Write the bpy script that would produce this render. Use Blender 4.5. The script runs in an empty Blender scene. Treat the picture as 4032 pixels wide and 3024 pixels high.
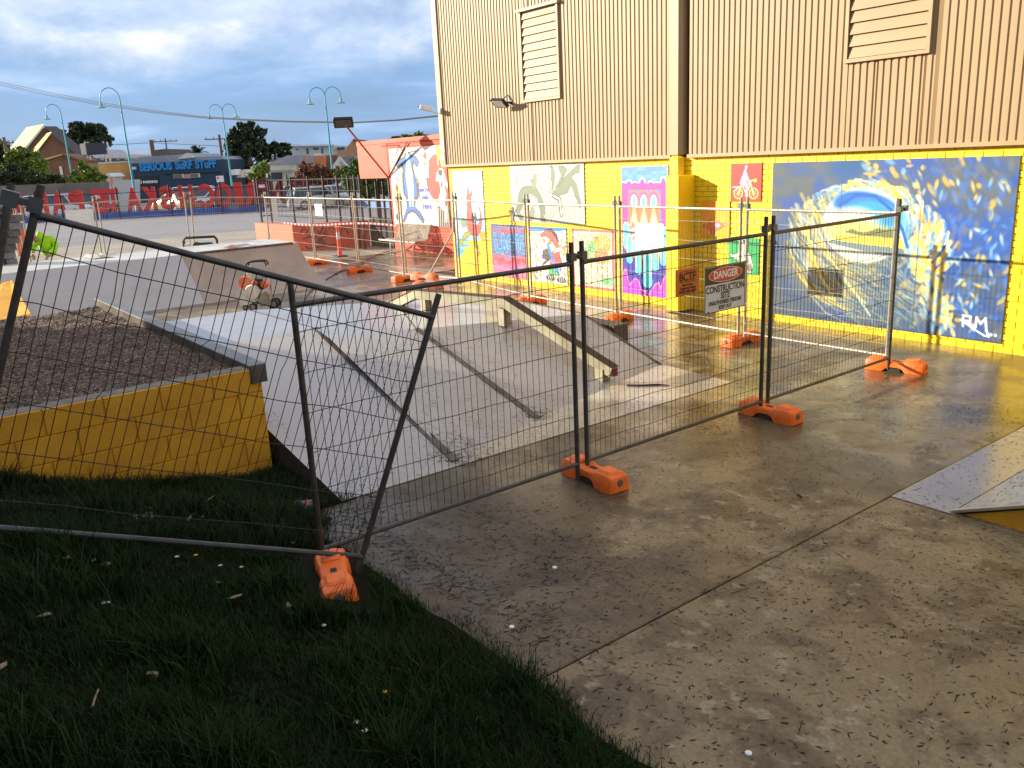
import bpy, math, random
import numpy as np
from mathutils import Vector, Matrix
random.seed(7); RNG = np.random.default_rng(7)
R = math.radians
SC = bpy.context.scene
# ---------------------------------------------------------------- camera
# world frame: X runs along the yellow wall, +Y points at it (wall plane Y = 11.6), Z = 0 is the skate park slab
CAMH = 2.80; FPX = 3300.0; PITCH = R(15.13); ROLL = R(-2.86); AZ = R(-37.09)
_f = Vector((0, math.cos(PITCH), -math.sin(PITCH))); _r = Vector((1, 0, 0)); _u = _r.cross(_f)
_rr = _r*math.cos(ROLL)+_u*math.sin(ROLL); _uu = -_r*math.sin(ROLL)+_u*math.cos(ROLL)
_ex = -Vector((math.sin(AZ), math.cos(AZ), 0)); _ey = Vector((-_ex.y, _ex.x, 0))
def _W(v): return Vector((v.dot(_ex), v.dot(_ey), v.z))
CR, CU, CF = _W(_rr), _W(_uu), _W(_f)
CAM = Vector((0, 0, CAMH))
cd = bpy.data.cameras.new('camera'); cam = bpy.data.objects.new('camera', cd); SC.collection.objects.link(cam)
m = Matrix((CR, CU, -CF)).transposed().to_4x4(); m.translation = CAM; cam.matrix_world = m
cd.sensor_width = 36; cd.sensor_fit = 'HORIZONTAL'; cd.lens = 36*FPX/4032; cd.clip_end = 5000; cd.clip_start = 0.05
SC.camera = cam
# ---------------------------------------------------------------- light
SUNDIR = Vector((0.735, 0.62, -0.276)).normalized()
SUN_EL = math.asin(-SUNDIR.z)
sl = bpy.data.lights.new('sun', 'SUN'); sl.energy = 5.0; sl.angle = R(0.55); sl.color = (1.0, 0.90, 0.72)
so = bpy.data.objects.new('sun', sl); SC.collection.objects.link(so); so.location = (-30, -30, 30)
so.rotation_mode = 'QUATERNION'; so.rotation_quaternion = SUNDIR.to_track_quat('-Z', 'Y')
w = bpy.data.worlds.new('World'); SC.world = w; w.use_nodes = True
nt = w.node_tree; nt.nodes.clear(); N = nt.nodes.new; L_ = nt.links.new
wo = N('ShaderNodeOutputWorld'); bg = N('ShaderNodeBackground'); bg.inputs[1].default_value = 0.10; L_(bg.outputs[0], wo.inputs[0])
sky = N('ShaderNodeTexSky'); sky.sky_type = 'NISHITA'; sky.sun_disc = False
sky.sun_elevation = SUN_EL; sky.sun_rotation = math.atan2(-SUNDIR.x, -SUNDIR.y) % (2*math.pi)
sky.air_density = 1.0; sky.dust_density = 0.6; sky.ozone_density = 2.0
tc = N('ShaderNodeTexCoord'); sep = N('ShaderNodeSeparateXYZ'); L_(tc.outputs['Generated'], sep.inputs[0])
def wm(op, a, b=None, c=None):
    n = N('ShaderNodeMath'); n.operation = op
    for i, v in enumerate((a, b, c)):
        if v is None: continue
        if hasattr(v, 'is_linked'): L_(v, n.inputs[i])
        else: n.inputs[i].default_value = v
    return n.outputs[0]
zz = wm('ADD', wm('MAXIMUM', sep.outputs[2], 0.0), 0.11)
cx = wm('DIVIDE', sep.outputs[0], zz); cy = wm('DIVIDE', sep.outputs[1], zz)
com = N('ShaderNodeCombineXYZ'); L_(cx, com.inputs[0]); L_(cy, com.inputs[1])
def wnoise(scale, detail, rough, seed, dist=0.0):
    n = N('ShaderNodeTexNoise'); n.noise_dimensions = '4D'; n.inputs['W'].default_value = seed
    n.inputs['Scale'].default_value = scale; n.inputs['Detail'].default_value = detail
    n.inputs['Roughness'].default_value = rough; n.inputs['Distortion'].default_value = dist
    L_(com.outputs[0], n.inputs['Vector']); return n.outputs[0]
def wramp(v, stops):
    r = N('ShaderNodeValToRGB'); e = r.color_ramp.elements
    while len(e) < len(stops): e.new(0.5)
    for q, (p, c) in zip(e, stops): q.position = p; q.color = (*c, 1)
    L_(v, r.inputs[0]); return r.outputs[0]
n2 = wnoise(0.95, 8, 0.55, 8.7, 0.3)
pmap = N('ShaderNodeMapping'); pmap.inputs['Scale'].default_value = (1, 1, 2.1); L_(tc.outputs['Generated'], pmap.inputs[0])
def pnoise(scale, detail, rough, seed, dist):
    n = N('ShaderNodeTexNoise'); n.noise_dimensions = '4D'; n.inputs['W'].default_value = seed; n.inputs['Scale'].default_value = scale; n.inputs['Detail'].default_value = detail
    n.inputs['Roughness'].default_value = rough; n.inputs['Distortion'].default_value = dist; L_(pmap.outputs[0], n.inputs['Vector']); return n.outputs[0]
n1 = wm('ADD', wm('MULTIPLY', pnoise(4.2, 12, .58, 1.7, .5), .72), wm('MULTIPLY', pnoise(11, 8, .6, 5.2, .3), .28))
# flat grey blue deck near the horizon, broken brighter cumulus higher up
deck = wramp(n2, [(0.30, (0.85, 1.65, 3.2)), (0.50, (1.45, 2.45, 4.15)), (0.64, (2.4, 3.4, 5.0)), (0.82, (3.5, 4.3, 5.6))])
puff = wramp(n1, [(0.38, (2.3, 2.95, 4.3)), (0.46, (3.2, 3.85, 5.1)), (0.51, (4.1, 4.6, 5.6)), (0.55, (5.4, 5.5, 5.9)), (0.62, (6.8, 6.6, 6.4))])
hgt = N('ShaderNodeMapRange'); hgt.inputs['From Min'].default_value = 0.095; hgt.inputs['From Max'].default_value = 0.165
hgt.interpolation_type = 'SMOOTHSTEP'; L_(wm('ADD', sep.outputs[2], wm('MULTIPLY', wm('SUBTRACT', n1, 0.5), 0.12)), hgt.inputs['Value'])
mixc = N('ShaderNodeMixRGB'); L_(hgt.outputs[0], mixc.inputs[0]); L_(deck, mixc.inputs[1]); L_(puff, mixc.inputs[2])
# cloud cover: the Nishita sky shows through the gaps
cov = wramp(n2, [(0.30, (0.80, 0.80, 0.80)), (0.52, (0.93, 0.93, 0.93))])
mixs = N('ShaderNodeMixRGB'); L_(cov, mixs.inputs[0]); L_(sky.outputs[0], mixs.inputs[1]); L_(mixc.outputs[0], mixs.inputs[2])
L_(mixs.outputs[0], bg.inputs[0])
SC.view_settings.view_transform = 'Standard'; SC.view_settings.look = 'None'
SC.view_settings.exposure = 1.0; SC.view_settings.gamma = 1.0; SC.view_settings.use_curve_mapping = False
SC.render.engine = 'CYCLES'
SC.cycles.max_bounces = 6; SC.cycles.diffuse_bounces = 3; SC.cycles.glossy_bounces = 3; SC.cycles.transparent_max_bounces = 6
SC.cycles.sample_clamp_indirect = 6.0

# ---------------------------------------------------------------- photograph pixel -> world helpers (4032 x 3024)
def ray(px, py):
    return (CF*FPX+(px-2016)*CR-(py-1512)*CU)/FPX
def gp(px, py, z=0.0):
    d = ray(px, py); return CAM+d*((z-CAMH)/d.z)
def wp(px, py, y):
    d = ray(px, py); return CAM+d*(y/d.y)
FH = Vector((CF.x, CF.y, 0)).normalized(); UR = Vector((FH.y, -FH.x, 0)); VROT = math.atan2(UR.y, UR.x)
def at(px, py, D):
    d = ray(px, py); return CAM+d*(D/d.dot(FH))

# ---------------------------------------------------------------- materials
MATS = {}
def mat(name, col, rough=0.7, metal=0.0, var=0.12, scale=6.0, col2=None, bump=0.0, bscale=40.0, spec=0.5, coat=0.0, detail=4, thr=(0.35, 0.65), rough2=None, coords='Object', emit=None, ior=None):
    if name in MATS: return MATS[name]
    mt = bpy.data.materials.new(name); mt.use_nodes = True; nt = mt.node_tree; b = nt.nodes['Principled BSDF']
    b.inputs['Roughness'].default_value = rough; b.inputs['Metallic'].default_value = metal
    b.inputs['Specular IOR Level'].default_value = spec; b.inputs['Coat Weight'].default_value = coat
    tc = nt.nodes.new('ShaderNodeNewGeometry' if coords == 'World' else 'ShaderNodeTexCoord')
    vec = tc.outputs['Position'] if coords == 'World' else tc.outputs['Object']
    c2 = col2 if col2 else tuple(max(0, c*(1-2*var)) for c in col)
    c1 = col if col2 else tuple(c*(1+var*0.5) for c in col)
    n = nt.nodes.new('ShaderNodeTexNoise'); n.inputs['Scale'].default_value = scale; n.inputs['Detail'].default_value = detail; n.inputs['Roughness'].default_value = 0.6
    nt.links.new(vec, n.inputs['Vector'])
    mr = nt.nodes.new('ShaderNodeMapRange'); mr.inputs['From Min'].default_value = thr[0]; mr.inputs['From Max'].default_value = thr[1]
    nt.links.new(n.outputs[0], mr.inputs['Value'])
    mx = nt.nodes.new('ShaderNodeMixRGB'); mx.inputs[1].default_value = (*c1, 1); mx.inputs[2].default_value = (*c2, 1)
    nt.links.new(mr.outputs[0], mx.inputs[0]); nt.links.new(mx.outputs[0], b.inputs['Base Color'])
    if rough2 is not None:
        m2 = nt.nodes.new('ShaderNodeMapRange'); m2.inputs['From Min'].default_value = thr[0]; m2.inputs['From Max'].default_value = thr[1]
        m2.inputs['To Min'].default_value = rough; m2.inputs['To Max'].default_value = rough2
        nt.links.new(n.outputs[0], m2.inputs['Value']); nt.links.new(m2.outputs[0], b.inputs['Roughness'])
    if bump:
        n2 = nt.nodes.new('ShaderNodeTexNoise'); n2.inputs['Scale'].default_value = bscale; n2.inputs['Detail'].default_value = 3
        nt.links.new(vec, n2.inputs['Vector'])
        bp = nt.nodes.new('ShaderNodeBump'); bp.inputs['Strength'].default_value = bump; bp.inputs['Distance'].default_value = 0.01
        nt.links.new(n2.outputs[0], bp.inputs['Height']); nt.links.new(bp.outputs[0], b.inputs['Normal'])
    if emit:
        b.inputs['Emission Color'].default_value = (*col, 1); b.inputs['Emission Strength'].default_value = emit
    MATS[name] = mt; return mt

def attr_mat(name, rough=0.6, spec=0.4, mult=1.0):
    """paint whose colours come from the mesh's own colour attribute (flat mural print)"""
    if name in MATS: return MATS[name]
    mt = bpy.data.materials.new(name); mt.use_nodes = True; nt = mt.node_tree; b = nt.nodes['Principled BSDF']
    b.inputs['Roughness'].default_value = rough; b.inputs['Specular IOR Level'].default_value = spec
    a = nt.nodes.new('ShaderNodeAttribute'); a.attribute_name = 'paint'
    nt.links.new(a.outputs['Color'], b.inputs['Base Color'])
    MATS[name] = mt; return mt

GALV = mat('dirty_shaded_steel', (0.075, 0.070, 0.062), 0.45, 0.25, scale=9, col2=(0.040, 0.030, 0.020), thr=(0.42, 0.75))  # near fence steel: dirt plus its backlit shade put into the colour
WIRE = mat('dirty_shaded_wire', (0.040, 0.030, 0.024), 0.6, 0.15, scale=14, col2=(0.022, 0.016, 0.012))  # near wire, darkened by dirt and by shade in its colour
GALVL = mat('clean_sunlit_steel', (0.44, 0.40, 0.31), 0.45, 0.3, scale=9, col2=(0.33, 0.29, 0.22))  # far fence steel: cleaner, and its sunlight is put into the colour
WIREL = mat('clean_sunlit_wire', (0.60, 0.57, 0.50), 0.5, 0.4, scale=14, col2=(0.45, 0.42, 0.36))  # far wire, cleaner and with sunlight in its colour
CLAMP = mat('dark_clamp_steel', (0.12, 0.12, 0.12), 0.5, 0.6)
ORANGEP = mat('orange_plastic', (0.92, 0.17, 0.015), 0.5, 0, scale=7, col2=(0.70, 0.11, 0.012), bump=0.25, bscale=30, thr=(0.45, 0.75))
ORANGED = mat('faded_orange_plastic', (0.85, 0.27, 0.13), 0.6, 0, scale=7, col2=(0.7, 0.17, 0.07))
RUBBER = mat('black_rubber', (0.02, 0.02, 0.02), 0.7)
BLACKM = mat('black_metal', (0.018, 0.018, 0.02), 0.45, 0.3)
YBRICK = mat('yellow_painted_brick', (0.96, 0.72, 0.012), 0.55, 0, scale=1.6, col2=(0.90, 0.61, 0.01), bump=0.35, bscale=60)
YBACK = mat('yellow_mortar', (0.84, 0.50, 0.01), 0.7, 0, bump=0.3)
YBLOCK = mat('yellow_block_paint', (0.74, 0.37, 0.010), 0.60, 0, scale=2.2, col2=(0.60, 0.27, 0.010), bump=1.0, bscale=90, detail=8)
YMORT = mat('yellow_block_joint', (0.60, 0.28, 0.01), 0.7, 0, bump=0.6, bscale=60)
YBOX = mat('yellow_gloss_paint', (0.95, 0.66, 0.012), 0.4, 0, scale=4, col2=(0.88, 0.55, 0.01))
TAN = mat('tan_metal_cladding', (0.370, 0.250, 0.125), 0.55, 0, scale=.7, col2=(0.335, 0.222, 0.108), detail=8)
TAN2 = mat('tan_metal_trim', (0.395, 0.268, 0.138), 0.5, 0, scale=1.5, col2=(0.355, 0.238, 0.12))
ORW = mat('orange_painted_brick', (0.70, 0.085, 0.030), 0.6, 0, scale=1.2, col2=(0.62, 0.065, 0.024), bump=0.3)
ORW2 = mat('orange_mortar', (0.48, 0.055, 0.022), 0.7)
def concrete():
    mt = bpy.data.materials.new('damp_concrete'); mt.use_nodes = True; nt = mt.node_tree; b = nt.nodes['Principled BSDF']; ln = nt.links.new
    g = nt.nodes.new('ShaderNodeNewGeometry')
    def noise(sc, det, ro, off, dist=0.0, stretch=None):
        v = g.outputs['Position']; mp = nt.nodes.new('ShaderNodeMapping'); mp.inputs['Location'].default_value = (off, off*.7, 0)
        if stretch: mp.inputs['Scale'].default_value = stretch
        ln(v, mp.inputs[0]); n = nt.nodes.new('ShaderNodeTexNoise'); n.inputs['Scale'].default_value = sc; n.inputs['Detail'].default_value = det; n.inputs['Roughness'].default_value = ro; n.inputs['Distortion'].default_value = dist
        ln(mp.outputs[0], n.inputs['Vector']); return n.outputs[0]
    def mr(v, a, c, lo=0.0, hi=1.0, sm=True):
        m = nt.nodes.new('ShaderNodeMapRange'); m.inputs['From Min'].default_value = a; m.inputs['From Max'].default_value = c; m.inputs['To Min'].default_value = lo; m.inputs['To Max'].default_value = hi
        if sm: m.interpolation_type = 'SMOOTHSTEP'
        ln(v, m.inputs['Value']); return m.outputs[0]
    def mix(f, a, c):
        m = nt.nodes.new('ShaderNodeMixRGB')
        for k, q in ((0, f), (1, a), (2, c)):
            if hasattr(q, 'is_linked'): ln(q, m.inputs[k])
            else: m.inputs[k].default_value = q if k == 0 else (*q, 1)
        return m.outputs[0]
    blot = mr(noise(1.7, 11, .68, 3.1, .4), .44, .60)          # sandy dry blotches on dark stained cement
    damp = mr(noise(.42, 4, .5, 11.3, .6), .47, .55)           # large damp areas
    fine = mr(noise(38, 4, .7, 0), .30, .75)
    streak = mr(noise(3.2, 6, .6, 5.0, .2, (.35, 1.6, 1)), .50, .66)
    dry = mix(blot, (.25, .183, .094), (.108, .073, .036)); dry = mix(mr(noise(6, 6, .6, 7), .56, .66), dry, (.31, .245, .15))
    wet = mix(streak, (.088, .060, .031), (.058, .039, .021))
    # whole slabs differ: the one right of the long joint dried sooner
    sx = nt.nodes.new('ShaderNodeSeparateXYZ'); ln(g.outputs['Position'], sx.inputs[0])
    ad = nt.nodes.new('ShaderNodeMath'); ad.operation = 'MULTIPLY_ADD'; ln(noise(.9, 8, .6, 4.0, .5), ad.inputs[0]); ad.inputs[1].default_value = 3.2; ln(sx.outputs[0], ad.inputs[2])
    stain = mr(ad.outputs[0], -2.55, -2.85, 0.0, 1.0); st2 = nt.nodes.new('ShaderNodeMath'); st2.operation = 'MULTIPLY'; ln(stain, st2.inputs[0]); ln(mr(sx.outputs[1], 5.2, 3.6), st2.inputs[1])
    mxd = nt.nodes.new('ShaderNodeMath'); mxd.operation = 'MAXIMUM'; ln(mr(damp, 0, 1, 0, .75, False), mxd.inputs[0]); ln(st2.outputs[0], mxd.inputs[1]); damp = mxd.outputs[0]
    right = mr(sx.outputs[0], -3.20, -3.18); md = nt.nodes.new('ShaderNodeMath'); md.operation = 'MULTIPLY'; ln(damp, md.inputs[0]); ln(mr(right, 0, 1, 1.0, .25, False), md.inputs[1])
    col = mix(md.outputs[0], dry, wet); col = mix(fine, col, mix(.5, col, (.05, .035, .02))) if False else col
    mm = nt.nodes.new('ShaderNodeMixRGB'); mm.blend_type = 'MULTIPLY'; mm.inputs[0].default_value = .55; ln(col, mm.inputs[1])
    rp = nt.nodes.new('ShaderNodeValToRGB'); rp.color_ramp.elements[0].color = (.55, .52, .48, 1); rp.color_ramp.elements[1].color = (1.25, 1.25, 1.25, 1); ln(fine, rp.inputs[0]); ln(rp.outputs[0], mm.inputs[2])
    ln(mm.outputs[0], b.inputs['Base Color'])
    far = mr(sx.outputs[1], 3.0, 9.0, 0.0, 1.0)
    r1 = mr(noise(1.1, 8, .62, 9.0, .5), .40, .62, .38, .68); r2 = mr(noise(1.3, 7, .6, 2.0, .4), .42, .60, .12, .34)
    mx = nt.nodes.new('ShaderNodeMix'); ln(far, mx.inputs[0]); ln(r1, mx.inputs[2]); ln(r2, mx.inputs[3]); ln(mx.outputs[0], b.inputs['Roughness'])
    b.inputs['Specular IOR Level'].default_value = .5
    bp = nt.nodes.new('ShaderNodeBump'); bp.inputs['Strength'].default_value = .35; bp.inputs['Distance'].default_value = .004; ln(noise(60, 4, .7, 0), bp.inputs['Height']); ln(bp.outputs[0], b.inputs['Normal'])
    MATS['damp_concrete'] = mt; return mt
CONC = concrete()
PAINTG = mat('grey_park_paint', (0.43, 0.39, 0.355), 0.42, 0, scale=1.3, col2=(0.37, 0.332, 0.298), bump=0.08, bscale=45, detail=8, rough2=0.26, coords='World')
PAINTD = mat('grey_platform_paint', (0.33, 0.33, 0.34), 0.28, 0, scale=1.1, col2=(0.27, 0.265, 0.265), bump=0.06, bscale=45, detail=8, rough2=0.18, coords='World')
QPC = mat('quarter_pipe_concrete', (0.41, 0.32, 0.24), 0.62, 0, scale=1.2, col2=(0.29, 0.225, 0.17), bump=0.1, detail=8, coords='World')
DECKC = mat('pale_deck_concrete', (0.55, 0.53, 0.50), 0.45, 0, scale=1.2, col2=(0.47, 0.45, 0.42), coords='World')
STEEL = mat('worn_steel', (0.125, 0.105, 0.082), 0.6, 0.2, scale=5, col2=(0.07, 0.048, 0.032), thr=(0.4, 0.7))
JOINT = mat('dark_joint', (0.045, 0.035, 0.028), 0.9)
SOIL = mat('dark_soil', (0.012, 0.009, 0.005), 0.95, 0, spec=.1, scale=4, col2=(0.005, 0.008, 0.002), bump=0.8, bscale=25, coords='World')
ASPH = mat('asphalt', (0.235, 0.220, 0.225), 0.7, 0, scale=0.3, col2=(0.200, 0.187, 0.190), bump=0.2, bscale=30, coords='World')
TANG = mat('tan_ground_concrete', (0.38, 0.32, 0.23), 0.55, 0, scale=0.5, col2=(0.25, 0.21, 0.155), detail=7, coords='World')
GLASS = mat('dark_glass', (0.03, 0.04, 0.05), 0.08, 0, var=0.05, spec=0.8)
WHITE = mat('white_paint', (0.80, 0.80, 0.77), 0.5, 0, var=0.04)
BLUEK = mat('blue_kerb_paint', (0.03, 0.11, 0.42), 0.55, 0, scale=2, col2=(0.025, 0.07, 0.28))
REDL = mat('red_painted_steel', (0.72, 0.035, 0.02), 0.5, 0, scale=1.5, col2=(0.58, 0.025, 0.018))

# ---------------------------------------------------------------- mesh builder
class MB:
    def __init__(s): s.v = []; s.f = []; s.m = []
    def add(s, vs, fs, mi=0):
        o = len(s.v); s.v += [tuple(v) for v in vs]; s.f += [tuple(i+o for i in f) for f in fs]; s.m += [mi]*len(fs); return s
    def box(s, a, b, mi=0, mtx=None):
        x0, y0, z0 = a; x1, y1, z1 = b
        vs = [Vector(p) for p in ((x0, y0, z0), (x1, y0, z0), (x1, y1, z0), (x0, y1, z0), (x0, y0, z1), (x1, y0, z1), (x1, y1, z1), (x0, y1, z1))]
        if mtx: vs = [mtx @ v for v in vs]
        return s.add(vs, [(0, 3, 2, 1), (4, 5, 6, 7), (0, 1, 5, 4), (1, 2, 6, 5), (2, 3, 7, 6), (3, 0, 4, 7)], mi)
    def bbox(s, a, b, bev, mi=0, mtx=None):
        """box with chamfered vertical edges and a chamfered top"""
        x0, y0, z0 = a; x1, y1, z1 = b; t = bev
        def ring(z, i):
            return [(x0+i+t, y0+i, z), (x1-i-t, y0+i, z), (x1-i, y0+i+t, z), (x1-i, y1-i-t, z), (x1-i-t, y1-i, z), (x0+i+t, y1-i, z), (x0+i, y1-i-t, z), (x0+i, y0+i+t, z)]
        rings = [ring(z0, 0), ring(z1-t, 0), ring(z1, t*0.8)]
        vs = [Vector(p) for r in rings for p in r]
        if mtx: vs = [mtx @ v for v in vs]
        fs = [tuple(range(7, -1, -1)), tuple(range(16, 24))]
        for k in range(2):
            for i in range(8): j = (i+1) % 8; fs.append((k*8+i, k*8+j, k*8+8+j, k*8+8+i))
        return s.add(vs, fs, mi)
    def tube(s, pts, r, n=8, mi=0, cap=True):
        pts = [Vector(p) for p in pts]; rs = r if isinstance(r, (list, tuple)) else [r]*len(pts)
        vs = []; fs = []; up = None
        for i, p in enumerate(pts):
            d = (pts[min(i+1, len(pts)-1)]-pts[max(i-1, 0)]).normalized()
            if up is None:
                up = Vector((0, 0, 1)) if abs(d.z) < 0.9 else Vector((1, 0, 0))
            a = d.cross(up).normalized(); up = a.cross(d).normalized()
            for k in range(n):
                t = 2*math.pi*k/n; vs.append(p+(a*math.cos(t)+up*math.sin(t))*rs[i])
        for i in range(len(pts)-1):
            for k in range(n):
                j = (k+1) % n; fs.append((i*n+k, i*n+j, (i+1)*n+j, (i+1)*n+k))
        if cap: fs.append(tuple(range(n-1, -1, -1))); fs.append(tuple((len(pts)-1)*n+k for k in range(n)))
        return s.add(vs, fs, mi)
    def prism(s, poly, off, mi=0):
        """closed 3-D polygon extruded by the vector off"""
        n = len(poly); a = [Vector(p) for p in poly]; off = Vector(off)
        fs = [tuple(range(n)), tuple(range(2*n-1, n-1, -1))]+[(i, n+i, n+(i+1) % n, (i+1) % n) for i in range(n)]
        return s.add(a+[p+off for p in a], fs, mi)
    def lathe(s, prof, c=(0, 0, 0), n=14, mi=0, axis='z'):
        vs = []; fs = []; c = Vector(c)
        for r, h in prof:
            for k in range(n):
                t = 2*math.pi*k/n; p = (r*math.cos(t), r*math.sin(t), h)
                if axis == 'x': p = (h, p[0], p[1])
                if axis == 'y': p = (p[0], h, p[1])
                vs.append(c+Vector(p))
        for i in range(len(prof)-1):
            for k in range(n):
                j = (k+1) % n; fs.append((i*n+k, i*n+j, (i+1)*n+j, (i+1)*n+k))
        fs.append(tuple(range(n-1, -1, -1))); fs.append(tuple((len(prof)-1)*n+k for k in range(n)))
        return s.add(vs, fs, mi)
    def loft(s, rings, mi=0, cap=True):
        n = len(rings[0]); vs = [Vector(p) for r in rings for p in r]; fs = []
        for i in range(len(rings)-1):
            for k in range(n):
                j = (k+1) % n; fs.append((i*n+k, i*n+j, (i+1)*n+j, (i+1)*n+k))
        if cap: fs.append(tuple(range(n-1, -1, -1))); fs.append(tuple((len(rings)-1)*n+k for k in range(n)))
        return s.add(vs, fs, mi)
    def sheet(s, quad, mi=0): return s.add([Vector(q) for q in quad], [tuple(range(len(quad)))], mi)
    def mesh(s, name, mats, smooth=False):
        me = bpy.data.meshes.new(name); me.from_pydata(s.v, [], s.f)
        for q in (mats if isinstance(mats, (list, tuple)) else [mats]): me.materials.append(q)
        if any(s.m): me.polygons.foreach_set('material_index', s.m)
        if smooth:
            me.polygons.foreach_set('use_smooth', [True]*len(me.polygons))
            try: me.set_sharp_from_angle(angle=R(35))
            except Exception: pass
        me.update(); return me
    def build(s, name, mats, parent=None, smooth=False, **tags):
        return link(name, s.mesh(name, mats, smooth), parent, **tags)
def link(name, me, parent=None, **tags):
    o = bpy.data.objects.new(name, me); SC.collection.objects.link(o)
    if parent: o.parent = parent
    for k, v in tags.items(): o[k] = v
    return o
def thing(name, label, cat, loc=(0, 0, 0), rz=0.0, group=None, mtx=None):
    o = bpy.data.objects.new(name, None); SC.collection.objects.link(o)
    if mtx is not None: o.matrix_world = mtx
    else: o.location = loc; o.rotation_euler = (0, 0, rz)
    o['label'] = label; o['category'] = cat
    if group: o['group'] = group
    return o
def tag(o, label, cat, group=None):
    o['label'] = label; o['category'] = cat
    if group: o['group'] = group
    return o
def dup(root, label=None, mtx=None, loc=None, rz=None):
    """copy of a thing with copies of its parts and sub-parts (mesh data shared)"""
    r = root.copy(); SC.collection.objects.link(r)
    if label: r['label'] = label
    if mtx is not None: r.matrix_world = mtx
    if loc is not None: r.location = loc
    if rz is not None: r.rotation_euler = (0, 0, rz)
    for ch in list(root.children):
        c = ch.copy(); SC.collection.objects.link(c); c.parent = r
        for g in list(ch.children):
            d = g.copy(); SC.collection.objects.link(d); d.parent = c
    return r
def frame(o, x, z=Vector((0, 0, 1))):
    x = Vector(x).normalized(); y = Vector(z).cross(x).normalized(); zz = x.cross(y)
    mm = Matrix((x, y, zz)).transposed().to_4x4(); mm.translation = Vector(o); return mm
def txt(s, size, m, parent, mtx, name='lettering', bold=0.0, sx=1.0, ext=0.002, align='CENTER', shear=0.0, **tags):
    cu = bpy.data.curves.new('t', 'FONT'); cu.body = s; cu.size = size; cu.extrude = ext; cu.offset = bold; cu.align_x = align; cu.align_y = 'CENTER'
    cu.resolution_u = 3; cu.shear = shear
    o = bpy.data.objects.new('t', cu); SC.collection.objects.link(o)
    me = bpy.data.meshes.new_from_object(o.evaluated_get(bpy.context.evaluated_depsgraph_get()))
    bpy.data.objects.remove(o); bpy.data.curves.remove(cu)
    me.transform(Matrix.Diagonal((sx, 1, 1, 1))); me.transform(mtx)
    me.materials.clear(); me.materials.append(m); me.name = name
    return link(name, me, parent, **tags)
def face_mtx(o, right, up):
    """text plane: x = right, y = up, normal = right x up"""
    right = Vector(right).normalized(); up = Vector(up).normalized(); n = right.cross(up)
    mm = Matrix((right, up, n)).transposed().to_4x4(); mm.translation = Vector(o); return mm

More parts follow.
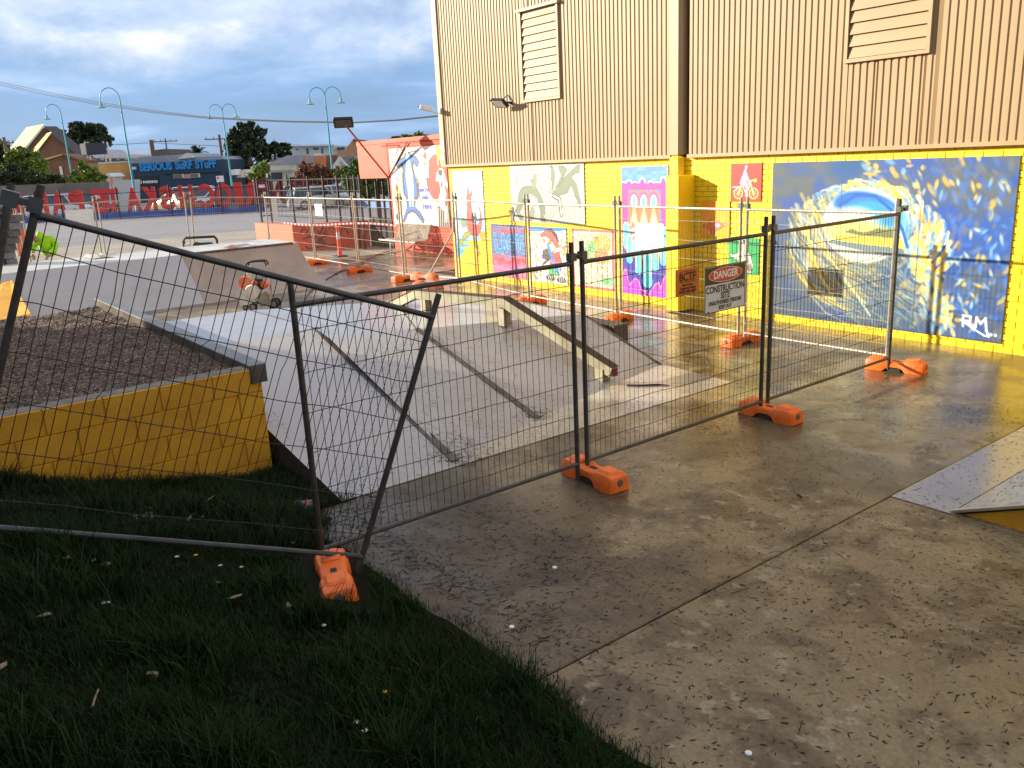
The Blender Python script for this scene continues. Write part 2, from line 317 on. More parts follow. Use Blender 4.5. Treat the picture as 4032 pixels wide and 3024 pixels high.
# ---------------------------------------------------------------- mural painter (flat print held in a colour attribute)
class Paint:
    def __init__(s, w, h, nx, col):
        s.w, s.h = w, h; s.nx = nx; s.ny = max(2, int(nx*h/w)); s.c = np.ones((s.ny, s.nx, 3))*np.array(col)
        s.U, s.V = np.meshgrid((np.arange(s.nx)+.5)/s.nx*w/h, (np.arange(s.ny)+.5)/s.ny); s.a = w/h
    def P(s, pts): return np.array([(p[0]*s.a, p[1]) for p in pts], float)
    def noise(s, fx, fy, seed=0):
        r = np.random.default_rng(seed); g = r.random((fy+2, fx+2))
        x = np.linspace(0, fx, s.nx); y = np.linspace(0, fy, s.ny); xi = x.astype(int); yi = y.astype(int)
        fxx = (x-xi); fyy = (y-yi)[:, None]; fxx = fxx*fxx*(3-2*fxx); fyy = fyy*fyy*(3-2*fyy)
        return (g[yi][:, xi]*(1-fxx)+g[yi][:, xi+1]*fxx)*(1-fyy)+(g[yi+1][:, xi]*(1-fxx)+g[yi+1][:, xi+1]*fxx)*fyy
    def mix(s, mask, col, sl=None):
        m = mask[..., None]
        if sl is None: s.c = s.c*(1-m)+np.array(col)*m
        else: s.c[sl] = s.c[sl]*(1-m)+np.array(col)*m
    def _sl(s, x0, x1, y0, y1, pad):
        i0 = int(max(0, (x0-pad)/s.a*s.nx-1)); i1 = int(min(s.nx, (x1+pad)/s.a*s.nx+2)); j0 = int(max(0, (y0-pad)*s.ny-1)); j1 = int(min(s.ny, (y1+pad)*s.ny+2))
        return (slice(j0, max(j0, j1)), slice(i0, max(i0, i1)))
    def line(s, pts, wd, col, al=1.0, taper=False):
        p = s.P(pts); wd2 = max(wd/2, .45/s.ny)
        for i in range(len(p)-1):
            a, b = p[i], p[i+1]; sl = s._sl(min(a[0], b[0]), max(a[0], b[0]), min(a[1], b[1]), max(a[1], b[1]), wd)
            U, V = s.U[sl], s.V[sl]
            if U.size == 0: continue
            d = b-a; L = d@d+1e-9; t = np.clip(((U-a[0])*d[0]+(V-a[1])*d[1])/L, 0, 1)
            ds = np.hypot(U-a[0]-t*d[0], V-a[1]-t*d[1]); ww = wd2
            if taper:
                q = (i+t)/(len(p)-1); ww = wd2*(1.05-q)
            s.mix(np.clip((ww-ds)*s.ny+.5, 0, 1)*al, col, sl)
    def ell(s, cx, cy, rx, ry, col, al=1.0, rot=0.0, soft=0.0):
        cx *= s.a; rr = max(rx, ry); sl = s._sl(cx-rr, cx+rr, cy-rr, cy+rr, soft*rr)
        U, V = s.U[sl]-cx, s.V[sl]-cy
        if U.size == 0: return
        c, n = math.cos(rot), math.sin(rot); x = (U*c+V*n)/rx; y = (-U*n+V*c)/ry; d = np.hypot(x, y)
        k = soft if soft else 1.0/(s.ny*min(rx, ry)); s.mix(np.clip((1-d)/k+.5, 0, 1)*al, col, sl)
    def poly(s, pts, col, al=1.0, out=None, ow=.012):
        p = s.P(pts); sl = s._sl(p[:, 0].min(), p[:, 0].max(), p[:, 1].min(), p[:, 1].max(), 0); U, V = s.U[sl], s.V[sl]
        if U.size:
            ins = np.zeros(U.shape, bool)
            for i in range(len(p)):
                x0, y0 = p[i-1]; x1, y1 = p[i]
                if y0 == y1: continue
                ins ^= ((y0 > V) != (y1 > V)) & (U < (x1-x0)*(V-y0)/(y1-y0)+x0)
            s.mix(ins*al, col, sl)
        if out is not None: s.line(list(pts)+[pts[0]], ow, out)
    def mesh(s, name, m, thick=0.015, edge=(.5, .45, .4)):
        nx, ny = s.nx, s.ny; x = np.linspace(0, s.w, nx); z = np.linspace(s.h, 0, ny)
        X, Z = np.meshgrid(x, z); v = np.zeros((ny*nx+8, 3)); v[:ny*nx, 0] = X.ravel(); v[:ny*nx, 2] = Z.ravel()
        o = ny*nx; c = [(0, 0), (s.w, 0), (s.w, s.h), (0, s.h)]
        for i, (a, b) in enumerate(c): v[o+i] = (a, 0, b); v[o+4+i] = (a, thick, b)
        i = np.arange(nx-1); j = np.arange(ny-1)[:, None]; q = (j*nx+i).ravel()
        f = np.stack([q, q+nx, q+nx+1, q+1], 1)
        side = np.array([[o, o+4, o+5, o+1], [o+1, o+5, o+6, o+2], [o+2, o+6, o+7, o+3], [o+3, o+7, o+4, o], [o+4, o+7, o+6, o+5]])
        f = np.vstack([f, side]); me = bpy.data.meshes.new(name)
        me.vertices.add(len(v)); me.vertices.foreach_set('co', v.ravel()); me.loops.add(f.size); me.loops.foreach_set('vertex_index', f.ravel().astype(np.int32))
        me.polygons.add(len(f)); me.polygons.foreach_set('loop_start', np.arange(0, f.size, 4, dtype=np.int32)); me.polygons.foreach_set('loop_total', np.full(len(f), 4, np.int32))
        me.update(calc_edges=True)
        col = np.ones((len(v), 4)); col[:o, :3] = np.clip(s.c, 0, 1).reshape(-1, 3)**2.2; col[o:, :3] = np.array(edge)**2.2
        at_ = me.color_attributes.new('paint', 'FLOAT_COLOR', 'POINT'); at_.data.foreach_set('color', col.ravel().astype(np.float32))
        me.materials.append(m); return me
MURAL = attr_mat('mural_paint', 0.5, 0.45)

# ================================================================= SETTING
GW = MB(); GW.sheet([(-900, -900, -0.34), (900, -900, -0.34), (900, 900, -0.34), (-900, 900, -0.34)])
GW.build('ground', mat('far_ground', (0.10, 0.10, 0.075), 0.9, 0, scale=0.05, col2=(0.07, 0.085, 0.05)), kind='structure')
# asphalt road and car park beyond the site fence, and the tan apron in front of it
def flat(name, pts, z, m, th=0.3, **t):
    b = MB(); b.prism([(p[0], p[1], z) for p in pts], (0, 0, -th)); return b.build(name, m, kind='structure', **t)
flat('road', [(-41.6, -30), (-40.2, 12), (-40.6, 24), (-52, 60), (-190, 60), (-190, -60), (-41.6, -60)], 0.0, ASPH)
flat('car_park_apron', [(-40.2, 12), (-41.6, -30), (-24.0, -30), (-24.0, 10.0), (-25, 40), (-45, 60), (-52, 60), (-40.6, 24)], 0.006, TANG, 0.28)
# concrete slabs of the park, laid with open joints over a dark bed
bed = MB(); bed.box((-23.9, 2.97, -0.33), (9, 16, -0.022)); bed.box((-6.25, 2.2, -0.33), (9, 2.97, -0.022)); bed = bed.build('slab_bed', JOINT, kind='structure')
pav = thing('pavement', '', ''); del pav['label'], pav['category']; pav['kind'] = 'structure'
xs = [-23.99, -21.2, -18.6, -15.9, -13.2, -10.5, -8.4, -6.28, -3.195, 0.4, 4.4, 9]
def slab(x0, x1, y0, y1):
    g = 0.007; b = MB(); b.bbox((x0+g, y0+g, -0.12), (x1-g, y1-g, 0.0), 0.006); b.build('concrete_slab', CONC, pav)
for i in range(len(xs)-1):
    ys = [2.97, 8.6, 11.6] if xs[i] < -6.28 else ([2.35, 11.6] if xs[i] < -3.3 else [2.3, 6.19, 11.6])
    if xs[i+1] < -17.6: ys = [-8, 2.45, 8.6, 11.6, 14.32]
    for j in range(len(ys)-1): slab(xs[i], xs[i+1], ys[j], ys[j+1])
# grass bank that climbs towards the camera
def gz(x, y):
    k = 0.38 if x > -5.5 else (0.38-0.09*min(1, (-5.5-x)/2.2))
    off = 0.0 if x > -5.5 else 0.10*min(1, (-5.5-x)/2.2)
    d = max(0.0, 2.45-y); h = k*d-off
    return min(h, 1.35)+0.03*math.sin(x*2.1+y*1.3)*min(1, d)+0.02*math.sin(x*5.3-y*4.1)*min(1, d)-0.012
b = MB(); gx = np.linspace(-7.72, 8, 90); gy = np.linspace(-6.4, 3.0, 60)
edge = lambda x: 2.52+0.05*math.sin(x*3.1)+0.03*math.sin(x*7.7) if x > -5.6 else (2.52+(-5.6-x)*0.15 if x > -6.26 else 2.96)
vs = [(x, min(y, edge(x)), gz(x, min(y, edge(x)))) for y in gy for x in gx]
fs = [(j*90+i, j*90+i+1, (j+1)*90+i+1, (j+1)*90+i) for j in range(59) for i in range(89)]
b.add(vs, fs); b.build('grass_bank_soil', SOIL, smooth=True, kind='structure')

# ================================================================= YELLOW HALL
WY = 11.6
hall = thing('sports_hall', 'big hall with tan ribbed metal cladding above a yellow painted brick wall hung with murals', 'building', (-17.45, WY, 0))
H0 = Vector((-17.45, WY, 0))
def hb(b, name, m, **k):
    b.v = [tuple(Vector(v)-H0) for v in b.v]; return b.build(name, m, hall, **k)
HT = 8.2; HX1 = 9.0
MURALS = {'roo': (-17.28, -16.06, 0.13, 2.54), 'figures': (-15.02, -12.62, 1.42, 2.61), 'lache': (-15.84, -14.6, 0.15, 1.34), 'boy': (-14.4, -13.21, 0.15, 1.33),
          'jungle': (-13.03, -11.81, 0.15, 1.33), 'tower': (-11.59, -10.42, 0.14, 2.53), 'cyclist': (-9.05, -8.45, 1.92, 2.52), 'kart': (-9.67, -9.06, 1.33, 1.92),
          'ninja': (-9.07, -8.46, 0.73, 1.33), 'wave': (-8.24, -4.64, 0.125, 2.515)}
b = MB(); b.box((-17.45, WY+0.012, -0.1), (HX1, WY+0.30, 2.66)); hb(b, 'mortar_wall', YBACK)
BL, BH, MJ = 0.240, 0.0866, 0.009
cells = []
for r in range(31):
    z0 = r*BH; off = (r % 2)*BL/2
    for c in range(-1, int((HX1+17.45)/BL)+1):
        x0 = -17.45+c*BL+off; x1 = x0+BL-MJ
        x0 = max(x0, -17.45); x1 = min(x1, HX1)
        if x1-x0 < 0.03: continue
        z1 = min(z0+BH-MJ, 2.655)
        hid = any(a-0.0 <= x0 and x1 <= q and lo <= z0 and z1 <= hi for a, q, lo, hi in MURALS.values()) or (-10.3 < x0 and x1 < -9.9)
        cells.append((x0, x1, z0, z1, hid, x0 > -4.3))
vis = sorted([c for c in cells if not c[4] and not c[5] and c[0] > -13.2], key=lambda c: -c[0])[:299]
vs_ = set(vis)
def brick_geo(b, c, rnd=0.0):
    x0, x1, z0, z1 = c[:4]; y = WY-rnd; t = 0.004
    vs = [(x0, WY+.012, z0), (x1, WY+.012, z0), (x1, WY+.012, z1), (x0, WY+.012, z1), (x0+t, y, z0+t), (x1-t, y, z0+t), (x1-t, y, z1-t), (x0+t, y, z1-t)]
    b.add(vs, [(4, 5, 6, 7), (0, 1, 5, 4), (1, 2, 6, 5), (2, 3, 7, 6), (3, 0, 4, 7)])
cache = {}
for c in vis:
    key = (round(c[1]-c[0], 3), round(c[3]-c[2], 3))
    if key not in cache:
        q = MB(); brick_geo(q, (0, c[1]-c[0], 0, c[3]-c[2])); q.v = [(v[0], v[1]-WY, v[2]) for v in q.v]; cache[key] = q.mesh('brick', YBRICK)
    o = link('brick', cache[key], hall); o.location = Vector((c[0], WY-random.uniform(0, .002), c[2]))-H0
b = MB()
for c in cells:
    if c not in vs_: brick_geo(b, c, random.uniform(0, .002))
hb(b, 'brick_courses', YBRICK, kind='stuff')
# cladding sheets: trapezoidal ribs 105 mm apart, one part per sheet
PITCHR = 0.105
LOUV = [(-14.33, -13.23, 3.93, 5.62), (-7.02, -5.90, 3.90, 5.62), (-1.5, -0.4, 3.9, 5.62)]
def rib_sheet(x0, x1, z0, z1):
    b = MB(); x = x0; prof = []
    while x < x1-1e-6:
        p = [(0, 0), (0.012, -0.016), (0.068, -0.016), (0.080, 0)]
        for dx, dy in p:
            if x+dx <= x1: prof.append((x+dx, WY-0.035+dy))
        x += PITCHR
    prof.append((x1, WY-0.035))
    n = len(prof); vs = [(a, q, z0) for a, q in prof]+[(a, q, z1) for a, q in prof]
    b.add(vs, [(i, i+1, n+i+1, n+i) for i in range(n-1)]); return b
def clad(xa, xb):
    x = xa; W8 = PITCHR*8
    while x < xb-0.02:
        x2 = min(x+W8, xb); cuts = [l for l in LOUV if l[0] < x2 and l[1] > x]
        if cuts:
            l = cuts[0]; q0, q1 = max(x, l[0]), min(x2, l[1])
            for (a, c_, z0, z1) in ((x, q0, 2.70, HT), (q1, x2, 2.70, HT), (q0, q1, 2.70, l[2]), (q0, q1, l[3], HT)):
                if c_-a > 0.01: hb(rib_sheet(a, c_, z0, z1), 'cladding_sheet', TAN)
        else: hb(rib_sheet(x, x2, 2.70, HT), 'cladding_sheet', TAN)
        x = x2
clad(-17.45, -10.33); clad(-9.93, HX1)
b = MB(); b.box((-17.3, WY+0.02, 2.68), (-10.3, WY+0.25, HT)); b.box((-9.93, WY+0.02, 2.68), (HX1, WY+0.25, HT))
for l in LOUV: pass
hb(b, 'frame_wall', JOINT)
b = MB(); b.box((-17.5, WY-0.095, 2.645), (-10.31, WY+0.012, 2.70)); b.box((-9.93, WY-0.095, 2.645), (HX1, WY+0.012, 2.70)); hb(b, 'base_flashing', TAN2)
b = MB(); b.box((-17.62, WY-0.085, 2.64), (-17.44, WY+0.3, HT)); hb(b, 'corner_trim', TAN2)
# pilaster, the dark joint beside it and the yellow box round its foot
b = MB(); b.bbox((-10.31, WY-0.15, 2.70), (-10.03, WY+0.1, HT), 0.05); hb(b, 'pilaster', TAN2)
b = MB(); b.bbox((-10.31, WY-0.15, 2.30), (-10.03, WY+0.011, 2.698), 0.05); hb(b, 'pilaster_foot', YBOX)
b = MB(); b.box((-10.03, WY+0.06, 2.68), (-9.93, WY+0.3, HT)); hb(b, 'expansion_joint', BLACKM)
b = MB(); b.bbox((-10.12, WY-0.42, 0.03), (-9.82, WY-0.004, 2.36), 0.012); hb(b, 'column_casing', YBOX)
b = MB(); b.box((-10.06, WY-0.38, 0.0), (-9.86, WY-0.02, 0.03)); hb(b, 'casing_footing', JOINT)
for l in LOUV[:3]:
    fr = MB(); x0, x1, z0, z1 = l
    fr.box((x0-.05, WY-.10, z0-.05), (x1+.05, WY-.03, z0)); fr.box((x0-.09, WY-.14, z1), (x1+.09, WY-.03, z1+.055)); fr.box((x0-.05, WY-.10, z0), (x0, WY-.0, z1)); fr.box((x1, WY-.10, z0), (x1+.05, WY-.0, z1))
    fo = hb(fr, 'louvre_frame', TAN2)
    nb = 11; hgt_ = (z1-z0)/nb
    for k in range(nb):
        zb = z0+k*hgt_; q = MB()
        q.prism([(x0+.01, WY-.085, zb+.008), (x0+.01, WY-.078, zb+.004), (x0+.01, WY-.040, zb+hgt_*1.05), (x0+.01, WY-.049, zb+hgt_*1.07)], (x1-x0-.02, 0, 0))
        q.v = [tuple(Vector(v)-H0) for v in q.v]; q.build('louvre_blade', TAN, fo)
# far side and roof, so that the hall is a whole building
b = MB(); b.box((-17.45, WY+0.31, -0.3), (-17.25, 32, HT)); b.box((HX1-.2, WY+.31, -.3), (HX1, 32, HT)); b.box((-17.25, 31.8, -.3), (HX1-.2, 32, HT)); hb(b, 'side_wall', TAN2)
b = MB(); b.prism([(-17.8, WY-.3, HT), (-17.8, 22, HT+1.2), (-17.8, 32.2, HT), (-17.8, 32.2, HT+.12), (-17.8, 22, HT+1.34), (-17.8, WY-.3, HT+.12)], (27, 0, 0)); hb(b, 'roof', TAN2)

# ---- murals (each one a board screwed to the wall)
def mural(key, P, label, name='mural'):
    x0, x1, z0, z1 = MURALS[key]; me = P.mesh(name, MURAL)
    o = link(name, me); o.location = (x0, WY-0.018, z0); tag(o, label, 'mural', 'murals on the yellow wall'); return o
def canvas(key, nx, col):
    x0, x1, z0, z1 = MURALS[key]; return Paint(x1-x0, z1-z0, nx, col)
# wave
P = canvas('wave', 400, (.36, .39, .42)); rg = np.random.default_rng(5)
U = P.U/P.a; V = P.V
nz = P.noise(9, 6, 1)*.6+P.noise(26, 17, 2)*.4
P.mix(np.clip((nz-.42)*4, 0, 1)*np.clip(1.2-V*1.1+U*.5, 0, 1)*.9, (.20, .34, .62))
P.mix(np.clip((P.noise(14, 9, 3)-.55)*4, 0, 1)*np.clip(U*1.6-.3, 0, 1)*.6, (.42, .42, .44))
P.mix(np.clip(1-np.hypot((U-.36)/.13, (V-.02)/.13), 0, 1), (.05, .30, .42))
cxm, cym = .43, .42
def dab(u, v, ang, L, wd, col, al=.8, curve=.0):
    pts = [(u+math.cos(ang+curve*t)*L*t/P.a, v+math.sin(ang+curve*t)*L*t) for t in np.linspace(0, 1, 5)]
    P.line(pts, wd, col, al, taper=True)
CB = [(.30, .46, .72), (.45, .62, .82), (.62, .78, .88), (.80, .88, .88), (.95, .84, .45), (.97, .76, .35), (.25, .36, .62)]
P.mix(np.clip((U-.40)*2.6-(V-.55)*1.2, 0, 1)*np.clip((P.noise(7, 5, 31)-.28)*2.6, 0, 1)*.75, (.22, .37, .66))
for k in range(900):
    u, v = rg.random(), rg.random()
    du, dv = (u-cxm)*P.a, (v-cym); ang = math.atan2(dv, du); rad = math.hypot(du, dv)
    if rad < .24: continue
    if u+v*.15 > .42 and v < .97:
        near = rad < .50; pr_ = rg.random()
        col = CB[int(rg.integers(4, 6))] if pr_ < (.40 if near else .10) else [(.30, .46, .72), (.38, .54, .78), (.26, .38, .64), (.44, .46, .52), (.58, .74, .86)][int(rg.choice([0, 1, 2, 3, 3, 4] if near else [0, 1, 2, 3, 3, 2, 0]))]
        P.ell(u, v, .014+.022*rg.random(), .008+.010*rg.random(), col, .62, ang+1.7+rg.normal()*.5, .7)
for k in range(75):
    u = rg.uniform(.60, .97); v = rg.uniform(.12, .95); P.ell(u, v, .018+.014*rg.random(), .009, [(.97, .85, .50), (.80, .90, .90), (.95, .92, .75), (.60, .78, .92)][int(rg.integers(0, 4))], .62, 1.2+rg.normal()*.6, 1.0)
for k in range(420):
    t = rg.uniform(-3.3, .45); rr_ = rg.uniform(.235, .38)*(1+.25*max(0, t+.6)); u = cxm+math.cos(t)*rr_*1.18/P.a*1.05; v = cym+math.sin(t)*rr_*.86+.02
    dab(u, v, t+1.6, .05+.09*rg.random(), .014+.02*rg.random(), [(.98, .82, .46), (.96, .74, .38), (.95, .92, .80), (.70, .82, .88), (.40, .58, .80)][int(rg.integers(0, 5))], .55, .5)
P.mix(np.clip(1.1-np.hypot((U-.30)/.24, (V-.58)/.32), 0, 1)*.85, (.97, .86, .46))
for k in range(330):
    t = rg.uniform(2.25, 4.2); r0 = rg.uniform(.26, .52); u = cxm-.01+math.cos(t)*r0*1.0/P.a; v = cym+.02+math.sin(t)*r0*.75
    if v < .18: continue
    L = rg.uniform(.2, .62); a0 = 1.45-.25*rg.random()
    dab(u, v, a0, L, .009+.018*rg.random(), [(.97, .84, .40), (.80, .82, .78), (.96, .80, .38), (.48, .58, .66), (.30, .36, .44), (.36, .40, .44), (.62, .70, .72)][int(rg.integers(0, 7))], .5, -.85)
P.mix(np.clip((V-.55)*3, 0, 1)*np.clip((U-.38)*4, 0, 1)*np.clip((.74-U)*6, 0, 1)*.85, (.34, .41, .48))
for k in range(190):
    u = rg.uniform(.36, .66); v = rg.uniform(.50, .95); dab(u, v, .25+rg.normal()*.1, rg.uniform(.10, .34), .006+.008*rg.random(), [(.46, .56, .64), (.62, .70, .72), (.26, .34, .44), (.40, .48, .54)][int(rg.integers(0, 4))], .45, .45)
for k in range(170):
    s_ = rg.random(); u = .64+.16*s_+rg.normal()*.022; v = .48+.46*s_+rg.normal()*.03; P.ell(u, v, .03, .012, [(.96, .80, .45), (.90, .86, .68), (.55, .70, .80)][int(rg.integers(0, 3))], .7, 1.3+rg.normal()*.5, .5)
# opening: sky, sun-lit haze, headland, sand
P.ell(.435, .385, .27, .225, (.93, .93, .88), 1, 0.12, .06)
P.ell(.445, .285, .225, .10, (.10, .36, .66), .9, .18, .25); P.ell(.50, .33, .20, .09, (.32, .62, .80), .85, .3, .5); P.ell(.38, .36, .17, .08, (.97, .95, .88), .9, 0, .6)
P.ell(.42, .44, .24, .08, (.98, .87, .50), .8, .1, .6)
P.poly([(.355, .43), (.39, .405), (.41, .42), (.44, .425), (.47, .415), (.50, .40), (.53, .405), (.555, .40), (.58, .425), (.60, .455), (.50, .45), (.42, .445)], (.48, .50, .34))
P.poly([(.34, .45), (.60, .455), (.61, .51), (.46, .50), (.30, .475)], (.94, .80, .42)); P.poly([(.30, .48), (.46, .50), (.61, .512), (.62, .56), (.45, .54), (.28, .50)], (.42, .50, .54), .85)
P.line([(.33, .27), (.40, .205), (.48, .21), (.55, .29), (.60, .40), (.625, .50)], .018, (.16, .36, .66), .9)
P.line([(.18, .40), (.205, .56), (.26, .72), (.33, .86)], .02, (.98, .86, .45), .85); P.line([(.235, .42), (.30, .60), (.42, .80), (.49, .93)], .014, (.85, .90, .84), .8)
P.line([(.26, .50), (.33, .66), (.40, .78), (.47, .86)], .012, (.9, .84, .5), .8)
P.mix(np.clip((.30-U)*5, 0, 1)*np.clip((.40-V)*3, 0, 1)*.5, (.30, .33, .36))
P.c = np.clip(P.c, 0, 1); lum = P.c.mean(-1, keepdims=True); P.c = np.clip(lum+(P.c-lum)*1.35, 0, 1); P.c = np.clip(P.c*(.84+.14*lum), 0, 1)
for sx_ in (1/3, 2/3): P.line([(sx_, 0), (sx_, 1)], .004, (.20, .26, .36), .7)
for pts in ([(.860, .925), (.858, .865), (.885, .868), (.884, .892), (.860, .897), (.895, .925)], [(.905, .925), (.907, .868), (.922, .90), (.938, .868), (.945, .935), (.955, .965)]): P.line(pts, .012, (.96, .96, .96))
P.ell(.962, .955, .008, .008, (.96, .96, .96)); P.ell(.978, .955, .008, .008, (.96, .96, .96)); P.line([(.85, .89), (.90, .935), (.94, .965), (.955, .967)], .009, (.96, .96, .96))
mural('wave', P, 'large blue and gold painting of a breaking wave barrel signed RM')
# kangaroo
P = canvas('roo', 150, (.64, .82, .93)); P.mix(np.clip((P.noise(3, 7, 4)-.45)*3, 0, 1)*(P.V < .6), (.80, .91, .95)); P.mix(np.clip((P.noise(8, 14, 9)-.5)*3, 0, 1)*(P.V > .3)*(P.V < .66)*.7, (.45, .72, .90))
P.poly([(0, .70), (.5, .67), (1, .66), (1, 1), (0, 1)], (.97, .80, .10)); P.poly([(0, .66), (.35, .665), (.5, .68), (0, .69)], (.30, .68, .86)); P.poly([(0, .70), (.45, .71), (.42, .735), (.15, .75), (.28, .78), (.12, .83), (0, .86)], (.30, .70, .90)); P.ell(.55, .90, .14, .012, (.92, .62, .15), .8)
ROO = (.88, .36, .33); O_ = (.55, .22, .2)
P.poly([(.42, .27), (.50, .20), (.60, .24), (.58, .30), (.60, .36), (.66, .50), (.74, .52), (.82, .49), (.86, .40), (.84, .30), (.90, .42), (.90, .50), (.84, .58), (.74, .62), (.58, .62), (.44, .60), (.40, .52), (.42, .40), (.46, .34), (.40, .31)], ROO, 1, O_, .006)
P.poly([(.48, .21), (.50, .13), (.55, .20)], ROO, 1, O_, .005); P.poly([(.57, .22), (.66, .17), (.62, .24)], ROO, 1, O_, .005); P.ell(.42, .29, .03, .02, (.9, .9, .9))
P.poly([(.44, .58), (.56, .60), (.40, .64), (.26, .68), (.18, .73), (.06, .68), (.20, .67), (.30, .60)], (.62, .62, .25), 1, (.3, .3, .15), .005)
P.poly([(.56, .60), (.68, .61), (.70, .68), (.76, .74), (.80, .80), (.70, .815), (.72, .78), (.64, .72)], (.66, .62, .25), 1, (.3, .3, .15), .005); P.ell(.30, .50, .05, .05, (.5, .55, .35), .8); P.ell(.92, .62, .06, .05, (.75, .65, .15))
mural('roo', P, 'tall mural of a long necked red kangaroo striding on a beach')
# grey tumbling figures
P = canvas('figures', 240, (.68, .68, .66)); G1, G2, GO = (.44, .49, .40), (.78, .78, .74), (.26, .28, .22)
P.poly([(.10, .70), (.11, .55), (.14, .44), (.20, .38), (.30, .36), (.36, .36), (.42, .50), (.46, .62), (.48, .72), (.48, .98), (.42, .96), (.42, .78), (.38, .56), (.30, .48), (.22, .52), (.19, .62), (.16, .74), (.12, .82), (.18, .97), (.12, .95), (.06, .80)], G1, 1, GO, .01)
P.ell(.35, .29, .075, .13, (.50, .53, .46), 1, .3); P.line([(.30, .24), (.33, .28)], .02, GO)
P.poly([(.14, .40), (.13, .20), (.17, .11), (.28, .08), (.40, .11), (.44, .04), (.465, .03), (.46, .12), (.41, .18), (.30, .14), (.20, .17), (.19, .26), (.24, .36)], G2, 1, GO, .01)
P.ell(.095, .20, .05, .14, G2, 1, .1); P.ell(.10, .26, .035, .10, (.55, .56, .5), 1, .1); P.line([(.04, .30), (.07, .38), (.12, .42)], .05, G2); P.poly([(.26, .98), (.28, .80), (.31, .72), (.34, .80), (.31, .94)], (.52, .57, .47), 1, GO, .01); P.poly([(.30, .52), (.35, .56), (.35, .70), (.31, .68)], G2, 1, GO, .01)
P.poly([(.60, .46), (.66, .34), (.74, .24), (.86, .10), (.91, .04), (.95, .02), (.94, .14), (.88, .16), (.84, .22), (.90, .34), (.93, .52), (.96, .68), (.93, .72), (.90, .58), (.84, .34), (.78, .48), (.68, .52)], G1, 1, GO, .01)
P.poly([(.59, .06), (.56, .03), (.60, .02), (.63, .14), (.62, .30), (.59, .44), (.57, .40)], G1, 1, GO, .008); P.poly([(.68, .04), (.74, .03), (.79, .10), (.74, .22), (.69, .36), (.66, .34), (.72, .18), (.69, .10)], G1, 1, GO, .008)
P.line([(.64, .06), (.64, .22), (.62, .42)], .05, GO); P.line([(.64, .06), (.64, .22), (.62, .42)], .035, G2)
P.ell(.55, .34, .085, .13, GO); P.ell(.55, .34, .075, .12, G2); P.ell(.555, .40, .05, .06, (.62, .62, .56)); P.line([(.58, .50), (.50, .60), (.43, .42)], .075, GO); P.line([(.58, .50), (.50, .60), (.43, .42)], .055, G2)
P.line([(.60, .52), (.68, .58), (.70, .84)], .085, GO); P.line([(.60, .52), (.68, .58), (.70, .84), (.78, .50), (.84, .48), (.90, .62)], .055, GO); P.line([(.60, .52), (.68, .58), (.70, .84), (.78, .50), (.84, .48), (.90, .62)], .038, G2)
P.line([(.64, .62), (.66, .70), (.58, .84), (.53, .97), (.48, .88)], .06, GO); P.line([(.64, .62), (.66, .70), (.58, .84), (.53, .97), (.48, .88)], .042, G2)
mural('figures', P, 'grey mural of tumbling long limbed human figures under the cladding')
# lettering piece
P = canvas('lache', 150, (.40, .46, .72)); P.mix(np.clip((P.V-.55)*6, 0, 1), (.95, .48, .62)); P.mix(np.clip(1-abs(P.V-.66)/.13, 0, 1)*np.clip(P.noise(9, 8, 3)*2.2-.5, 0, 1), (.93, .20, .26)); P.mix((P.V < .16)*np.clip(P.noise(8, 30, 6)*2-.5, 0, 1)*(P.V > .07), (.93, .30, .35))
for k in range(14): P.poly([(.05+k*.066, .01), (.085+k*.066, .01), (.085+k*.066, .045), (.05+k*.066, .045)], (.08, .08, .16))
BL_ = (.22, .56, .83); BO = (.10, .10, .2)
def glyph(x, pts): P.line([(x+a, q) for a, q in pts], .115, BO); 
for col, wd in ((BO, .125), ((.97, .97, .97), .10), (BL_, .085)):
    P.line([(.12, .20), (.16, .50), (.30, .50)], wd, col); P.line([(.33, .52), (.36, .20), (.46, .50)], wd, col); P.line([(.35, .40), (.45, .40)], wd*.5, col)
    P.line([(.60, .22), (.51, .27), (.53, .42), (.62, .44)], wd, col); P.line([(.66, .20), (.70, .46)], wd*.9, col); P.line([(.77, .20), (.80, .46)], wd*.9, col); P.line([(.68, .33), (.79, .32)], wd*.7, col)
    P.line([(.97, .22), (.88, .23), (.91, .48), (.99, .50)], wd*.8, col); P.line([(.90, .36), (.97, .36)], wd*.6, col)
for pts in ([(.22, .76), (.25, .88), (.31, .87)], [(.34, .88), (.38, .76), (.42, .88)], [(.50, .77), (.45, .82), (.50, .88)], [(.55, .76), (.56, .88)], [(.61, .76), (.62, .87)], [(.55, .82), (.62, .81)], [(.67, .76), (.68, .86)], [(.79, .75), (.73, .76), (.74, .86), (.80, .86)], [(.73, .81), (.78, .80)]): P.line(pts, .014, (.40, .25, .75))
mural('lache', P, 'square graffiti mural with blue letters LACHE over pink')
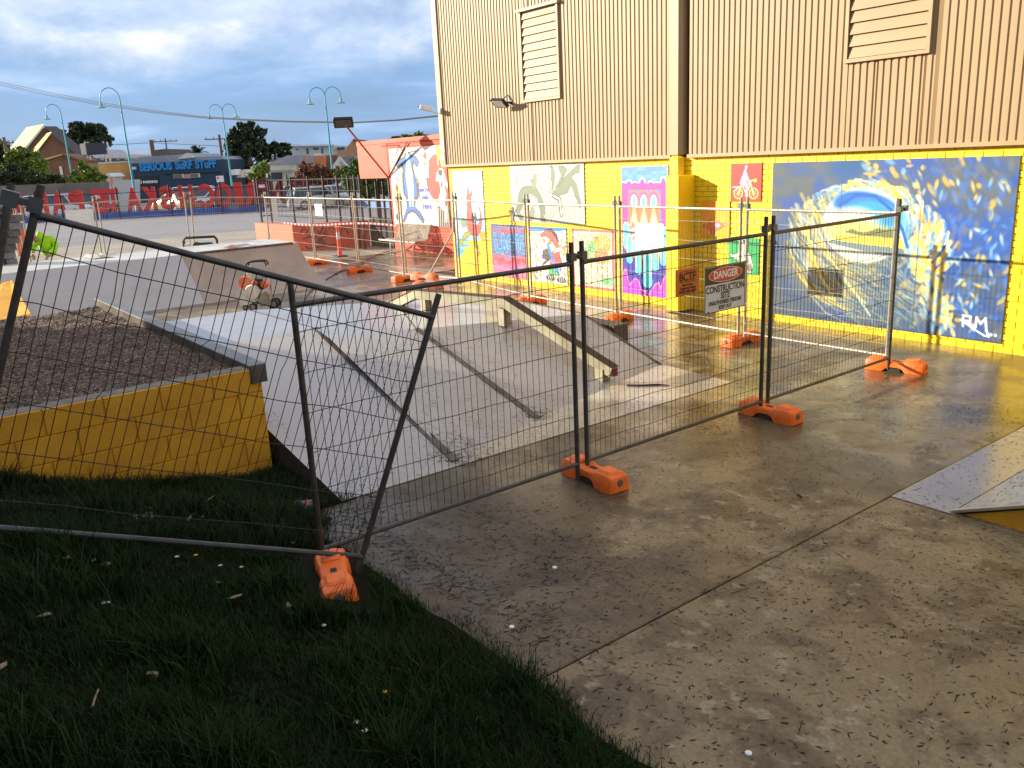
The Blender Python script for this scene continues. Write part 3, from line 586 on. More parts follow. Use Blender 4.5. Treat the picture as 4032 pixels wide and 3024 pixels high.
# boy with cap
P = canvas('boy', 150, (.96, .95, .92)); rg = np.random.default_rng(11)
for k in range(90): P.ell(rg.random(), .1+rg.random()*.9, *(rg.uniform(.018, .045),)*2, [(.96, .35, .35), (.98, .72, .25), (.45, .75, .35), (.55, .35, .75), (.98, .55, .45), (.98, .80, .2)][int(rg.integers(0, 6))], .9)
P.poly([(0, 0), (1, 0), (1, .04), (.8, .06), (0, .09)], (.20, .50, .85)); K = (.22, .16, .12)
P.ell(.52, .27, .23, .19, K); P.ell(.52, .27, .215, .175, (.97, .94, .88)); P.poly([(.30, .14), (.45, .06), (.62, .08), (.74, .20), (.80, .34), (.72, .36), (.62, .24), (.45, .16), (.33, .18)], (.90, .40, .38), 1, K, .012); P.poly([(.40, .05), (.60, .01), (.76, .12), (.82, .28), (.76, .24), (.62, .08), (.46, .06)], (.22, .20, .24))
P.ell(.39, .24, .05, .03, K, 1, .6); P.ell(.56, .26, .06, .035, K, 1, -.4); P.ell(.39, .24, .037, .02, (.95, .60, .35), 1, .6); P.ell(.56, .26, .045, .023, (.95, .60, .35), 1, -.4)
P.poly([(.34, .44), (.46, .38), (.60, .44), (.58, .56), (.46, .62), (.36, .54)], (.36, .32, .30), 1, K, .01); P.poly([(.55, .48), (.80, .42), (.86, .60), (.72, .72), (.54, .70)], (.93, .35, .35), 1, K, .012); P.poly([(.50, .70), (.74, .72), (.80, .84), (.50, .84)], (.35, .75, .40), 1, K, .012)
P.ell(.84, .37, .05, .05, K); P.ell(.84, .37, .038, .038, (.97, .94, .88)); P.poly([(.88, .34), (.99, .30), (.96, .38), (.99, .44)], (.9, .5, .5), 1, K, .008); P.line([(.84, .46), (.92, .68), (.84, .78)], .07, K); P.line([(.84, .46), (.92, .68), (.84, .78)], .05, (.97, .94, .88))
P.line([(.50, .32), (.70, .78)], .075, (.25, .55, .88)); P.ell(.32, .62, .08, .07, K); P.ell(.32, .62, .066, .056, (.97, .94, .88)); P.line([(.36, .66), (.50, .58)], .05, K)
P.ell(.55, .90, .14, .055, K); P.ell(.84, .92, .14, .055, K)
for k in range(4): P.line([(.46+k*.06, .86), (.50+k*.06, .94)], .012, (.9, .9, .9)); P.line([(.76+k*.06, .88), (.80+k*.06, .96)], .012, (.9, .9, .9))
mural('boy', P, 'spotted mural of a scowling boy in a red headband holding a blue bat')
# jungle
P = canvas('jungle', 150, (.93, .88, .74)); P.mix((np.abs(P.U/P.a-.5) > .45)+(np.abs(P.V-.5) > .46)*1., (.95, .42, .40)); rg = np.random.default_rng(12)
P.ell(.72, .22, .22, .16, (.97, .66, .30), .9, 0, .2); P.ell(.46, .34, .17, .16, (.42, .70, .45), .9, .3, .15); P.ell(.85, .85, .16, .07, (.35, .80, .50)); P.ell(.68, .44, .18, .13, (.95, .50, .30), .8, 0, .3)
for k in range(320):
    u, v, a_ = rg.uniform(.08, .92), rg.uniform(.07, .93), rg.uniform(0, 6.28); L = rg.uniform(.03, .10)
    P.line([(u, v), (u+math.cos(a_)*L, v+math.sin(a_)*L)], rg.uniform(.006, .016), [(.30, .26, .20), (.97, .93, .85), (.95, .78, .25), (.85, .45, .25), (.45, .65, .35), (.55, .50, .42), (.96, .94, .9)][int(rg.integers(0, 7))], .85)
mural('jungle', P, 'busy square mural of green and orange animals inside a red border')
# tower with dripping eyes
P = canvas('tower', 150, (.24, .22, .66)); RGB = (.96, .45, .35)
P.poly([(0, 0), (1, 0), (1, .14), (0, .14)], (.32, .52, .84)); P.mix((P.V < .14)*np.clip(P.noise(10, 40, 2)*2-.9, 0, 1)*.7, (.45, .66, .90))
for cx_, h_ in ((.04, .025), (.17, .04), (.30, .025), (.46, .055), (.64, .03), (.76, .02), (.90, .06)): P.ell(cx_, .14, .036, h_, (.95, .88, .84)); P.ell(cx_, .145, .027, h_*.85, (.42, .30, .66))
P.poly([(0, .13), (1, .13), (1, .45), (.86, .45), (.84, .18), (.16, .18), (.13, .45), (0, .45)], (.93, .24, .58)); P.poly([(.16, .18), (.84, .18), (.86, .47), (.14, .47)], (.28, .46, .80)); P.line([(.0, .135), (1, .135)], .01, (.6, .2, .6))
for cx_ in (.28, .49, .70):
    P.ell(cx_, .24, .062, .062, RGB); P.poly([(cx_-.125, .24), (cx_+.125, .24), (cx_+.125, .46), (cx_-.125, .46)], RGB); P.ell(cx_, .25, .050, .055, (.62, .30, .62)); P.ell(cx_, .27, .034, .055, (.95, .93, .85)); P.ell(cx_, .27, .022, .038, (.40, .80, .92)); P.line([(cx_, .33), (cx_-.08, .45)], .02, (.97, .80, .45)); P.line([(cx_, .33), (cx_+.08, .45)], .02, (.97, .80, .45)); P.ell(cx_, .40, .02, .03, (.95, .92, .85))
P.ell(.5, .58, .235, .145, RGB); P.ell(.5, .58, .22, .132, (.62, .82, .92)); P.ell(.5, .60, .20, .125, RGB); P.ell(.5, .60, .185, .115, (.88, .80, .90)); P.ell(.5, .60, .15, .09, RGB); P.ell(.5, .61, .14, .08, (.55, .82, .92)); P.line([(.3, .62), (.42, .60), (.55, .64), (.7, .60)], .018, RGB)
for cx_, y0, y1, wd in ((.10, .46, .60, .05), (.17, .56, .72, .045), (.37, .70, .80, .05), (.56, .70, .88, .075), (.73, .68, .76, .05), (.90, .58, .71, .05), (.93, .48, .54, .04)): P.line([(cx_, y0), (cx_, y1)], wd+.02, (.85, .75, .60)); P.line([(cx_, y0), (cx_, y1)], wd, (.42, .84, .90)); P.ell(cx_, y1, wd*.75, wd*.7, (.42, .84, .90))
P.poly([(0, .86), (.04, .82), (.08, .80), (.12, .86), (.16, .93), (.22, .90), (.28, .87), (.36, .88), (.42, .95), (.60, .98), (.72, .90), (.80, .88), (.84, .93), (.90, .85), (.96, .82), (1, .84), (1, 1), (0, 1)], (.72, .25, .82), 1, (.95, .55, .70), .01)
P.mix(((P.V > .992)+(P.V < .006)+(P.U/P.a < .012)+(P.U/P.a > .988))*1.0, (.95, .62, .55))
mural('tower', P, 'tall purple and pink mural of dripping eyes next to the yellow column')
# cyclist, kart and wrapped figure
P = canvas('cyclist', 110, (.90, .22, .20)); YG = (.86, .90, .42)
for cx_ in (.26, .76): P.ell(cx_, .79, .15, .15, YG); P.ell(cx_, .79, .125, .125, (.90, .22, .20)); 
for cx_ in (.26, .76):
    for k in range(8): P.line([(cx_, .79), (cx_+.13*math.cos(k*.785), .79+.13*math.sin(k*.785))], .012, (.75, .85, .45))
P.line([(.26, .79), (.38, .56), (.52, .80), (.66, .54), (.76, .79)], .035, (.45, .88, .60)); P.line([(.38, .56), (.66, .54), (.64, .46), (.78, .44)], .03, YG); P.ell(.80, .45, .05, .05, (.75, .85, .2)); P.line([(.08, .62), (.34, .62)], .04, (.85, .7, .8)); P.line([(.10, .74), (.34, .58)], .03, (.6, .85, .6))
LV = (.85, .62, .88); P.poly([(.44, .16), (.50, .12), (.52, .24), (.62, .44), (.68, .50), (.60, .54), (.52, .42), (.54, .54), (.60, .62), (.56, .80), (.50, .80), (.50, .64), (.40, .56), (.30, .54), (.34, .40), (.40, .28)], LV); P.ell(.50, .10, .045, .06, LV); P.ell(.53, .84, .05, .03, (.7, .9, .9))
mural('cyclist', P, 'small red mural of a lilac cyclist riding a green bicycle')
P = canvas('kart', 100, (.98, .64, .12)); P.poly([(.16, .78), (.28, .60), (.50, .62), (.60, .54), (.76, .62), (.90, .66), (.70, .80), (.46, .90), (.30, .84)], (.93, .45, .25)); P.ell(.58, .68, .10, .06, (.80, .65, .85)); P.ell(.62, .70, .05, .04, (.9, .8, .9))
for cx_, cy_, r_ in ((.12, .72, .05), (.43, .89, .075), (.84, .66, .06)): P.ell(cx_, cy_, r_, r_, (.55, .38, .32)); P.ell(cx_, cy_, r_*.55, r_*.55, (.70, .68, .60))
P.line([(.78, .60), (.80, .44)], .05, (.97, .86, .15)); P.line([(.28, .60), (.36, .52)], .03, (.9, .4, .3))
mural('kart', P, 'small orange mural of a red go kart')
P = canvas('ninja', 110, (.16, .66, .36)); K = (.15, .15, .15); Wt = (.93, .93, .88)
P.poly([(.44, .06), (.56, .02), (.60, .14), (.56, .26), (.74, .50), (.82, .74), (.78, .94), (.62, .98), (.56, .80), (.42, .66), (.30, .62), (.10, .56), (.04, .44), (.20, .48), (.36, .40), (.42, .24)], Wt, 1, K, .014); P.ell(.51, .09, .05, .03, K)
for k in range(9): P.line([(.40+.03*k, .20+.07*k), (.58+.03*k, .26+.075*k)], .01, K)
for k in range(6): P.line([(.46+.05*k, .30+.08*k), (.40+.05*k, .52+.07*k)], .009, K)
P.poly([(.62, .78), (.74, .72), (.80, .90), (.68, .92)], (.55, .50, .42), 1, K, .01)
mural('ninja', P, 'small green mural of a figure wrapped in white bandages')

# wall lamp and camera on the cladding
t = thing('floodlight', 'black floodlight on a bracket on the tan cladding', 'floodlight', (-14.82, WY-0.09, 3.92))
b = MB(); b.box((-.03, -.10, -.02), (.03, 0.05, .02)); b.box((-.05, .03, -.06), (.05, .05, .06)); b.build('bracket', BLACKM, t)
mm = Matrix.Translation((-.05, -.22, .0)) @ Matrix.Rotation(R(-38), 4, 'X') @ Matrix.Rotation(R(8), 4, 'Z')
b = MB(); b.bbox((-.19, -.12, -.035), (.19, .12, .035), .015, 0, mm); b.build('lamp_body', BLACKM, t)
b = MB(); b.box((-.155, -.09, -.042), (.155, .09, -.036), 0, mm); b.build('lamp_glass', mat('lamp_glass', (.45, .46, .42), .15), t)
b = MB(); b.tube([(-.1, -.05, .1), (-.05, .0, .16), (0.02, 0.03, .06)], .012, 6); b.build('cable', BLACKM, t)
t = thing('security_camera', 'small white security camera on the corner of the hall', 'camera', (-17.50, WY-0.12, 3.97))
b = MB(); b.box((-.03, 0, -.10), (.03, .04, .03)); b.tube([(0, 0.02, -.08), (-.05, -.10, -.07), (-.10, -.18, -.02)], .016, 6); b.build('arm', WHITE, t)
b = MB(); mm = Matrix.Translation((-.16, -.26, .04)) @ Matrix.Rotation(R(-18), 4, 'X') @ Matrix.Rotation(R(-35), 4, 'Z'); b.bbox((-.055, -.16, -.05), (.055, .16, .05), .02, 0, mm); b.build('camera_body', WHITE, t)
b = MB(); b.lathe([(.04, -.01), (.04, .012)], (0, 0, 0), 12); b.v = [tuple(mm @ Matrix.Translation((0, -.165, 0)) @ Matrix.Rotation(R(90), 4, 'X') @ Vector(v)) for v in b.v]; b.build('lens', BLACKM, t)
for z_, nm, lb in ((3.2, 'wall_notice', 'white notice on the hall corner above the lilac one'), (2.88, 'wall_notice', 'lilac printed notice low on the hall corner')):
    b = MB(); b.box((-17.60, WY-.092, z_-.10), (-17.46, WY-.087, z_+.10)); o = b.build(nm, WHITE if z_ > 3 else mat('lilac_paper', (.55, .5, .75), .6)); tag(o, lb, 'notice')

# ================================================================= ORANGE BUILDING beyond the hall
OY = 14.3
ob = thing('orange_building', 'orange painted brick toilet block with a big white mural behind the bench', 'building', (-25.1, OY, 0))
O0 = Vector((-25.1, OY, 0))
def obl(b, name, m, **k):
    b.v = [tuple(Vector(v)-O0) for v in b.v]; return b.build(name, m, ob, **k)
b = MB(); b.box((-25.08, OY+.012, -.3), (-17.7, OY+.3, 3.42)); obl(b, 'mortar_wall', ORW2)
b = MB()
for r in range(39):
    z0 = r*.0866; off = (r % 2)*.12
    for c in range(-1, 31):
        x0 = max(-25.08, -25.08+c*.24+off); x1 = min(-25.08+c*.24+off+.231, -17.7)
        if x1-x0 < .03 or (x0 > -24.9 and x1 < -21.7 and .85 < z0 < 3.2): continue
        brick_geo(b, (x0, x1, z0, z0+.0776)); 
        for i in range(-8, 0): b.v[i] = (b.v[i][0], b.v[i][1]-WY+OY, b.v[i][2])
obl(b, 'brick_courses', ORW, kind='stuff')
b = MB(); b.box((-27.15, OY-.02, 3.43), (-17.7, OY+1.2, 3.56)); obl(b, 'parapet_cap', ORW)
b = MB(); b.box((-27.13, OY-.005, 2.33), (-25.09, OY+1.1, 3.425)); obl(b, 'canopy', ORW)
b = MB(); b.box((-25.08, OY+.31, -.3), (-24.9, OY+6, 3.42)); b.box((-24.9, OY+5.8, -.3), (-17.7, OY+6, 3.42)); obl(b, 'side_wall', ORW)
b = MB(); b.box((-24.9, OY+.31, 3.3), (-17.7, OY+5.8, 3.4)); obl(b, 'roof', ORW2)
# its mural: white ground, blue creature, skull, figure in a hat
P = Paint(3.35, 2.42, 300, (.86, .85, .82)); K = (.24, .22, .18); a_ = P.a
P.ell(.34, .06, .30, .34, (.66, .66, .62)); P.mix((P.V < .0)*1., (1, 1, 1))
P.poly([(.72, .30), (.86, .16), (1, .18), (1, .74), (.90, .74), (.78, .60), (.70, .44)], (.86, .24, .20)); P.ell(.86, .40, .30, .30, (.86, .24, .20), 1)
P.poly([(.80, .74), (1, .70), (1, 1), (.80, 1)], (.20, .18, .15))
for k in range(7): P.line([(.82+.03*k, .72), (.80+.035*k, 1)], .01, (.85, .82, .75))
BLU = (.16, .38, .72)
def sym(pts, col, **kw): P.poly(pts, col, **kw)
P.poly([(.30, .07), (.36, .05), (.42, .10), (.50, .12), (.55, .20), (.50, .26), (.45, .20), (.43, .26), (.47, .40), (.49, .55), (.48, .66), (.43, .68), (.42, .76), (.50, .82), (.57, .92), (.54, .98), (.48, .92), (.40, .84), (.34, .83), (.27, .86), (.20, .97), (.16, .96), (.20, .86), (.26, .76), (.25, .64), (.22, .60), (.21, .44), (.24, .28), (.20, .22), (.15, .26), (.12, .22), (.18, .14), (.27, .12)], K)
P.poly([(.31, .09), (.36, .07), (.41, .12), (.49, .14), (.53, .20), (.50, .23), (.44, .17), (.41, .20), (.41, .28), (.45, .42), (.47, .55), (.46, .63), (.42, .62), (.40, .76), (.48, .83), (.545, .93), (.53, .95), (.48, .89), (.41, .81), (.34, .80), (.27, .83), (.20, .94), (.185, .94), (.22, .84), (.28, .75), (.28, .62), (.24, .58), (.24, .44), (.27, .28), (.25, .20), (.20, .18), (.15, .23), (.14, .21), (.20, .15), (.28, .14)], BLU)
P.poly([(.33, .10), (.37, .10), (.385, .20), (.41, .34), (.41, .56), (.385, .76), (.36, .76), (.355, .56), (.34, .76), (.31, .76), (.30, .56), (.28, .36), (.31, .20)], (.66, .78, .88)); P.ell(.345, .13, .05, .06, (.55, .70, .85)); P.ell(.34, .04, .03, .04, (.97, .97, .95))
for k in range(40): P.line([(.22+.03*random.random(), .3+.3*random.random()), (.20+.03*random.random(), .32+.3*random.random())], .008, K, .7); P.line([(.46+.03*random.random(), .32+.36*random.random()), (.50+.02*random.random(), .34+.36*random.random())], .008, K, .7)
P.line([(.05, .30), (.08, .38), (.15, .42)], .02, K); P.ell(.06, .33, .03, .06, (.9, .9, .85), 1, .3)
P.ell(.10, .60, .075, .16, K, 1, .2); P.ell(.10, .60, .065, .15, (.93, .66, .32), 1, .2); P.ell(.10, .52, .03, .05, K); P.poly([(.06, .70), (.14, .70), (.15, .84), (.08, .86)], (.93, .62, .30), 1, K, .01); P.ell(.06, .90, .03, .05, K)
P.ell(.655, .20, .085, .135, K); P.poly([(.61, .26), (.70, .26), (.705, .40), (.625, .41)], K); P.ell(.655, .20, .075, .125, (.78, .86, .74)); P.poly([(.62, .26), (.69, .26), (.695, .385), (.635, .395)], (.78, .86, .74)); P.ell(.655, .12, .04, .04, (.85, .30, .28)); P.ell(.635, .215, .014, .02, K); P.ell(.675, .21, .014, .02, K)
P.ell(.90, .08, .09, .115, K); P.ell(.90, .08, .08, .10, (.93, .80, .15)); P.ell(.93, .03, .045, .05, (.35, .68, .55)); P.line([(.86, .17), (.86, .23)], .03, (.9, .7, .2)); P.line([(.91, .18), (.92, .24)], .03, (.9, .7, .2))
W_ = (.85, .83, .78); P.poly([(.82, .34), (.88, .27), (.94, .28), (.96, .36), (1, .46), (.99, .54), (.94, .46), (.97, .60), (.93, .70), (.97, .78), (.95, .95), (.92, .95), (.91, .80), (.88, .80), (.84, .74), (.80, .76), (.83, .64), (.87, .56), (.86, .44), (.80, .44)], W_, 1, K, .01); P.ell(.89, .33, .05, .04, K); P.ell(.90, .48, .02, .04, K)
P.line([(.88, .58), (.90, .66)], .01, K)
o = link('mural', P.mesh('mural', MURAL)); o.location = (-24.93, OY-.02, .83); tag(o, 'big white and red mural of a blue horned creature above the steel bench', 'mural')
SCR = mat('blue_scrawl_paint', (.12, .14, .60), .6)
for s_, x_, z_, q in (("we're", -22.95, 1.95, .24), ('right', -22.92, 1.72, .2), ('Here', -22.83, 1.44, .26)):
    txt(s_, q, SCR, o, face_mtx(Vector((x_, OY-.03, z_))-Vector((-24.93, OY-.02, .83)), (1, 0, 0), (0, 0, 1)), 'scrawled_word', .006, 1.0, .001)
# arm floodlight
t = thing('arm_floodlight', 'black floodlight on a long rusty arm leaning out from the orange wall', 'floodlight', (-25.1, OY-.03, 2.35))
RUST = mat('rusty_red_steel', (.45, .10, .06), .6, .2, scale=6, col2=(.25, .09, .05)); t0 = Vector((-25.1, OY-.03, 2.35)); hd = wp(1352, 482, 12.6)
b = MB(); b.tube([Vector((0, 0, 0)), hd-t0], .03, 8); b.build('arm', RUST, t)
b = MB(); b.tube([(.02, 0, 0), wp(1603, 560, 14.25)-t0], .022, 6); b.tube([wp(1500, 576, 13.4)-t0, wp(1572, 572, 13.9)-t0, wp(1588, 600, 14.2)-t0], .014, 6); b.tube([wp(1572, 572, 13.9)-t0, (0.02, 0, .1)], .012, 6); b.build('stay', RUST, t)
mm = Matrix.Translation(hd-t0) @ Matrix.Rotation(R(60), 4, 'Z') @ Matrix.Rotation(R(-35), 4, 'X')
b = MB(); b.bbox((-.30, -.22, -.04), (.30, .22, .05), .02, 0, mm); b.build('lamp_head', BLACKM, t)
b = MB(); b.box((-.25, -.17, -.046), (.25, .17, -.04), 0, mm); b.build('lamp_glass', GLASS, t)

# bench of steel slats
BX0, BX1, BYB = -24.35, -22.45, OY-.32
t = thing('park_bench', 'slatted white steel bench against the orange wall', 'bench', (-23.4, BYB, 0)); BB = Vector((-23.4, BYB, 0))
SL = mat('cream_steel_slats', (.66, .60, .50), .5, 0, scale=3)
for k in range(24):
    x = BX0+(BX1-BX0)*(k+.5)/24-BB.x; b = MB()
    pts = [(x, -.46, .40), (x, -.42, .44), (x, -.10, .42), (x, .0, .46), (x, .14, .86), (x, .17, .90)]
    b.tube(pts, .022, 5); b.build('slat', SL, t)
for nm, z_, y_ in (('front_rail', .40, -.47), ('back_rail', .89, .18)):
    b = MB(); b.tube([(BX0-BB.x-.35*(z_ < .5), y_, z_), (BX1-BB.x, y_, z_)], .028, 8); b.build(nm, SL, t)
for x in (-.72, .72):
    b = MB(); b.tube([(x, -.40, 0), (x, -.40, .40), (x, .0, .40)], .028, 6); b.build('leg', SL, t)
    b = MB(); b.tube([(x, .12, 0), (x, .02, .40), (x, .15, .84)], .028, 6); b.build('leg', SL, t)

# ---- low orange wall with graffiti, black gate and steel fence behind it
ORL = mat('orange_wall_paint', (.76, .15, .06), .6, 0, scale=1.5, col2=(.68, .12, .05)); ORD = mat('shaded_orange_wall_paint', (.78, .085, .02), .6, 0, scale=1.0, col2=(.60, .075, .025))  # graffiti wing: same wall paint with its shade put into the colour
CNR = gp(1149, 886, .92); LFT = gp(1003, 878, .92); CNR.z = LFT.z = 0; ENDP = Vector((-26.7, 14.25, 0))
t = thing('low_wall', 'low orange rendered wall with black graffiti in front of the steel gate', 'wall', CNR)
def wallseg(a, b_, h, th, name, m):
    d = (b_-a).normalized(); n = Vector((-d.y, d.x, 0)); q = MB()
    vs = [a, b_, b_+n*th, a+n*th]; q.prism([Vector((v.x, v.y, h)) for v in vs], (0, 0, -h-.2)); q.v = [tuple(Vector(v)-CNR) for v in q.v]; return q.build(name, m, t)
wallseg(LFT, CNR, .92, .22, 'left_wing', ORL); wallseg(CNR+Vector((.002, .0, 0)), ENDP, .915, .22, 'graffiti_wing', ORD)
dd = (ENDP-CNR).normalized(); nn = Vector((dd.y, -dd.x, 0)); GRF = mat('black_spray_paint', (.012, .012, .014), .5)
L2 = (ENDP-CNR).length
def gpt(u, z_): return CNR+dd*(u*L2)+nn*.012+Vector((0, 0, z_))-CNR
b = MB()
for st in ([(.10, .62), (.14, .80), (.20, .70), (.16, .60), (.22, .56)], [(.24, .56), (.28, .78), (.34, .62), (.29, .52)], [(.33, .50), (.40, .80), (.44, .66), (.38, .58), (.46, .52)], [(.46, .70), (.52, .80), (.56, .60), (.62, .86)], [(.12, .42), (.22, .50), (.34, .40), (.44, .48)], [(.30, .34), (.38, .36)], [(.28, .28), (.40, .30)], [(.14, .18), (.18, .08), (.40, .14), (.58, .16)], [(.32, .22), (.42, .22)], [(.60, .40), (.66, .80), (.72, .50)]):
    b.tube([gpt(u, z_) for u, z_ in st], .02, 4)
b.build('graffiti_tag', GRF, t)
t = thing('black_gate', 'solid black gate panel between the low orange wall and the toilet block', 'gate', (-26.65, 14.28, 0))
b = MB(); b.box((0, 0, .02), (1.5, .05, 1.02)); b.build('gate_leaf', BLACKM, t)
b = MB(); 
for k in range(3): b.box((k*.75-.03, -.01, 0), (k*.75+.03, .06, 2.3))
b.build('gate_post', BLACKM, t, kind='stuff')
def post_fence(name, label, pts, H, rails, nbar, group=None, pr=.035, bar=.010):
    t = thing(name, label, 'fence', pts[0], 0, group); o = Vector(pts[0])
    for a in pts:
        q = MB(); q.bbox((-pr, -pr, 0), (pr, pr, H+.08), .012, 0, Matrix.Translation(Vector(a)-o)); q.build('post', BLACKM, t)
    for i in range(len(pts)-1):
        a, c = Vector(pts[i])-o, Vector(pts[i+1])-o
        for z_ in rails:
            q = MB(); q.tube([a+Vector((0, 0, z_)), c+Vector((0, 0, z_))], .022, 5); q.build('rail', BLACKM, t)
        q = MB(); n = max(2, int(nbar*(c-a).length))
        for k in range(1, n): p = a.lerp(c, k/n); q.tube([p+Vector((0, 0, rails[0])), p+Vector((0, 0, H))], bar, 3, cap=False)
        if nbar: q.build('bars', BLACKM, t, kind='stuff')
    return t
fpts = [(gp(1040, 942).x, gp(1040, 942).y, 0)]
for px in (1075, 1165, 1232, 1290, 1345, 1388, 1412, 1432): 
    p = wp(px, 900, 13.75); fpts.append((p.x, p.y, 0))
post_fence('steel_fence', 'tall black steel fence rising behind the low orange wall', fpts, 2.4, (.95, 1.95, 2.36), 3.0, bar=.008)
t = post_fence('gate_frame', 'black pool style gate posts under the orange canopy', [(-26.6, 14.6, 0), (-26.1, 14.6, 0), (-25.6, 14.6, 0), (-25.16, 14.6, 0)], 2.3, (.1, 1.3, 2.2), 0)

# ================================================================= QUARTER PIPE and BANK
t = thing('quarter_pipe', 'low concrete quarter pipe and bank with pale top deck', 'skate ramp', (-20.8, 6, 0)); T0 = Vector((-20.8, 6, 0)); ZD = .93
def qb(b, name, m, **k):
    b.v = [tuple(Vector(v)-T0) for v in b.v]; return b.build(name, m, t, **k)
b = MB(); prof = []
for k in range(15):
    a = k/14; an = a*R(52); prof.append((-18.75-2.05*math.sin(an)/math.sin(R(52)), ZD*(1-math.cos(an))/(1-math.cos(R(52)))))
ya, yb = 6.02, 8.98
vs = [(x, ya-(.2*(1-i/14)), z) for i, (x, z) in enumerate(prof)]+[(x, yb, z) for x, z in prof]
b.add(vs, [(i, 15+i, 16+i, i+1) for i in range(14)]+[tuple(range(15, 30))+((30),)])if False else b.add(vs+[(-20.8, yb, 0)], [(i, 15+i, 16+i, i+1) for i in range(14)]+[tuple(range(15, 30))+(30,)])
qb(b, 'transition', QPC, smooth=True)
b = MB(); b.prism([(-18.85, 6.02-.2, .0), (-20.8, 6.02, ZD-.004), (-20.8, -6, ZD-.004), (-18.95, -6, .0)], (0, 0, -.2)); qb(b, 'bank', PAINTG)
b = MB(); b.sheet([(-18.85, 5.82, 0), (-20.8, 6.02, ZD-.004), (-20.8, 6.02, 0)]); qb(b, 'cheek', QPC)
b = MB(); b.bbox((-23.0, -6, -.1), (-20.80, 9.0, ZD), .02); qb(b, 'top_deck', DECKC)
b = MB(); b.tube([(-20.80, 6.05, ZD-.005), (-20.80, 8.85, ZD-.005)], .035, 8); qb(b, 'coping_pipe', STEEL)
# ================================================================= FUN BOX
t = thing('fun_box', 'wide grey painted fun box ramp with two steel seams', 'skate ramp', (-9, 5, 0)); T0 = Vector((-9, 5, 0))
Tt = [gp(1290, 1985), gp(1793, 1817), gp(2116, 1649), gp(2600, 1437)]
Ut = [gp(911, 1349, .7), gp(1240, 1292, .7), gp(1300, 1334, .665), gp(1640, 1296, .65), gp(2290, 1235, .52)]
Tt[0] = Vector((-6.30, 2.86, 0)); E0 = .004
for v in Tt: v.z = E0
Bk = [Vector((-12.9, 3.0, .7)), Vector((-12.75, 4.6, .7)), Vector((-12.2, 5.66, .68)), Vector((-11.9, 6.7, .64)), Vector((-11.4, 8.4, .52))]
Bf = [Vector((-15.4, 3.0, 0)), Vector((-15.3, 4.6, 0)), Vector((-15.0, 5.7, 0)), Vector((-14.6, 6.8, 0)), Vector((-14.0, 8.5, 0))]
Ut[0] = Vector((Ut[0].x, 2.92, .7))
def subq(b, a, c, d, e, n=6):
    pass
b = MB(); b.add([Tt[0], Tt[1], Ut[1], Ut[0]], [(0, 1, 2, 3)]); qb(b, 'left_bank', PAINTG)
def pline(ps, u):
    u *= len(ps)-1; i = min(int(u), len(ps)-2); return ps[i].lerp(ps[i+1], u-i)
b = MB(); b.add([pline([Tt[1], Tt[2], Tt[3]], i/24).lerp(pline([Ut[2], Ut[3], Ut[4]], i/24), j/12) for j in range(13) for i in range(25)], [(j*25+i, j*25+i+1, (j+1)*25+i+1, (j+1)*25+i) for j in range(12) for i in range(24)]); qb(b, 'main_bank', PAINTG, smooth=True)
b = MB(); vs = Ut+Bk; b.add(vs, [(0, 1, 6, 5), (1, 2, 3, 7, 6), (3, 4, 9, 8, 7)]); qb(b, 'platform', PAINTD)
b = MB(); b.add(Bk+Bf, [(0, 1, 6, 5), (1, 2, 7, 6), (2, 3, 8, 7), (3, 4, 9, 8)]); qb(b, 'rear_bank', PAINTG)
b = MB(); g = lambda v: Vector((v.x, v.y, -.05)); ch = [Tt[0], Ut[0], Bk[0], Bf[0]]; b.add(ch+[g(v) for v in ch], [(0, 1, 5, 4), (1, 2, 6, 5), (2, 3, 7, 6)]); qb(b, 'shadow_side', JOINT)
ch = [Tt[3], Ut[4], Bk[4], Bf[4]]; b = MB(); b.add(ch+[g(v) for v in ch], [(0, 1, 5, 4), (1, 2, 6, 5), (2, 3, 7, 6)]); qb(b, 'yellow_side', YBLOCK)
b = MB(); b.prism([Tt[0], (-6.285, 8.14, E0), (-7.45, 8.24, E0), Tt[3], Tt[2], Tt[1]], (0, 0, -.0035)); 
b.v = [(v[0], v[1], max(v[2], .0008)) for v in b.v]; qb(b, 'painted_apron', mat('pale_apron_paint', (.40, .35, .28), .35, 0, scale=1.5, col2=(.27, .23, .175), detail=8, rough2=.22, coords='World'))
def strip(b, a, c, wd, lift=.012):
    a, c = Vector(a), Vector(c); d = (c-a).normalized(); s_ = Vector((-d.y, d.x, 0)).normalized()*wd/2; up = Vector((0, 0, lift)); b.prism([a-s_+up, c-s_+up, c+s_+up, a+s_+up], (0, 0, -lift-.01))
for a, c in ((Ut[1], Tt[1]), (Ut[3].lerp(Ut[2], .0), Tt[2])):
    b = MB(); strip(b, a, c, .085); qb(b, 'steel_seam', STEEL)
b = MB(); strip(b, Ut[4], Tt[3], .05, .008); strip(b, Ut[4], Bk[4], .05, .008); qb(b, 'edge_angle', STEEL)
b = MB(); strip(b, Ut[1], Bk[1], .018, .003); strip(b, Ut[3], Bk[3], .014, .003); qb(b, 'platform_joint', JOINT)
# edge step seen at the right of the fun box
t = thing('kicker_step', 'small yellow sided steel edged ledge at the right of the fun box', 'skate ledge', (-9.3, 8.6, 0)); T0 = Vector((-9.3, 8.6, 0))
a = wp(2345, 1262, 8.45); 
b = MB(); b.box((-9.7, 8.37, 0), (-8.60, 8.62, .33)); qb(b, 'yellow_block', YBLOCK)
b = MB(); b.box((-9.72, 8.35, .332), (-8.58, 8.64, .38)); b.box((-8.598, 8.35, .0), (-8.55, 8.64, .38)); qb(b, 'steel_edge', STEEL)
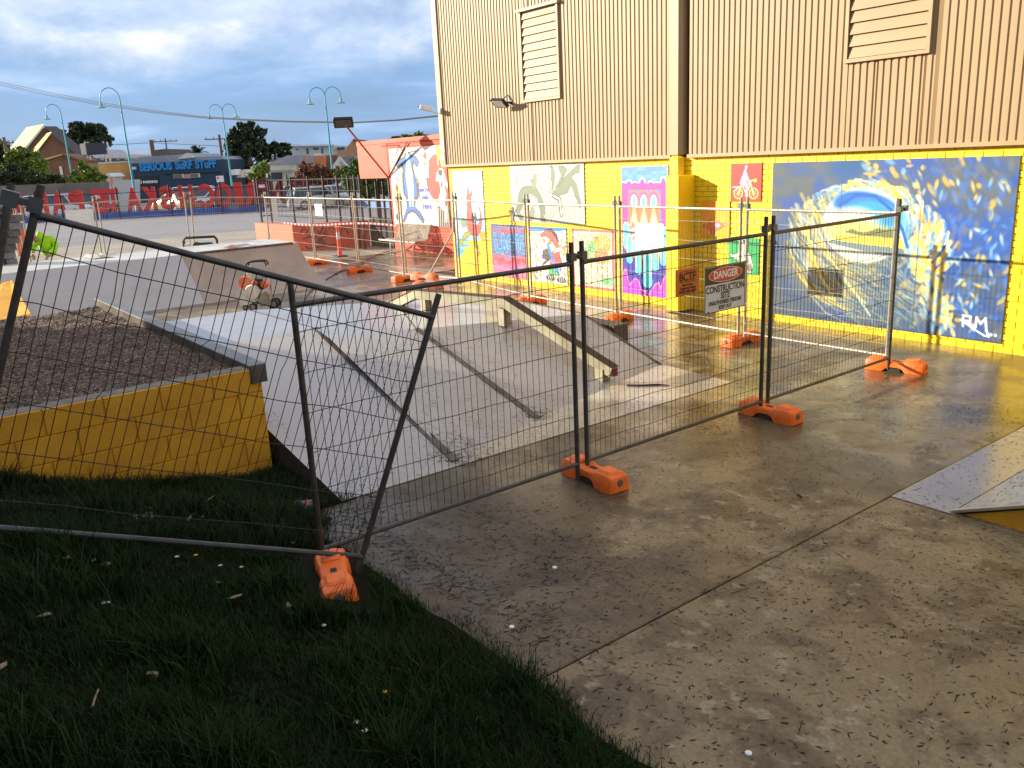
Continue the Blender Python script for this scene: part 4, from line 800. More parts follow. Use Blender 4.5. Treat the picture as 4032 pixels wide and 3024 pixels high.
# ---- grind rail
t = thing('grind_rail', 'square steel grind rail that runs over the fun box and down its bank', 'grind rail', (-9.1, 6.85, 0)); T0 = Vector((-9.1, 6.85, 0))
RS = mat('weathered_rail_steel', (.36, .32, .21), .5, .2, scale=3, col2=(.17, .155, .10), thr=(.4, .7)); RT = mat('brown_rail_top', (.085, .050, .028), .7, 0, scale=4, spec=.3)
pr_ = [Vector((-12.65, 6.50, .34)), Vector((-10.95, 6.55, .93)), Vector((-9.1, 6.85, .95)), Vector((-7.22, 7.06, .24))]
def rail_sec(p, q, nm):
    d = (q-p).normalized(); s_ = Vector((-d.y, d.x, 0)).normalized()*.06; u_ = s_.cross(d).normalized()
    if u_.z < 0: u_ = -u_
    u_ *= .13; b = MB()
    r0 = [p-s_-u_, p+s_-u_, p+s_, p-s_]; r1 = [q-s_-u_, q+s_-u_, q+s_, q-s_]; b.loft([r0, r1]); o = qb(b, nm, RS)
    c = MB(); s2 = s_*1.25; e = Vector((0, 0, .006)); c.prism([p-s2+e, q-s2+e, q+s2+e, p+s2+e], (0, 0, -.005)); c.v = [tuple(Vector(v)-T0) for v in c.v]; c.build('top_plate', RT, o)
for i in range(3): rail_sec(pr_[i]+(pr_[i]-pr_[i+1])*0, pr_[i+1], 'rail_section')
e = pr_[3]; b = MB(); b.box((e.x+.001, e.y-.045, e.z-.115), (e.x+.004, e.y+.045, e.z-.015)); qb(b, 'rusty_end', mat('rust_red', (.25, .03, .02), .8))
for p, zb in ((Vector((-10.75, 6.58, 0)), .62), (Vector((-9.15, 6.84, 0)), .58), (Vector((-7.42, 7.03, 0)), .0), (Vector((-12.3, 6.5, 0)), .4)):
    z1 = .80 if p.x < -9 else .20
    if p.x < -12: z1 = .42
    b = MB(); b.box((p.x-.07, p.y-.06, zb-.02), (p.x+.07, p.y+.06, z1)); qb(b, 'post', RS)
# drink can and stick by the rail
t = thing('drink_can', 'crushed red and white can on the bank beside the rail end', 'can', (-7.55, 6.62, .03), .5)
b = MB(); b.tube([(-.06, 0, .03), (.0, 0, .034), (.02, 0, .03)], [.03, .031, .024], 10); b.tube([(.02, 0, .03), (.07, 0.01, .03)], .028, 10, 1); b.build('can_body', [mat('can_red', (.6, .03, .04), .35, .4), WHITE], t)
o = MB().tube([(-7.1, 7.15, .012), (-6.95, 7.25, .018), (-6.85, 7.42, .014), (-6.72, 7.50, .012)], [.014, .012, .01, .005], 6).build('stick', mat('dark_bark', (.05, .03, .02), .9)); tag(o, 'dark curved stick on the slab at the foot of the grind rail', 'stick')

# ================================================================= PLANTER LEDGE
t = thing('planter', 'raised gravel bed with yellow painted block wall and a steel coping ledge', 'planter', (-7.72, 2.8, 0)); T0 = Vector((-7.72, 2.8, 0)); PX = -7.70; PT = .99
b = MB(); b.box((-13.9, -7, -.2), (PX-.21, 2.78, PT-.16)); b.box((PX-.22, -7, -.2), (PX-.012, 2.78, PT-.03)); qb(b, 'core', YMORT)
BLH = .235; 
for r in range(6):
    z1 = PT-.02-r*BLH; z0 = z1-BLH+.008
    if z1 < -.1: break
    y = 2.80+(.23 if r % 2 else 0)
    while y > -6.8:
        y1 = min(y, 2.80); y0 = y-.47+.009
        if y1-y0 > .04:
            b = MB(); tt = .006; X1, X0 = PX+random.uniform(-.001, .002), PX-.012
            vs = [(X0, y0, z0), (X0, y1, z0), (X0, y1, z1), (X0, y0, z1), (X1, y0+tt, z0+tt), (X1, y1-tt, z0+tt), (X1, y1-tt, z1-tt), (X1, y0+tt, z1-tt)]
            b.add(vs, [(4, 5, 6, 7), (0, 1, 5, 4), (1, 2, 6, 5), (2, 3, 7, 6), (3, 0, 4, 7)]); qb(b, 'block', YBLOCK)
        y -= .47
b = MB(); b.box((-13.9, 2.79, -.2), (PX-.0, 2.80, PT-.14)); qb(b, 'end_face', YBLOCK)
b = MB(); b.bbox((-14.15, 2.70, PT-.16), (PX+.02, 2.86, PT+.02), .008); qb(b, 'coping', mat('coping_steel', (.16, .145, .125), .38, .35, scale=4, col2=(.09, .075, .06)))
b = MB(); gr = np.linspace(-13.9, PX-.15, 60); gy = np.linspace(-7, 2.70, 90)
vs = [(x, y, PT-.085+.012*math.sin(x*9+y*5)+.01*math.sin(y*13-x*4)) for y in gy for x in gr]
b.add(vs, [(j*60+i, j*60+i+1, (j+1)*60+i+1, (j+1)*60+i) for j in range(89) for i in range(59)])
qb(b, 'gravel_bed', mat('gravel_soil', (.085, .052, .032), .9, 0, scale=70, col2=(.15, .10, .065), bump=1.0, bscale=90, coords='World'))
b = MB(); b.box((PX-.21, -7, PT-.032), (PX-.02, 2.70, PT-.018)); qb(b, 'mortar_cap', mat('pale_mortar', (.22, .19, .15), .85, 0, scale=12, col2=(.13, .11, .085), bump=.5))

# loose pebbles: real stones, one object of kind stuff
def scatter_mesh(name, mats, V, F, pos, scl, rot, mi=None, **tags):
    """many copies of a small shape joined into one mesh (numpy)"""
    n = len(pos); V = np.array(V, float); F = np.array(F); c, s_ = np.cos(rot), np.sin(rot)
    P_ = V[None]*scl[:, None, :]; X = P_[..., 0]*c[:, None]-P_[..., 1]*s_[:, None]; Y = P_[..., 0]*s_[:, None]+P_[..., 1]*c[:, None]
    vv = np.stack([X, Y, P_[..., 2]], -1)+pos[:, None, :]; ff = (F[None]+(np.arange(n)*len(V))[:, None, None]).reshape(-1, F.shape[1])
    return raw_mesh(name, mats, vv.reshape(-1, 3), ff, None if mi is None else np.repeat(mi, len(F)), **tags)
def raw_mesh(name, mats, vv, ff, mi=None, parent=None, smooth=False, **tags):
    me = bpy.data.meshes.new(name); k = ff.shape[1]; me.vertices.add(len(vv)); me.vertices.foreach_set('co', vv.ravel().astype(np.float32))
    me.loops.add(ff.size); me.loops.foreach_set('vertex_index', ff.ravel().astype(np.int32)); me.polygons.add(len(ff))
    me.polygons.foreach_set('loop_start', np.arange(0, ff.size, k, dtype=np.int32)); me.polygons.foreach_set('loop_total', np.full(len(ff), k, np.int32))
    for q in mats: me.materials.append(q)
    if mi is not None: me.polygons.foreach_set('material_index', mi.astype(np.int32))
    if smooth: me.polygons.foreach_set('use_smooth', np.ones(len(ff), bool))
    me.update(calc_edges=True); return link(name, me, parent, **tags)
OCT_V = [(1, 0, 0), (0, 1, 0), (-1, 0, 0), (0, -1, 0), (.5, .5, .75), (-.5, .5, .7), (-.5, -.5, .75), (.5, -.5, .7)]
OCT_F = [(0, 1, 4), (1, 5, 4), (1, 2, 5), (2, 6, 5), (2, 3, 6), (3, 7, 6), (3, 0, 7), (0, 4, 7), (4, 5, 6), (4, 6, 7)]
n = 30000; px_ = RNG.uniform(-13.85, PX-.18, n); py_ = RNG.uniform(-1.2, 2.66, n)
pos = np.stack([px_, py_, PT-.085+.012*np.sin(px_*9+py_*5)+.01*np.sin(py_*13-px_*4)], 1); sz = RNG.uniform(.007, .020, n)
scl = np.stack([sz, sz*RNG.uniform(.6, 1, n), sz*RNG.uniform(.4, .9, n)], 1)
PEB = [mat('pebble_brown', (.115, .060, .032), .75), mat('pebble_tan', (.26, .165, .09), .75), mat('pebble_grey', (.34, .29, .23), .75), mat('pebble_dark', (.040, .024, .016), .75)]
scatter_mesh('gravel', PEB, OCT_V, OCT_F, pos, scl, RNG.uniform(0, 6.28, n), RNG.choice([0, 1, 2, 3], n, p=[.42, .17, .06, .35]), kind='stuff', label='brown and tan pebbles filling the planter bed', category='gravel')

# ================================================================= RIGHT BANK (yellow side)
t = thing('corner_bank', 'grey bank ramp with yellow side and steel edge at the right of the slab', 'skate ramp', (-2.7, 6.25, 0)); T0 = Vector((-2.7, 6.25, 0))
x1 = 3.0; zt = (x1+2.71)*.40
b = MB(); b.prism([(-3.185, 6.20, E0), (-2.72, 6.20, E0), (-2.72, 11.55, E0), (-3.185, 11.55, E0)], (0, 0, -.0035)); qb(b, 'painted_apron', PAINTD)
b = MB(); b.sheet([(-2.71, 6.28, E0), (x1, 6.28, zt), (x1, 11.55, zt), (-2.71, 11.55, E0)]); qb(b, 'bank', PAINTD)
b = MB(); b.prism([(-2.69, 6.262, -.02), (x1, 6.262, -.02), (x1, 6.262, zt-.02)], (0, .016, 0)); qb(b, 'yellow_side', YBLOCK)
b = MB(); b.prism([(-2.74, 6.235, .006), (x1, 6.235, zt+.012), (x1, 6.30, zt+.012), (-2.74, 6.30, .006)], (0, 0, -.022)); qb(b, 'steel_edge', GALVL)

# ================================================================= TEMPORARY FENCE
def panel_parts(root, W=2.4, H=2.1, ST=None, WI=None, bend=0.0, seed=0, zb=.17, zt=1.93, n_v=None):
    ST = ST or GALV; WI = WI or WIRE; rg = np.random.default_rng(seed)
    for x in (0, W):
        b = MB(); b.tube([(x, 0, .03), (x, 0, H)], .0215, 10); b.tube([(x, 0, H-.001), (x, 0, H+.004)], .019, 8); b.build('post', ST, root, smooth=True)
    b = MB(); b.tube([(.0, 0, zt), (.06, 0, zt), (W-.06, 0, zt), (W, 0, zt)], [.027, .0195, .0195, .027], 10); b.build('top_rail', ST, root, smooth=True)
    b = MB(); b.tube([(.0, 0, zb), (.05, 0, zb), (W-.05, 0, zb), (W, 0, zb)], [.025, .0175, .0175, .025], 10); b.build('bottom_rail', ST, root, smooth=True)
    b = MB(); nv = n_v or int(W/.062); wr = .0026
    for k in range(1, nv):
        x = W*k/nv; o = rg.normal()*.003; pts = [(x, .021, zb-.01)]
        kink = rg.random() < .10+bend; zk = rg.uniform(.6, 1.6)
        for z_ in (zb+.25, zk-.06, zk, zk+.06, 1.75):
            pts.append((x+o+(rg.normal()*.012 if kink else rg.normal()*.001), .021+(rg.normal()*.006 if kink else 0), z_))
        pts.append((x, .021, zt+.012)); pts.sort(key=lambda p: p[2]); b.tube(pts, wr, 4, cap=False)
    for k in range(6):
        z_ = zb+.05+(zt-zb-.08)*(k+.35)/5.9; pts = [(.0, .02, z_+rg.normal()*.004)]
        for x in np.linspace(.1, W-.1, 7): pts.append((x, .026, z_+rg.normal()*.004*(1+bend*5)))
        pts.append((W, .02, z_)); b.tube(pts, wr*1.15, 4, cap=False)
    b.build('wire_mesh', WI, root)
def clamp(root, x, z_, span=.12):
    b = MB(); b.box((x-.03, -.032, z_-.035), (x+.032, .032, z_+.03)); b.box((x+span-.03, -.032, z_-.03), (x+span+.03, .032, z_+.035)); b.box((x, -.02, z_-.016), (x+span, .02, z_+.016)); b.tube([(x+span/2, -.045, z_), (x+span/2, .045, z_)], .009, 6)
    b.build('clamp', CLAMP, root)
def foot_mesh(b, L=.70, W=.235, H=.165, mi=0):
    """moulded water filled block: two lobes, arched underside, raised centre bar with post holes"""
    xs_ = [-.5, -.485, -.43, -.34, -.27, -.20, -.12, -.05, .05, .12, .20, .27, .34, .43, .485, .5]
    ht = [.62, .80, .90, .92, .92, .90, .80, .74, .74, .80, .90, .92, .92, .90, .80, .62]
    wd = [.74, .90, 1, 1, 1, .97, .84, .80, .80, .84, .97, 1, 1, 1, .90, .74]
    bt = [.02, .0, .0, .0, .0, .0, .30, .34, .34, .30, .0, .0, .0, .0, .0, .02]
    rings = []
    for x, h, w_, bo in zip(xs_, ht, wd, bt):
        z1 = h*H; z0 = bo*H; hw = w_*W/2
        rings.append([(x*L, -hw, z0+.003), (x*L, hw, z0+.003), (x*L, hw*1.0, z0+(z1-z0)*.35), (x*L, hw*.93, z0+(z1-z0)*.80), (x*L, hw*.80, z1*.97), (x*L, hw*.55, z1), (x*L, -hw*.55, z1), (x*L, -hw*.80, z1*.97), (x*L, -hw*.93, z0+(z1-z0)*.80), (x*L, -hw*1.0, z0+(z1-z0)*.35)])
    b.loft(rings, mi)
    for sx in (-1, 1):     # raised pads, recessed grips
        b.bbox((sx*L*.29-.085, -W*.29, H*.80), (sx*L*.29+.085, W*.29, H*1.04), .018, mi)
def make_foot(label, loc, rz, m=None, group='orange plastic fence feet', plug=True):
    t = thing('barrier_weight', label, 'fence foot', loc, rz, group)
    b = MB(); foot_mesh(b); b.build('block', m or ORANGEP, t, smooth=True)
    b = MB(); 
    for x in (-.105, .105, -.035, .035): b.lathe([(.024, .118), (.024, .1245)], (x*.55, 0, 0), 10)
    b.build('post_holes', JOINT, t, kind='stuff')
    for sx in (-1, 1):
        b = MB(); b.lathe([(.034, -.014), (.034, .012), (.026, .016)], (0, 0, 0), 12, 0, 'x'); b.v = [((v[0]*sx+sx*.338), v[1], v[2]+.085) for v in b.v]; b.build('filler_plug', mat('dark_plug', (.16, .11, .08), .6), t)
    b = MB(); b.box((-.075, -.095, .002), (.075, .095, .046)); b.build('arch_shade', JOINT, t)  # dark block standing in for the shade under the arch
    return t
FOOT = make_foot('scratched orange plastic fence foot on the slab under the second pair of near posts', (-5.12, 4.73, 0), R(-4))
def foot(label, loc, rz, faded=False):
    f = dup(FOOT, label, loc=loc, rz=rz)
    if faded:
        for c in f.children:
            if c.name.startswith('block'):
                me = c.data.copy(); me.materials.clear(); me.materials.append(ORANGED); c.data = me
    return f
FG1 = 'dark near fence panels'; FG2 = 'pale fence panels beyond the ramps'
def panel(label, o, xdir, up=(0, 0, 1), W=2.4, group=FG1, seed=0, bend=.0, clampx=None, **k):
    t = thing('temporary_fence', label, 'fence panel', group=group, mtx=frame(o, xdir, Vector(up)))
    panel_parts(t, W, seed=seed, bend=bend, **k)
    if clampx is not None: clamp(t, clampx, 1.985)
    return t
# near run along X = -5.2
panel('dark mesh fence panel crossing the tilted one and standing on the foot in the grass', (-5.22, 2.175, 0.0), (0.01, 1, 0), W=2.43, seed=1, bend=.10, clampx=2.43)
panel('dark mesh fence panel carrying the DANGER construction site sign', (-5.20, 4.725, 0.0), (0, 1, 0), W=2.50, seed=2, bend=.10, clampx=2.50)
panel('last dark mesh fence panel before the corner in front of the wave mural', (-5.20, 7.345, 0.0), (0, 1, 0), W=2.46, seed=3, bend=.05, clampx=2.46)
# tilted panel on the grass bank (corners recovered from the photograph) and the one beyond it
TLc, TRc, BRc, BLc = Vector((-5.038, .755, 2.618)), Vector((-4.74, 2.913, 1.792)), Vector((-4.93, 2.345, .165)), Vector((-5.226, .182, .993))
xd = (TRc-TLc).normalized(); yd = (TLc-BLc).normalized(); org = BLc-yd*.17
panel('tilted dark fence panel on the grass bank leaning down towards the orange foot', org-xd*.03, xd, up=yd, W=2.36, H=2.07, seed=4, bend=.10, zb=.17, zt=.17+1.745, clampx=None)
o2 = TLc+Vector((-.12, -.04, .0)); x2 = Vector((-1.1, -.22, .06)).normalized(); up2 = (yd*1.0+x2*-.0).normalized()
t = panel('dark fence panel at the left frame edge going back over the bank', o2-yd*1.915+Vector((0, 0, .0)), x2, up=yd, W=2.33, H=2.07, seed=5, bend=.2)
b = MB(); b.tube([(.25, .02, .2), (.55, .02, 1.9)], .018, 8); b.build('brace', GALV, t)
b = MB(); mm = frame(TLc-xd*.07, xd, yd); b.box((-.10, -.035, .02), (-.02, .035, .10), 0, mm); b.box((.02, -.035, .02), (.09, .035, .10), 0, mm); b.box((-.10, -.022, .045), (.09, .022, .08), 0, mm)
o = b.build('pipe_coupler', CLAMP); tag(o, 'black clamp joining the two tilted fence panels at the left', 'clamp')
make = foot('orange plastic fence foot standing in the grass', (-4.80, 2.075, .075), R(-21)); make.rotation_euler = (R(4), R(-3), R(-21))
foot('orange plastic fence foot under the third pair of near posts', (-5.12, 7.28, 0), R(-3))
foot('orange plastic fence foot at the fence corner by the wave mural', (-5.15, 9.90, 0), R(12))
# far run
def tx(px, py, y): return wp(px, py, y).x
FR = [('H', -5.24, 9.92), ('G', -7.51, 9.92), ('F', tx(2429, 786, 10.0), 10.0), ('E', tx(2071, 775, 10.15), 10.15), ('D', tx(1789, 771, 10.75), 10.75), ('C', tx(1569, 766, 10.40), 10.40), ('B', tx(1386, 759, 10.55), 10.55), ('A', tx(1214, 756, 10.65), 10.65)]
names_ = {'H': 'by the wave mural', 'G': 'in front of the cyclist and kart murals', 'F': 'in front of the boy and jungle murals', 'E': 'in front of the kangaroo mural', 'D': 'in front of the orange mural and bench', 'C': 'beside the orange bollard', 'B': 'over the black graffiti'}
def far_panel(a, c, label, seed, z0=0.0):
    a, c = Vector(a), Vector(c); d = (c-a); L = d.length; e = d.normalized()*.055
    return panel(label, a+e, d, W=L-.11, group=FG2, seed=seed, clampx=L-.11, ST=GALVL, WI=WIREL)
P3 = [Vector((x, y, 0.0)) for _, x, y in FR]
for i in range(7): far_panel(P3[i], P3[i+1], 'pale mesh fence panel '+names_[FR[i][0]], 20+i)
LR = [P3[-1], Vector((-26.9, 10.65, .0)), None, None, None]
def lft(px, py, D): p = at(px, py, D); return Vector((p.x, p.y, p.z-2.1))
LR[2] = lft(724, 756, 26.6); LR[3] = lft(368, 772, 24.0); LR[4] = lft(64, 788, 22.6)
for i, lb in enumerate(('with a narrow white notice behind the quarter pipe', 'above the petrol generator', 'with the big white board beside it', 'behind the crouching worker')):
    if i < 4: far_panel(LR[i], LR[i+1], 'pale mesh fence panel '+lb, 30+i)
far_panel(LR[4], LR[4]+Vector((-.9, -2.2, 0)), 'pale mesh fence panel at the far left by the stone wall', 35)
flb = {1: 'left of the corner, in front of the cyclist mural', 2: 'in front of the pink dripping mural', 3: 'behind the top of the grind rail', 5: 'just right of the orange bollard base', 6: 'left of the loose cable', 7: 'behind the right end of the quarter pipe'}
for i in (1, 2, 3, 5, 6, 7):
    foot('orange fence foot '+flb[i], (P3[i].x, P3[i].y, 0), R(90)+(.3 if i in (2,) else 0))
foot('faded orange fence foot lying on top of another by the bent pipe', (P3[4].x-.55, P3[4].y-.6, .165), R(20), True)
foot('faded orange fence foot underneath the stacked one', (P3[4].x-.35, P3[4].y-.65, 0), R(35), True)
foot('faded orange fence foot on edge beside the grind rail top', (P3[4].x+.35, P3[4].y-1.3, 0), R(75), True)
for p in (LR[2], LR[3]): pass
o = MB().tube([P3[4]+Vector((-.06, -.03, 1.55)), P3[4]+Vector((-.06, -.05, 1.25)), P3[4]+Vector((-.42, -.55, .30)), P3[4]+Vector((-.43, -.60, .16))], .022, 8).build('bent_pipe', GALVL, smooth=True); tag(o, 'bent steel brace pipe leaning from the pale fence to the stacked feet', 'pipe')
# signs fixed to the fences
WBRD = mat('white_board', (.85, .85, .82), .45, 0, var=.03)
def board(label, a, c, y, nm='sign', tilt=0.0):
    x0, x1 = sorted((a.x, c.x)); z0, z1 = sorted((a.z, c.z)); b = MB(); b.box((x0, y, z0), (x1, y+.006, z1)); o = b.build(nm, WBRD); return tag(o, label, 'sign')
board('blank white board hung on the pale fence over the dripping mural', wp(2500, 877, 9.86), wp(2612, 990, 9.86), 9.86)
board('small white notice tied to the pale fence above the low orange wall', wp(1238, 803, 10.5), wp(1271, 851, 10.5), 10.5)
a = at(1066, 780, 27.5); c = at(1096, 852, 27.5); b = MB(); s_ = (P3[7]-LR[1]).normalized()
b.prism([a, at(1090, 782, 27.5), c, at(1076, 853, 27.5)], FH*-.006); o = b.build('sign', WBRD); tag(o, 'narrow crooked white notice at the left of the steel fence', 'sign')
q = [at(254, 827, 23.8), at(364, 822, 23.9), at(377, 905, 23.9), at(262, 880, 23.8)]
b = MB(); b.prism([at(254, 827, 24.0), at(366, 822, 24.0), at(378, 907, 24.0), at(264, 884, 24.0)], FH*-.008); o = b.build('sign', WBRD); tag(o, 'big blank white board on the pale fence left of the generator', 'sign')
b = MB(); b.prism([at(898, 798, 57), at(938, 797, 57), at(941, 823, 57), at(902, 824, 57)], FH*-.02); o = b.build('sign', mat('grey_plate', (.15, .14, .15), .6)); tag(o, 'grey plate in front of the red letters', 'sign')
# DANGER sign
t = thing('danger_sign', 'black red and white DANGER construction site sign wired to the near fence', 'sign', (-5.17, 6.255, 1.255))
b = MB(); b.box((0, 0, 0), (.004, .61, .45)); b.build('plate', mat('sign_white', (.62, .62, .60), .5, var=.05), t)
BK = mat('sign_black', (.012, .012, .014), .45); RD = mat('sign_red', (.62, .03, .03), .45)
b = MB(); b.box((.0042, .012, .275), (.0052, .598, .438)); b.build('black_header', BK, t)
b = MB(); e_ = [(math.cos(k*math.pi/16)*.255+.305, math.sin(k*math.pi/16)*.070+.357) for k in range(32)]
b.prism([(.0054, y, z_) for y, z_ in e_], (.0006, 0, 0)); b.prism([(.0062, .305+(y-.305)*.975, .357+(z_-.357)*.93) for y, z_ in e_], (.0006, 0, 0), 1); b.build('red_oval', [WHITE, RD], t)
b = MB()
for (y0, z0, y1, z1) in ((0, 0, .61, .008), (0, .442, .61, .45), (0, 0, .008, .45), (.602, 0, .61, .45)): b.box((.0042, y0, z0), (.0058, y1, z1))
b.build('border', BK, t)
def stx(s, y, z_, size, m, bold, sx=1.0, x=.0075): txt(s, size, m, t, face_mtx((x, y, z_), (0, 1, 0), (0, 0, 1)), 'lettering', bold, sx, .0006)
stx('DANGER', .305, .357, .105, WHITE, .0028, .86); stx('CONSTRUCTION', .305, .222, .092, BK, .0024, .80, .0055); stx('SITE', .305, .152, .088, BK, .0024, .85, .0055)
stx('UNAUTHORISED PERSONS', .305, .090, .056, BK, .0016, .74, .0055); stx('KEEP OUT', .305, .040, .052, BK, .0016, .82, .0055); stx('signs', .05, .016, .018, BK, .0004, 1, .0055)
# hire company plate
t = thing('hire_plate', 'small orange BCTF plate wired to the near fence left of the danger sign', 'sign', (-5.17, 5.845, 1.485)); b = MB(); b.box((0, 0, 0), (.004, .325, .245)); b.build('plate', mat('sign_orange', (.62, .14, .025), .5), t)
DKR = mat('sign_brown_print', (.05, .012, .005), .6)
stx('BCTF', .1625, .165, .105, DKR, .003, .95, .0055); stx('Bass Coast', .1625, .095, .036, DKR, .0005, .9, .0055); stx('Temporary Fencing', .1625, .064, .036, DKR, .0005, .8, .0055); stx('0438 585 885', .1625, .028, .044, DKR, .0008, .95, .0055)
b = MB(); b.box((.0045, .05, .215), (.0052, .275, .221)); b.box((.0045, .05, .120), (.0052, .275, .125)); b.build('rules', DKR, t)
# bollard, hazard tape, cable
p = gp(1340, 1012); t = thing('bollard', 'orange plastic bollard with a white band on a black rubber base', 'bollard', (p.x, p.y, 0))
BOL = mat('bollard_orange', (.95, .10, .02), .5, var=.05)
b = MB(); b.bbox((-.20, -.20, 0), (.20, .20, .05), .03); b.build('rubber_base', RUBBER, t)
b = MB(); b.lathe([(.075, .05), (.06, .25), (.052, .86), (.05, .98), (.035, 1.02)], (0, 0, 0), 14); b.build('post', BOL, t, smooth=True)
b = MB(); b.lathe([(.0605, .56), (.0575, .78)], (0, 0, 0), 14); b.build('reflective_band', mat('band_white', (.75, .75, .72), .4), t, smooth=True)
b = MB(); a = at(1110, 881, 29.5); c = at(1560, 892, 27.0); N_ = 60
for k in range(N_):
    u0, u1 = k/N_, (k+1)/N_; s0 = -.05*math.sin(u0*math.pi*2); s1 = -.05*math.sin(u1*math.pi*2)
    p0, p1 = a.lerp(c, u0)+Vector((0, 0, s0)), a.lerp(c, u1)+Vector((0, 0, s1)); b.prism([p0, p1, p1+Vector((0, 0, .06)), p0+Vector((0, 0, .06))], (0, .003, 0), k % 2)
o = b.build('hazard_tape', [mat('tape_red', (.8, .04, .05), .5), WHITE]); tag(o, 'red and white hazard tape strung behind the pale fence', 'tape')
cp = [(1545, 985), (1480, 1006), (1430, 1035), (1398, 1056), (1340, 1068), (1320, 1080), (1290, 1098), (1262, 1120), (1235, 1138), (1212, 1160), (1203, 1178), (1215, 1196), (1235, 1204)]
o = MB().tube([gp(*q)+Vector((0, 0, .012)) for q in cp], .011, 6).build('cable', mat('brown_hose', (.10, .06, .04), .6)); tag(o, 'long dark cable snaking from the orange building past the fence feet', 'cable')
cp = [(1320, 1080), (1350, 1072), (1395, 1060), (1412, 1056), (1408, 1048), (1400, 1046)]
o = MB().tube([gp(*q)+Vector((0, 0, .02)) for q in cp], .011, 6).build('cable', mat('black_hose', (.03, .025, .02), .6)); tag(o, 'short black cable looped beside the second orange foot', 'cable')

# ================================================================= CONCRETE SAW CART
p = gp(1015, 1222); t = thing('concrete_saw', 'white and orange walk behind concrete saw on small wheels', 'concrete saw', (p.x-.1, p.y+.02, 0), VROT)
MW = mat('machine_cream', (.80, .77, .64), .45, scale=6); MG = mat('machine_grey', (.30, .30, .29), .4, .3); MO = mat('machine_orange', (.85, .16, .03), .45); MBk = mat('machine_black', (.02, .02, .02), .5)
def px2(dx, dz): return dx*.0054, dz*.0054   # 1 photo px = 5.4 mm at this distance
b = MB(); b.prism([(-.30, -.10, .12), (-.33, -.10, .30), (-.26, -.10, .47), (-.12, -.10, .34), (.02, -.10, .22), (.02, -.10, .12)], (0, .22, 0)); b.build('blade_guard', MW, t)
b = MB(); b.prism([(.12, -.16, .08), (.12, -.16, .26), (.18, -.16, .36), (.30, -.16, .38), (.33, -.16, .34), (.34, -.16, .10)], (0, .20, 0)); b.build('side_guard', mat('machine_guard', (.34, .31, .25), .45, .2), t)
b = MB(); b.lathe([(.05, -.09), (.14, -.08), (.165, 0), (.14, .08), (.05, .09)], (-.02, -.05, .38), 14, 0, 'y'); b.build('engine_cover', MW, t, smooth=True)
b = MB(); b.lathe([(.06, -.05), (.14, -.03), (.145, .05), (.08, .07)], (-.17, .02, .56), 14, 0, 'y'); b.build('tank', ORANGED, t, smooth=True)
b = MB(); b.lathe([(.03, -.06), (.075, -.04), (.075, .05), (.04, .06)], (.24, -.04, .52), 12, 0, 'y'); b.lathe([(.03, -.05), (.055, -.03), (.055, .04)], (.05, -.05, .57), 12, 0, 'y'); b.build('air_filter', MO, t, smooth=True)
b = MB(); b.bbox((-.02, -.06, .42), (.20, .12, .56), .02); b.box((.08, -.08, .58), (.20, .02, .64)); b.build('engine_block', MBk, t)
b = MB(); b.box((-.10, -.09, .14), (.22, .12, .18)); b.tube([(-.15, -.08, .18), (-.06, -.08, .45), (.02, -.08, .60)], .018, 6); b.tube([(.30, .10, .18), (.33, .10, .70)], .018, 6); b.tube([(.0, .0, .60), (.12, .0, .68), (.28, .0, .66), (.34, .05, .70)], .016, 6); b.build('frame', MG, t)
b = MB(); b.bbox((-.12, -.02, .74), (-.02, .10, .90), .02); b.box((-.09, .0, .60), (-.05, .06, .76)); b.build('handle_mount', MW, t)
b = MB(); 
for y_ in (-.02, .14): b.tube([(-.10, y_, .86), (-.09, y_, .95), (-.03, y_, .99), (.20, y_, 1.0), (.28, y_, .99), (.31, y_, .94), (.30, y_, .90)], .018, 8)
b.build('handlebar', RUBBER, t, smooth=True)
for x, y_, r_ in ((-.02, -.16, .085), (.37, -.05, .105), (-.22, -.02, .06), (.36, .22, .10)):
    b = MB(); b.lathe([(r_*.75, -.025), (r_, -.018), (r_, .018), (r_*.75, .025)], (x, y_, r_), 16, 0, 'y'); wl = b.build('wheel', RUBBER, t, smooth=True)
    b = MB(); b.lathe([(r_*.6, -.028), (r_*.6, .028)], (x, y_, r_), 12, 0, 'y'); b.build('hub', MG, wl)
# generator on the far side of the deck
t = thing('generator', 'petrol generator in a black tube frame behind the ramp deck', 'generator', (at(795, 985, 23.4).x, at(795, 985, 23.4).y, .0), VROT)
zt_ = at(790, 934, 23.4).z; sx_ = 23.4/3300
b = MB(); x0, x1 = -60*sx_-.05, 62*sx_
for y_ in (-.18, .20):
    k = -.05 if y_ > 0 else .06
    b.tube([(x0+k, y_, .04), (x0+k, y_, zt_-.08), (x0+.06+k, y_, zt_), (x1-.06+k, y_, zt_), (x1+k, y_, zt_-.08), (x1+k, y_, .04)], .022, 8)
for x in (x0, x1): b.tube([(x, -.18, .06), (x, .20, .06)], .02, 6)
b.tube([(x0+.2, -.18, zt_), (x0+.2, .2, zt_)], .018, 6); b.build('tube_frame', BLACKM, t, smooth=True)
b = MB(); b.bbox((x0+.35, -.14, .3), (x1-.12, .14, zt_-.15), .05); b.lathe([(.10, -.03), (.13, 0), (.10, .03)], (x0+.42, -.16, zt_-.24), 14, 0, 'y'); b.build('engine', MBk, t)
b = MB(); b.bbox((x1-.22, -.17, zt_-.32), (x1-.10, 0, zt_-.22), .02); b.build('fuel_cap', REDL, t)
b = MB(); b.bbox((x0+.02, -.12, .3), (x0+.16, .1, zt_-.16), .03); b.build('side_box', MW, t)
b = MB(); b.bbox((x0-.1, -.3, 0), (x1+.1, .3, .3), .02); b.build('pallet', TANG, t)
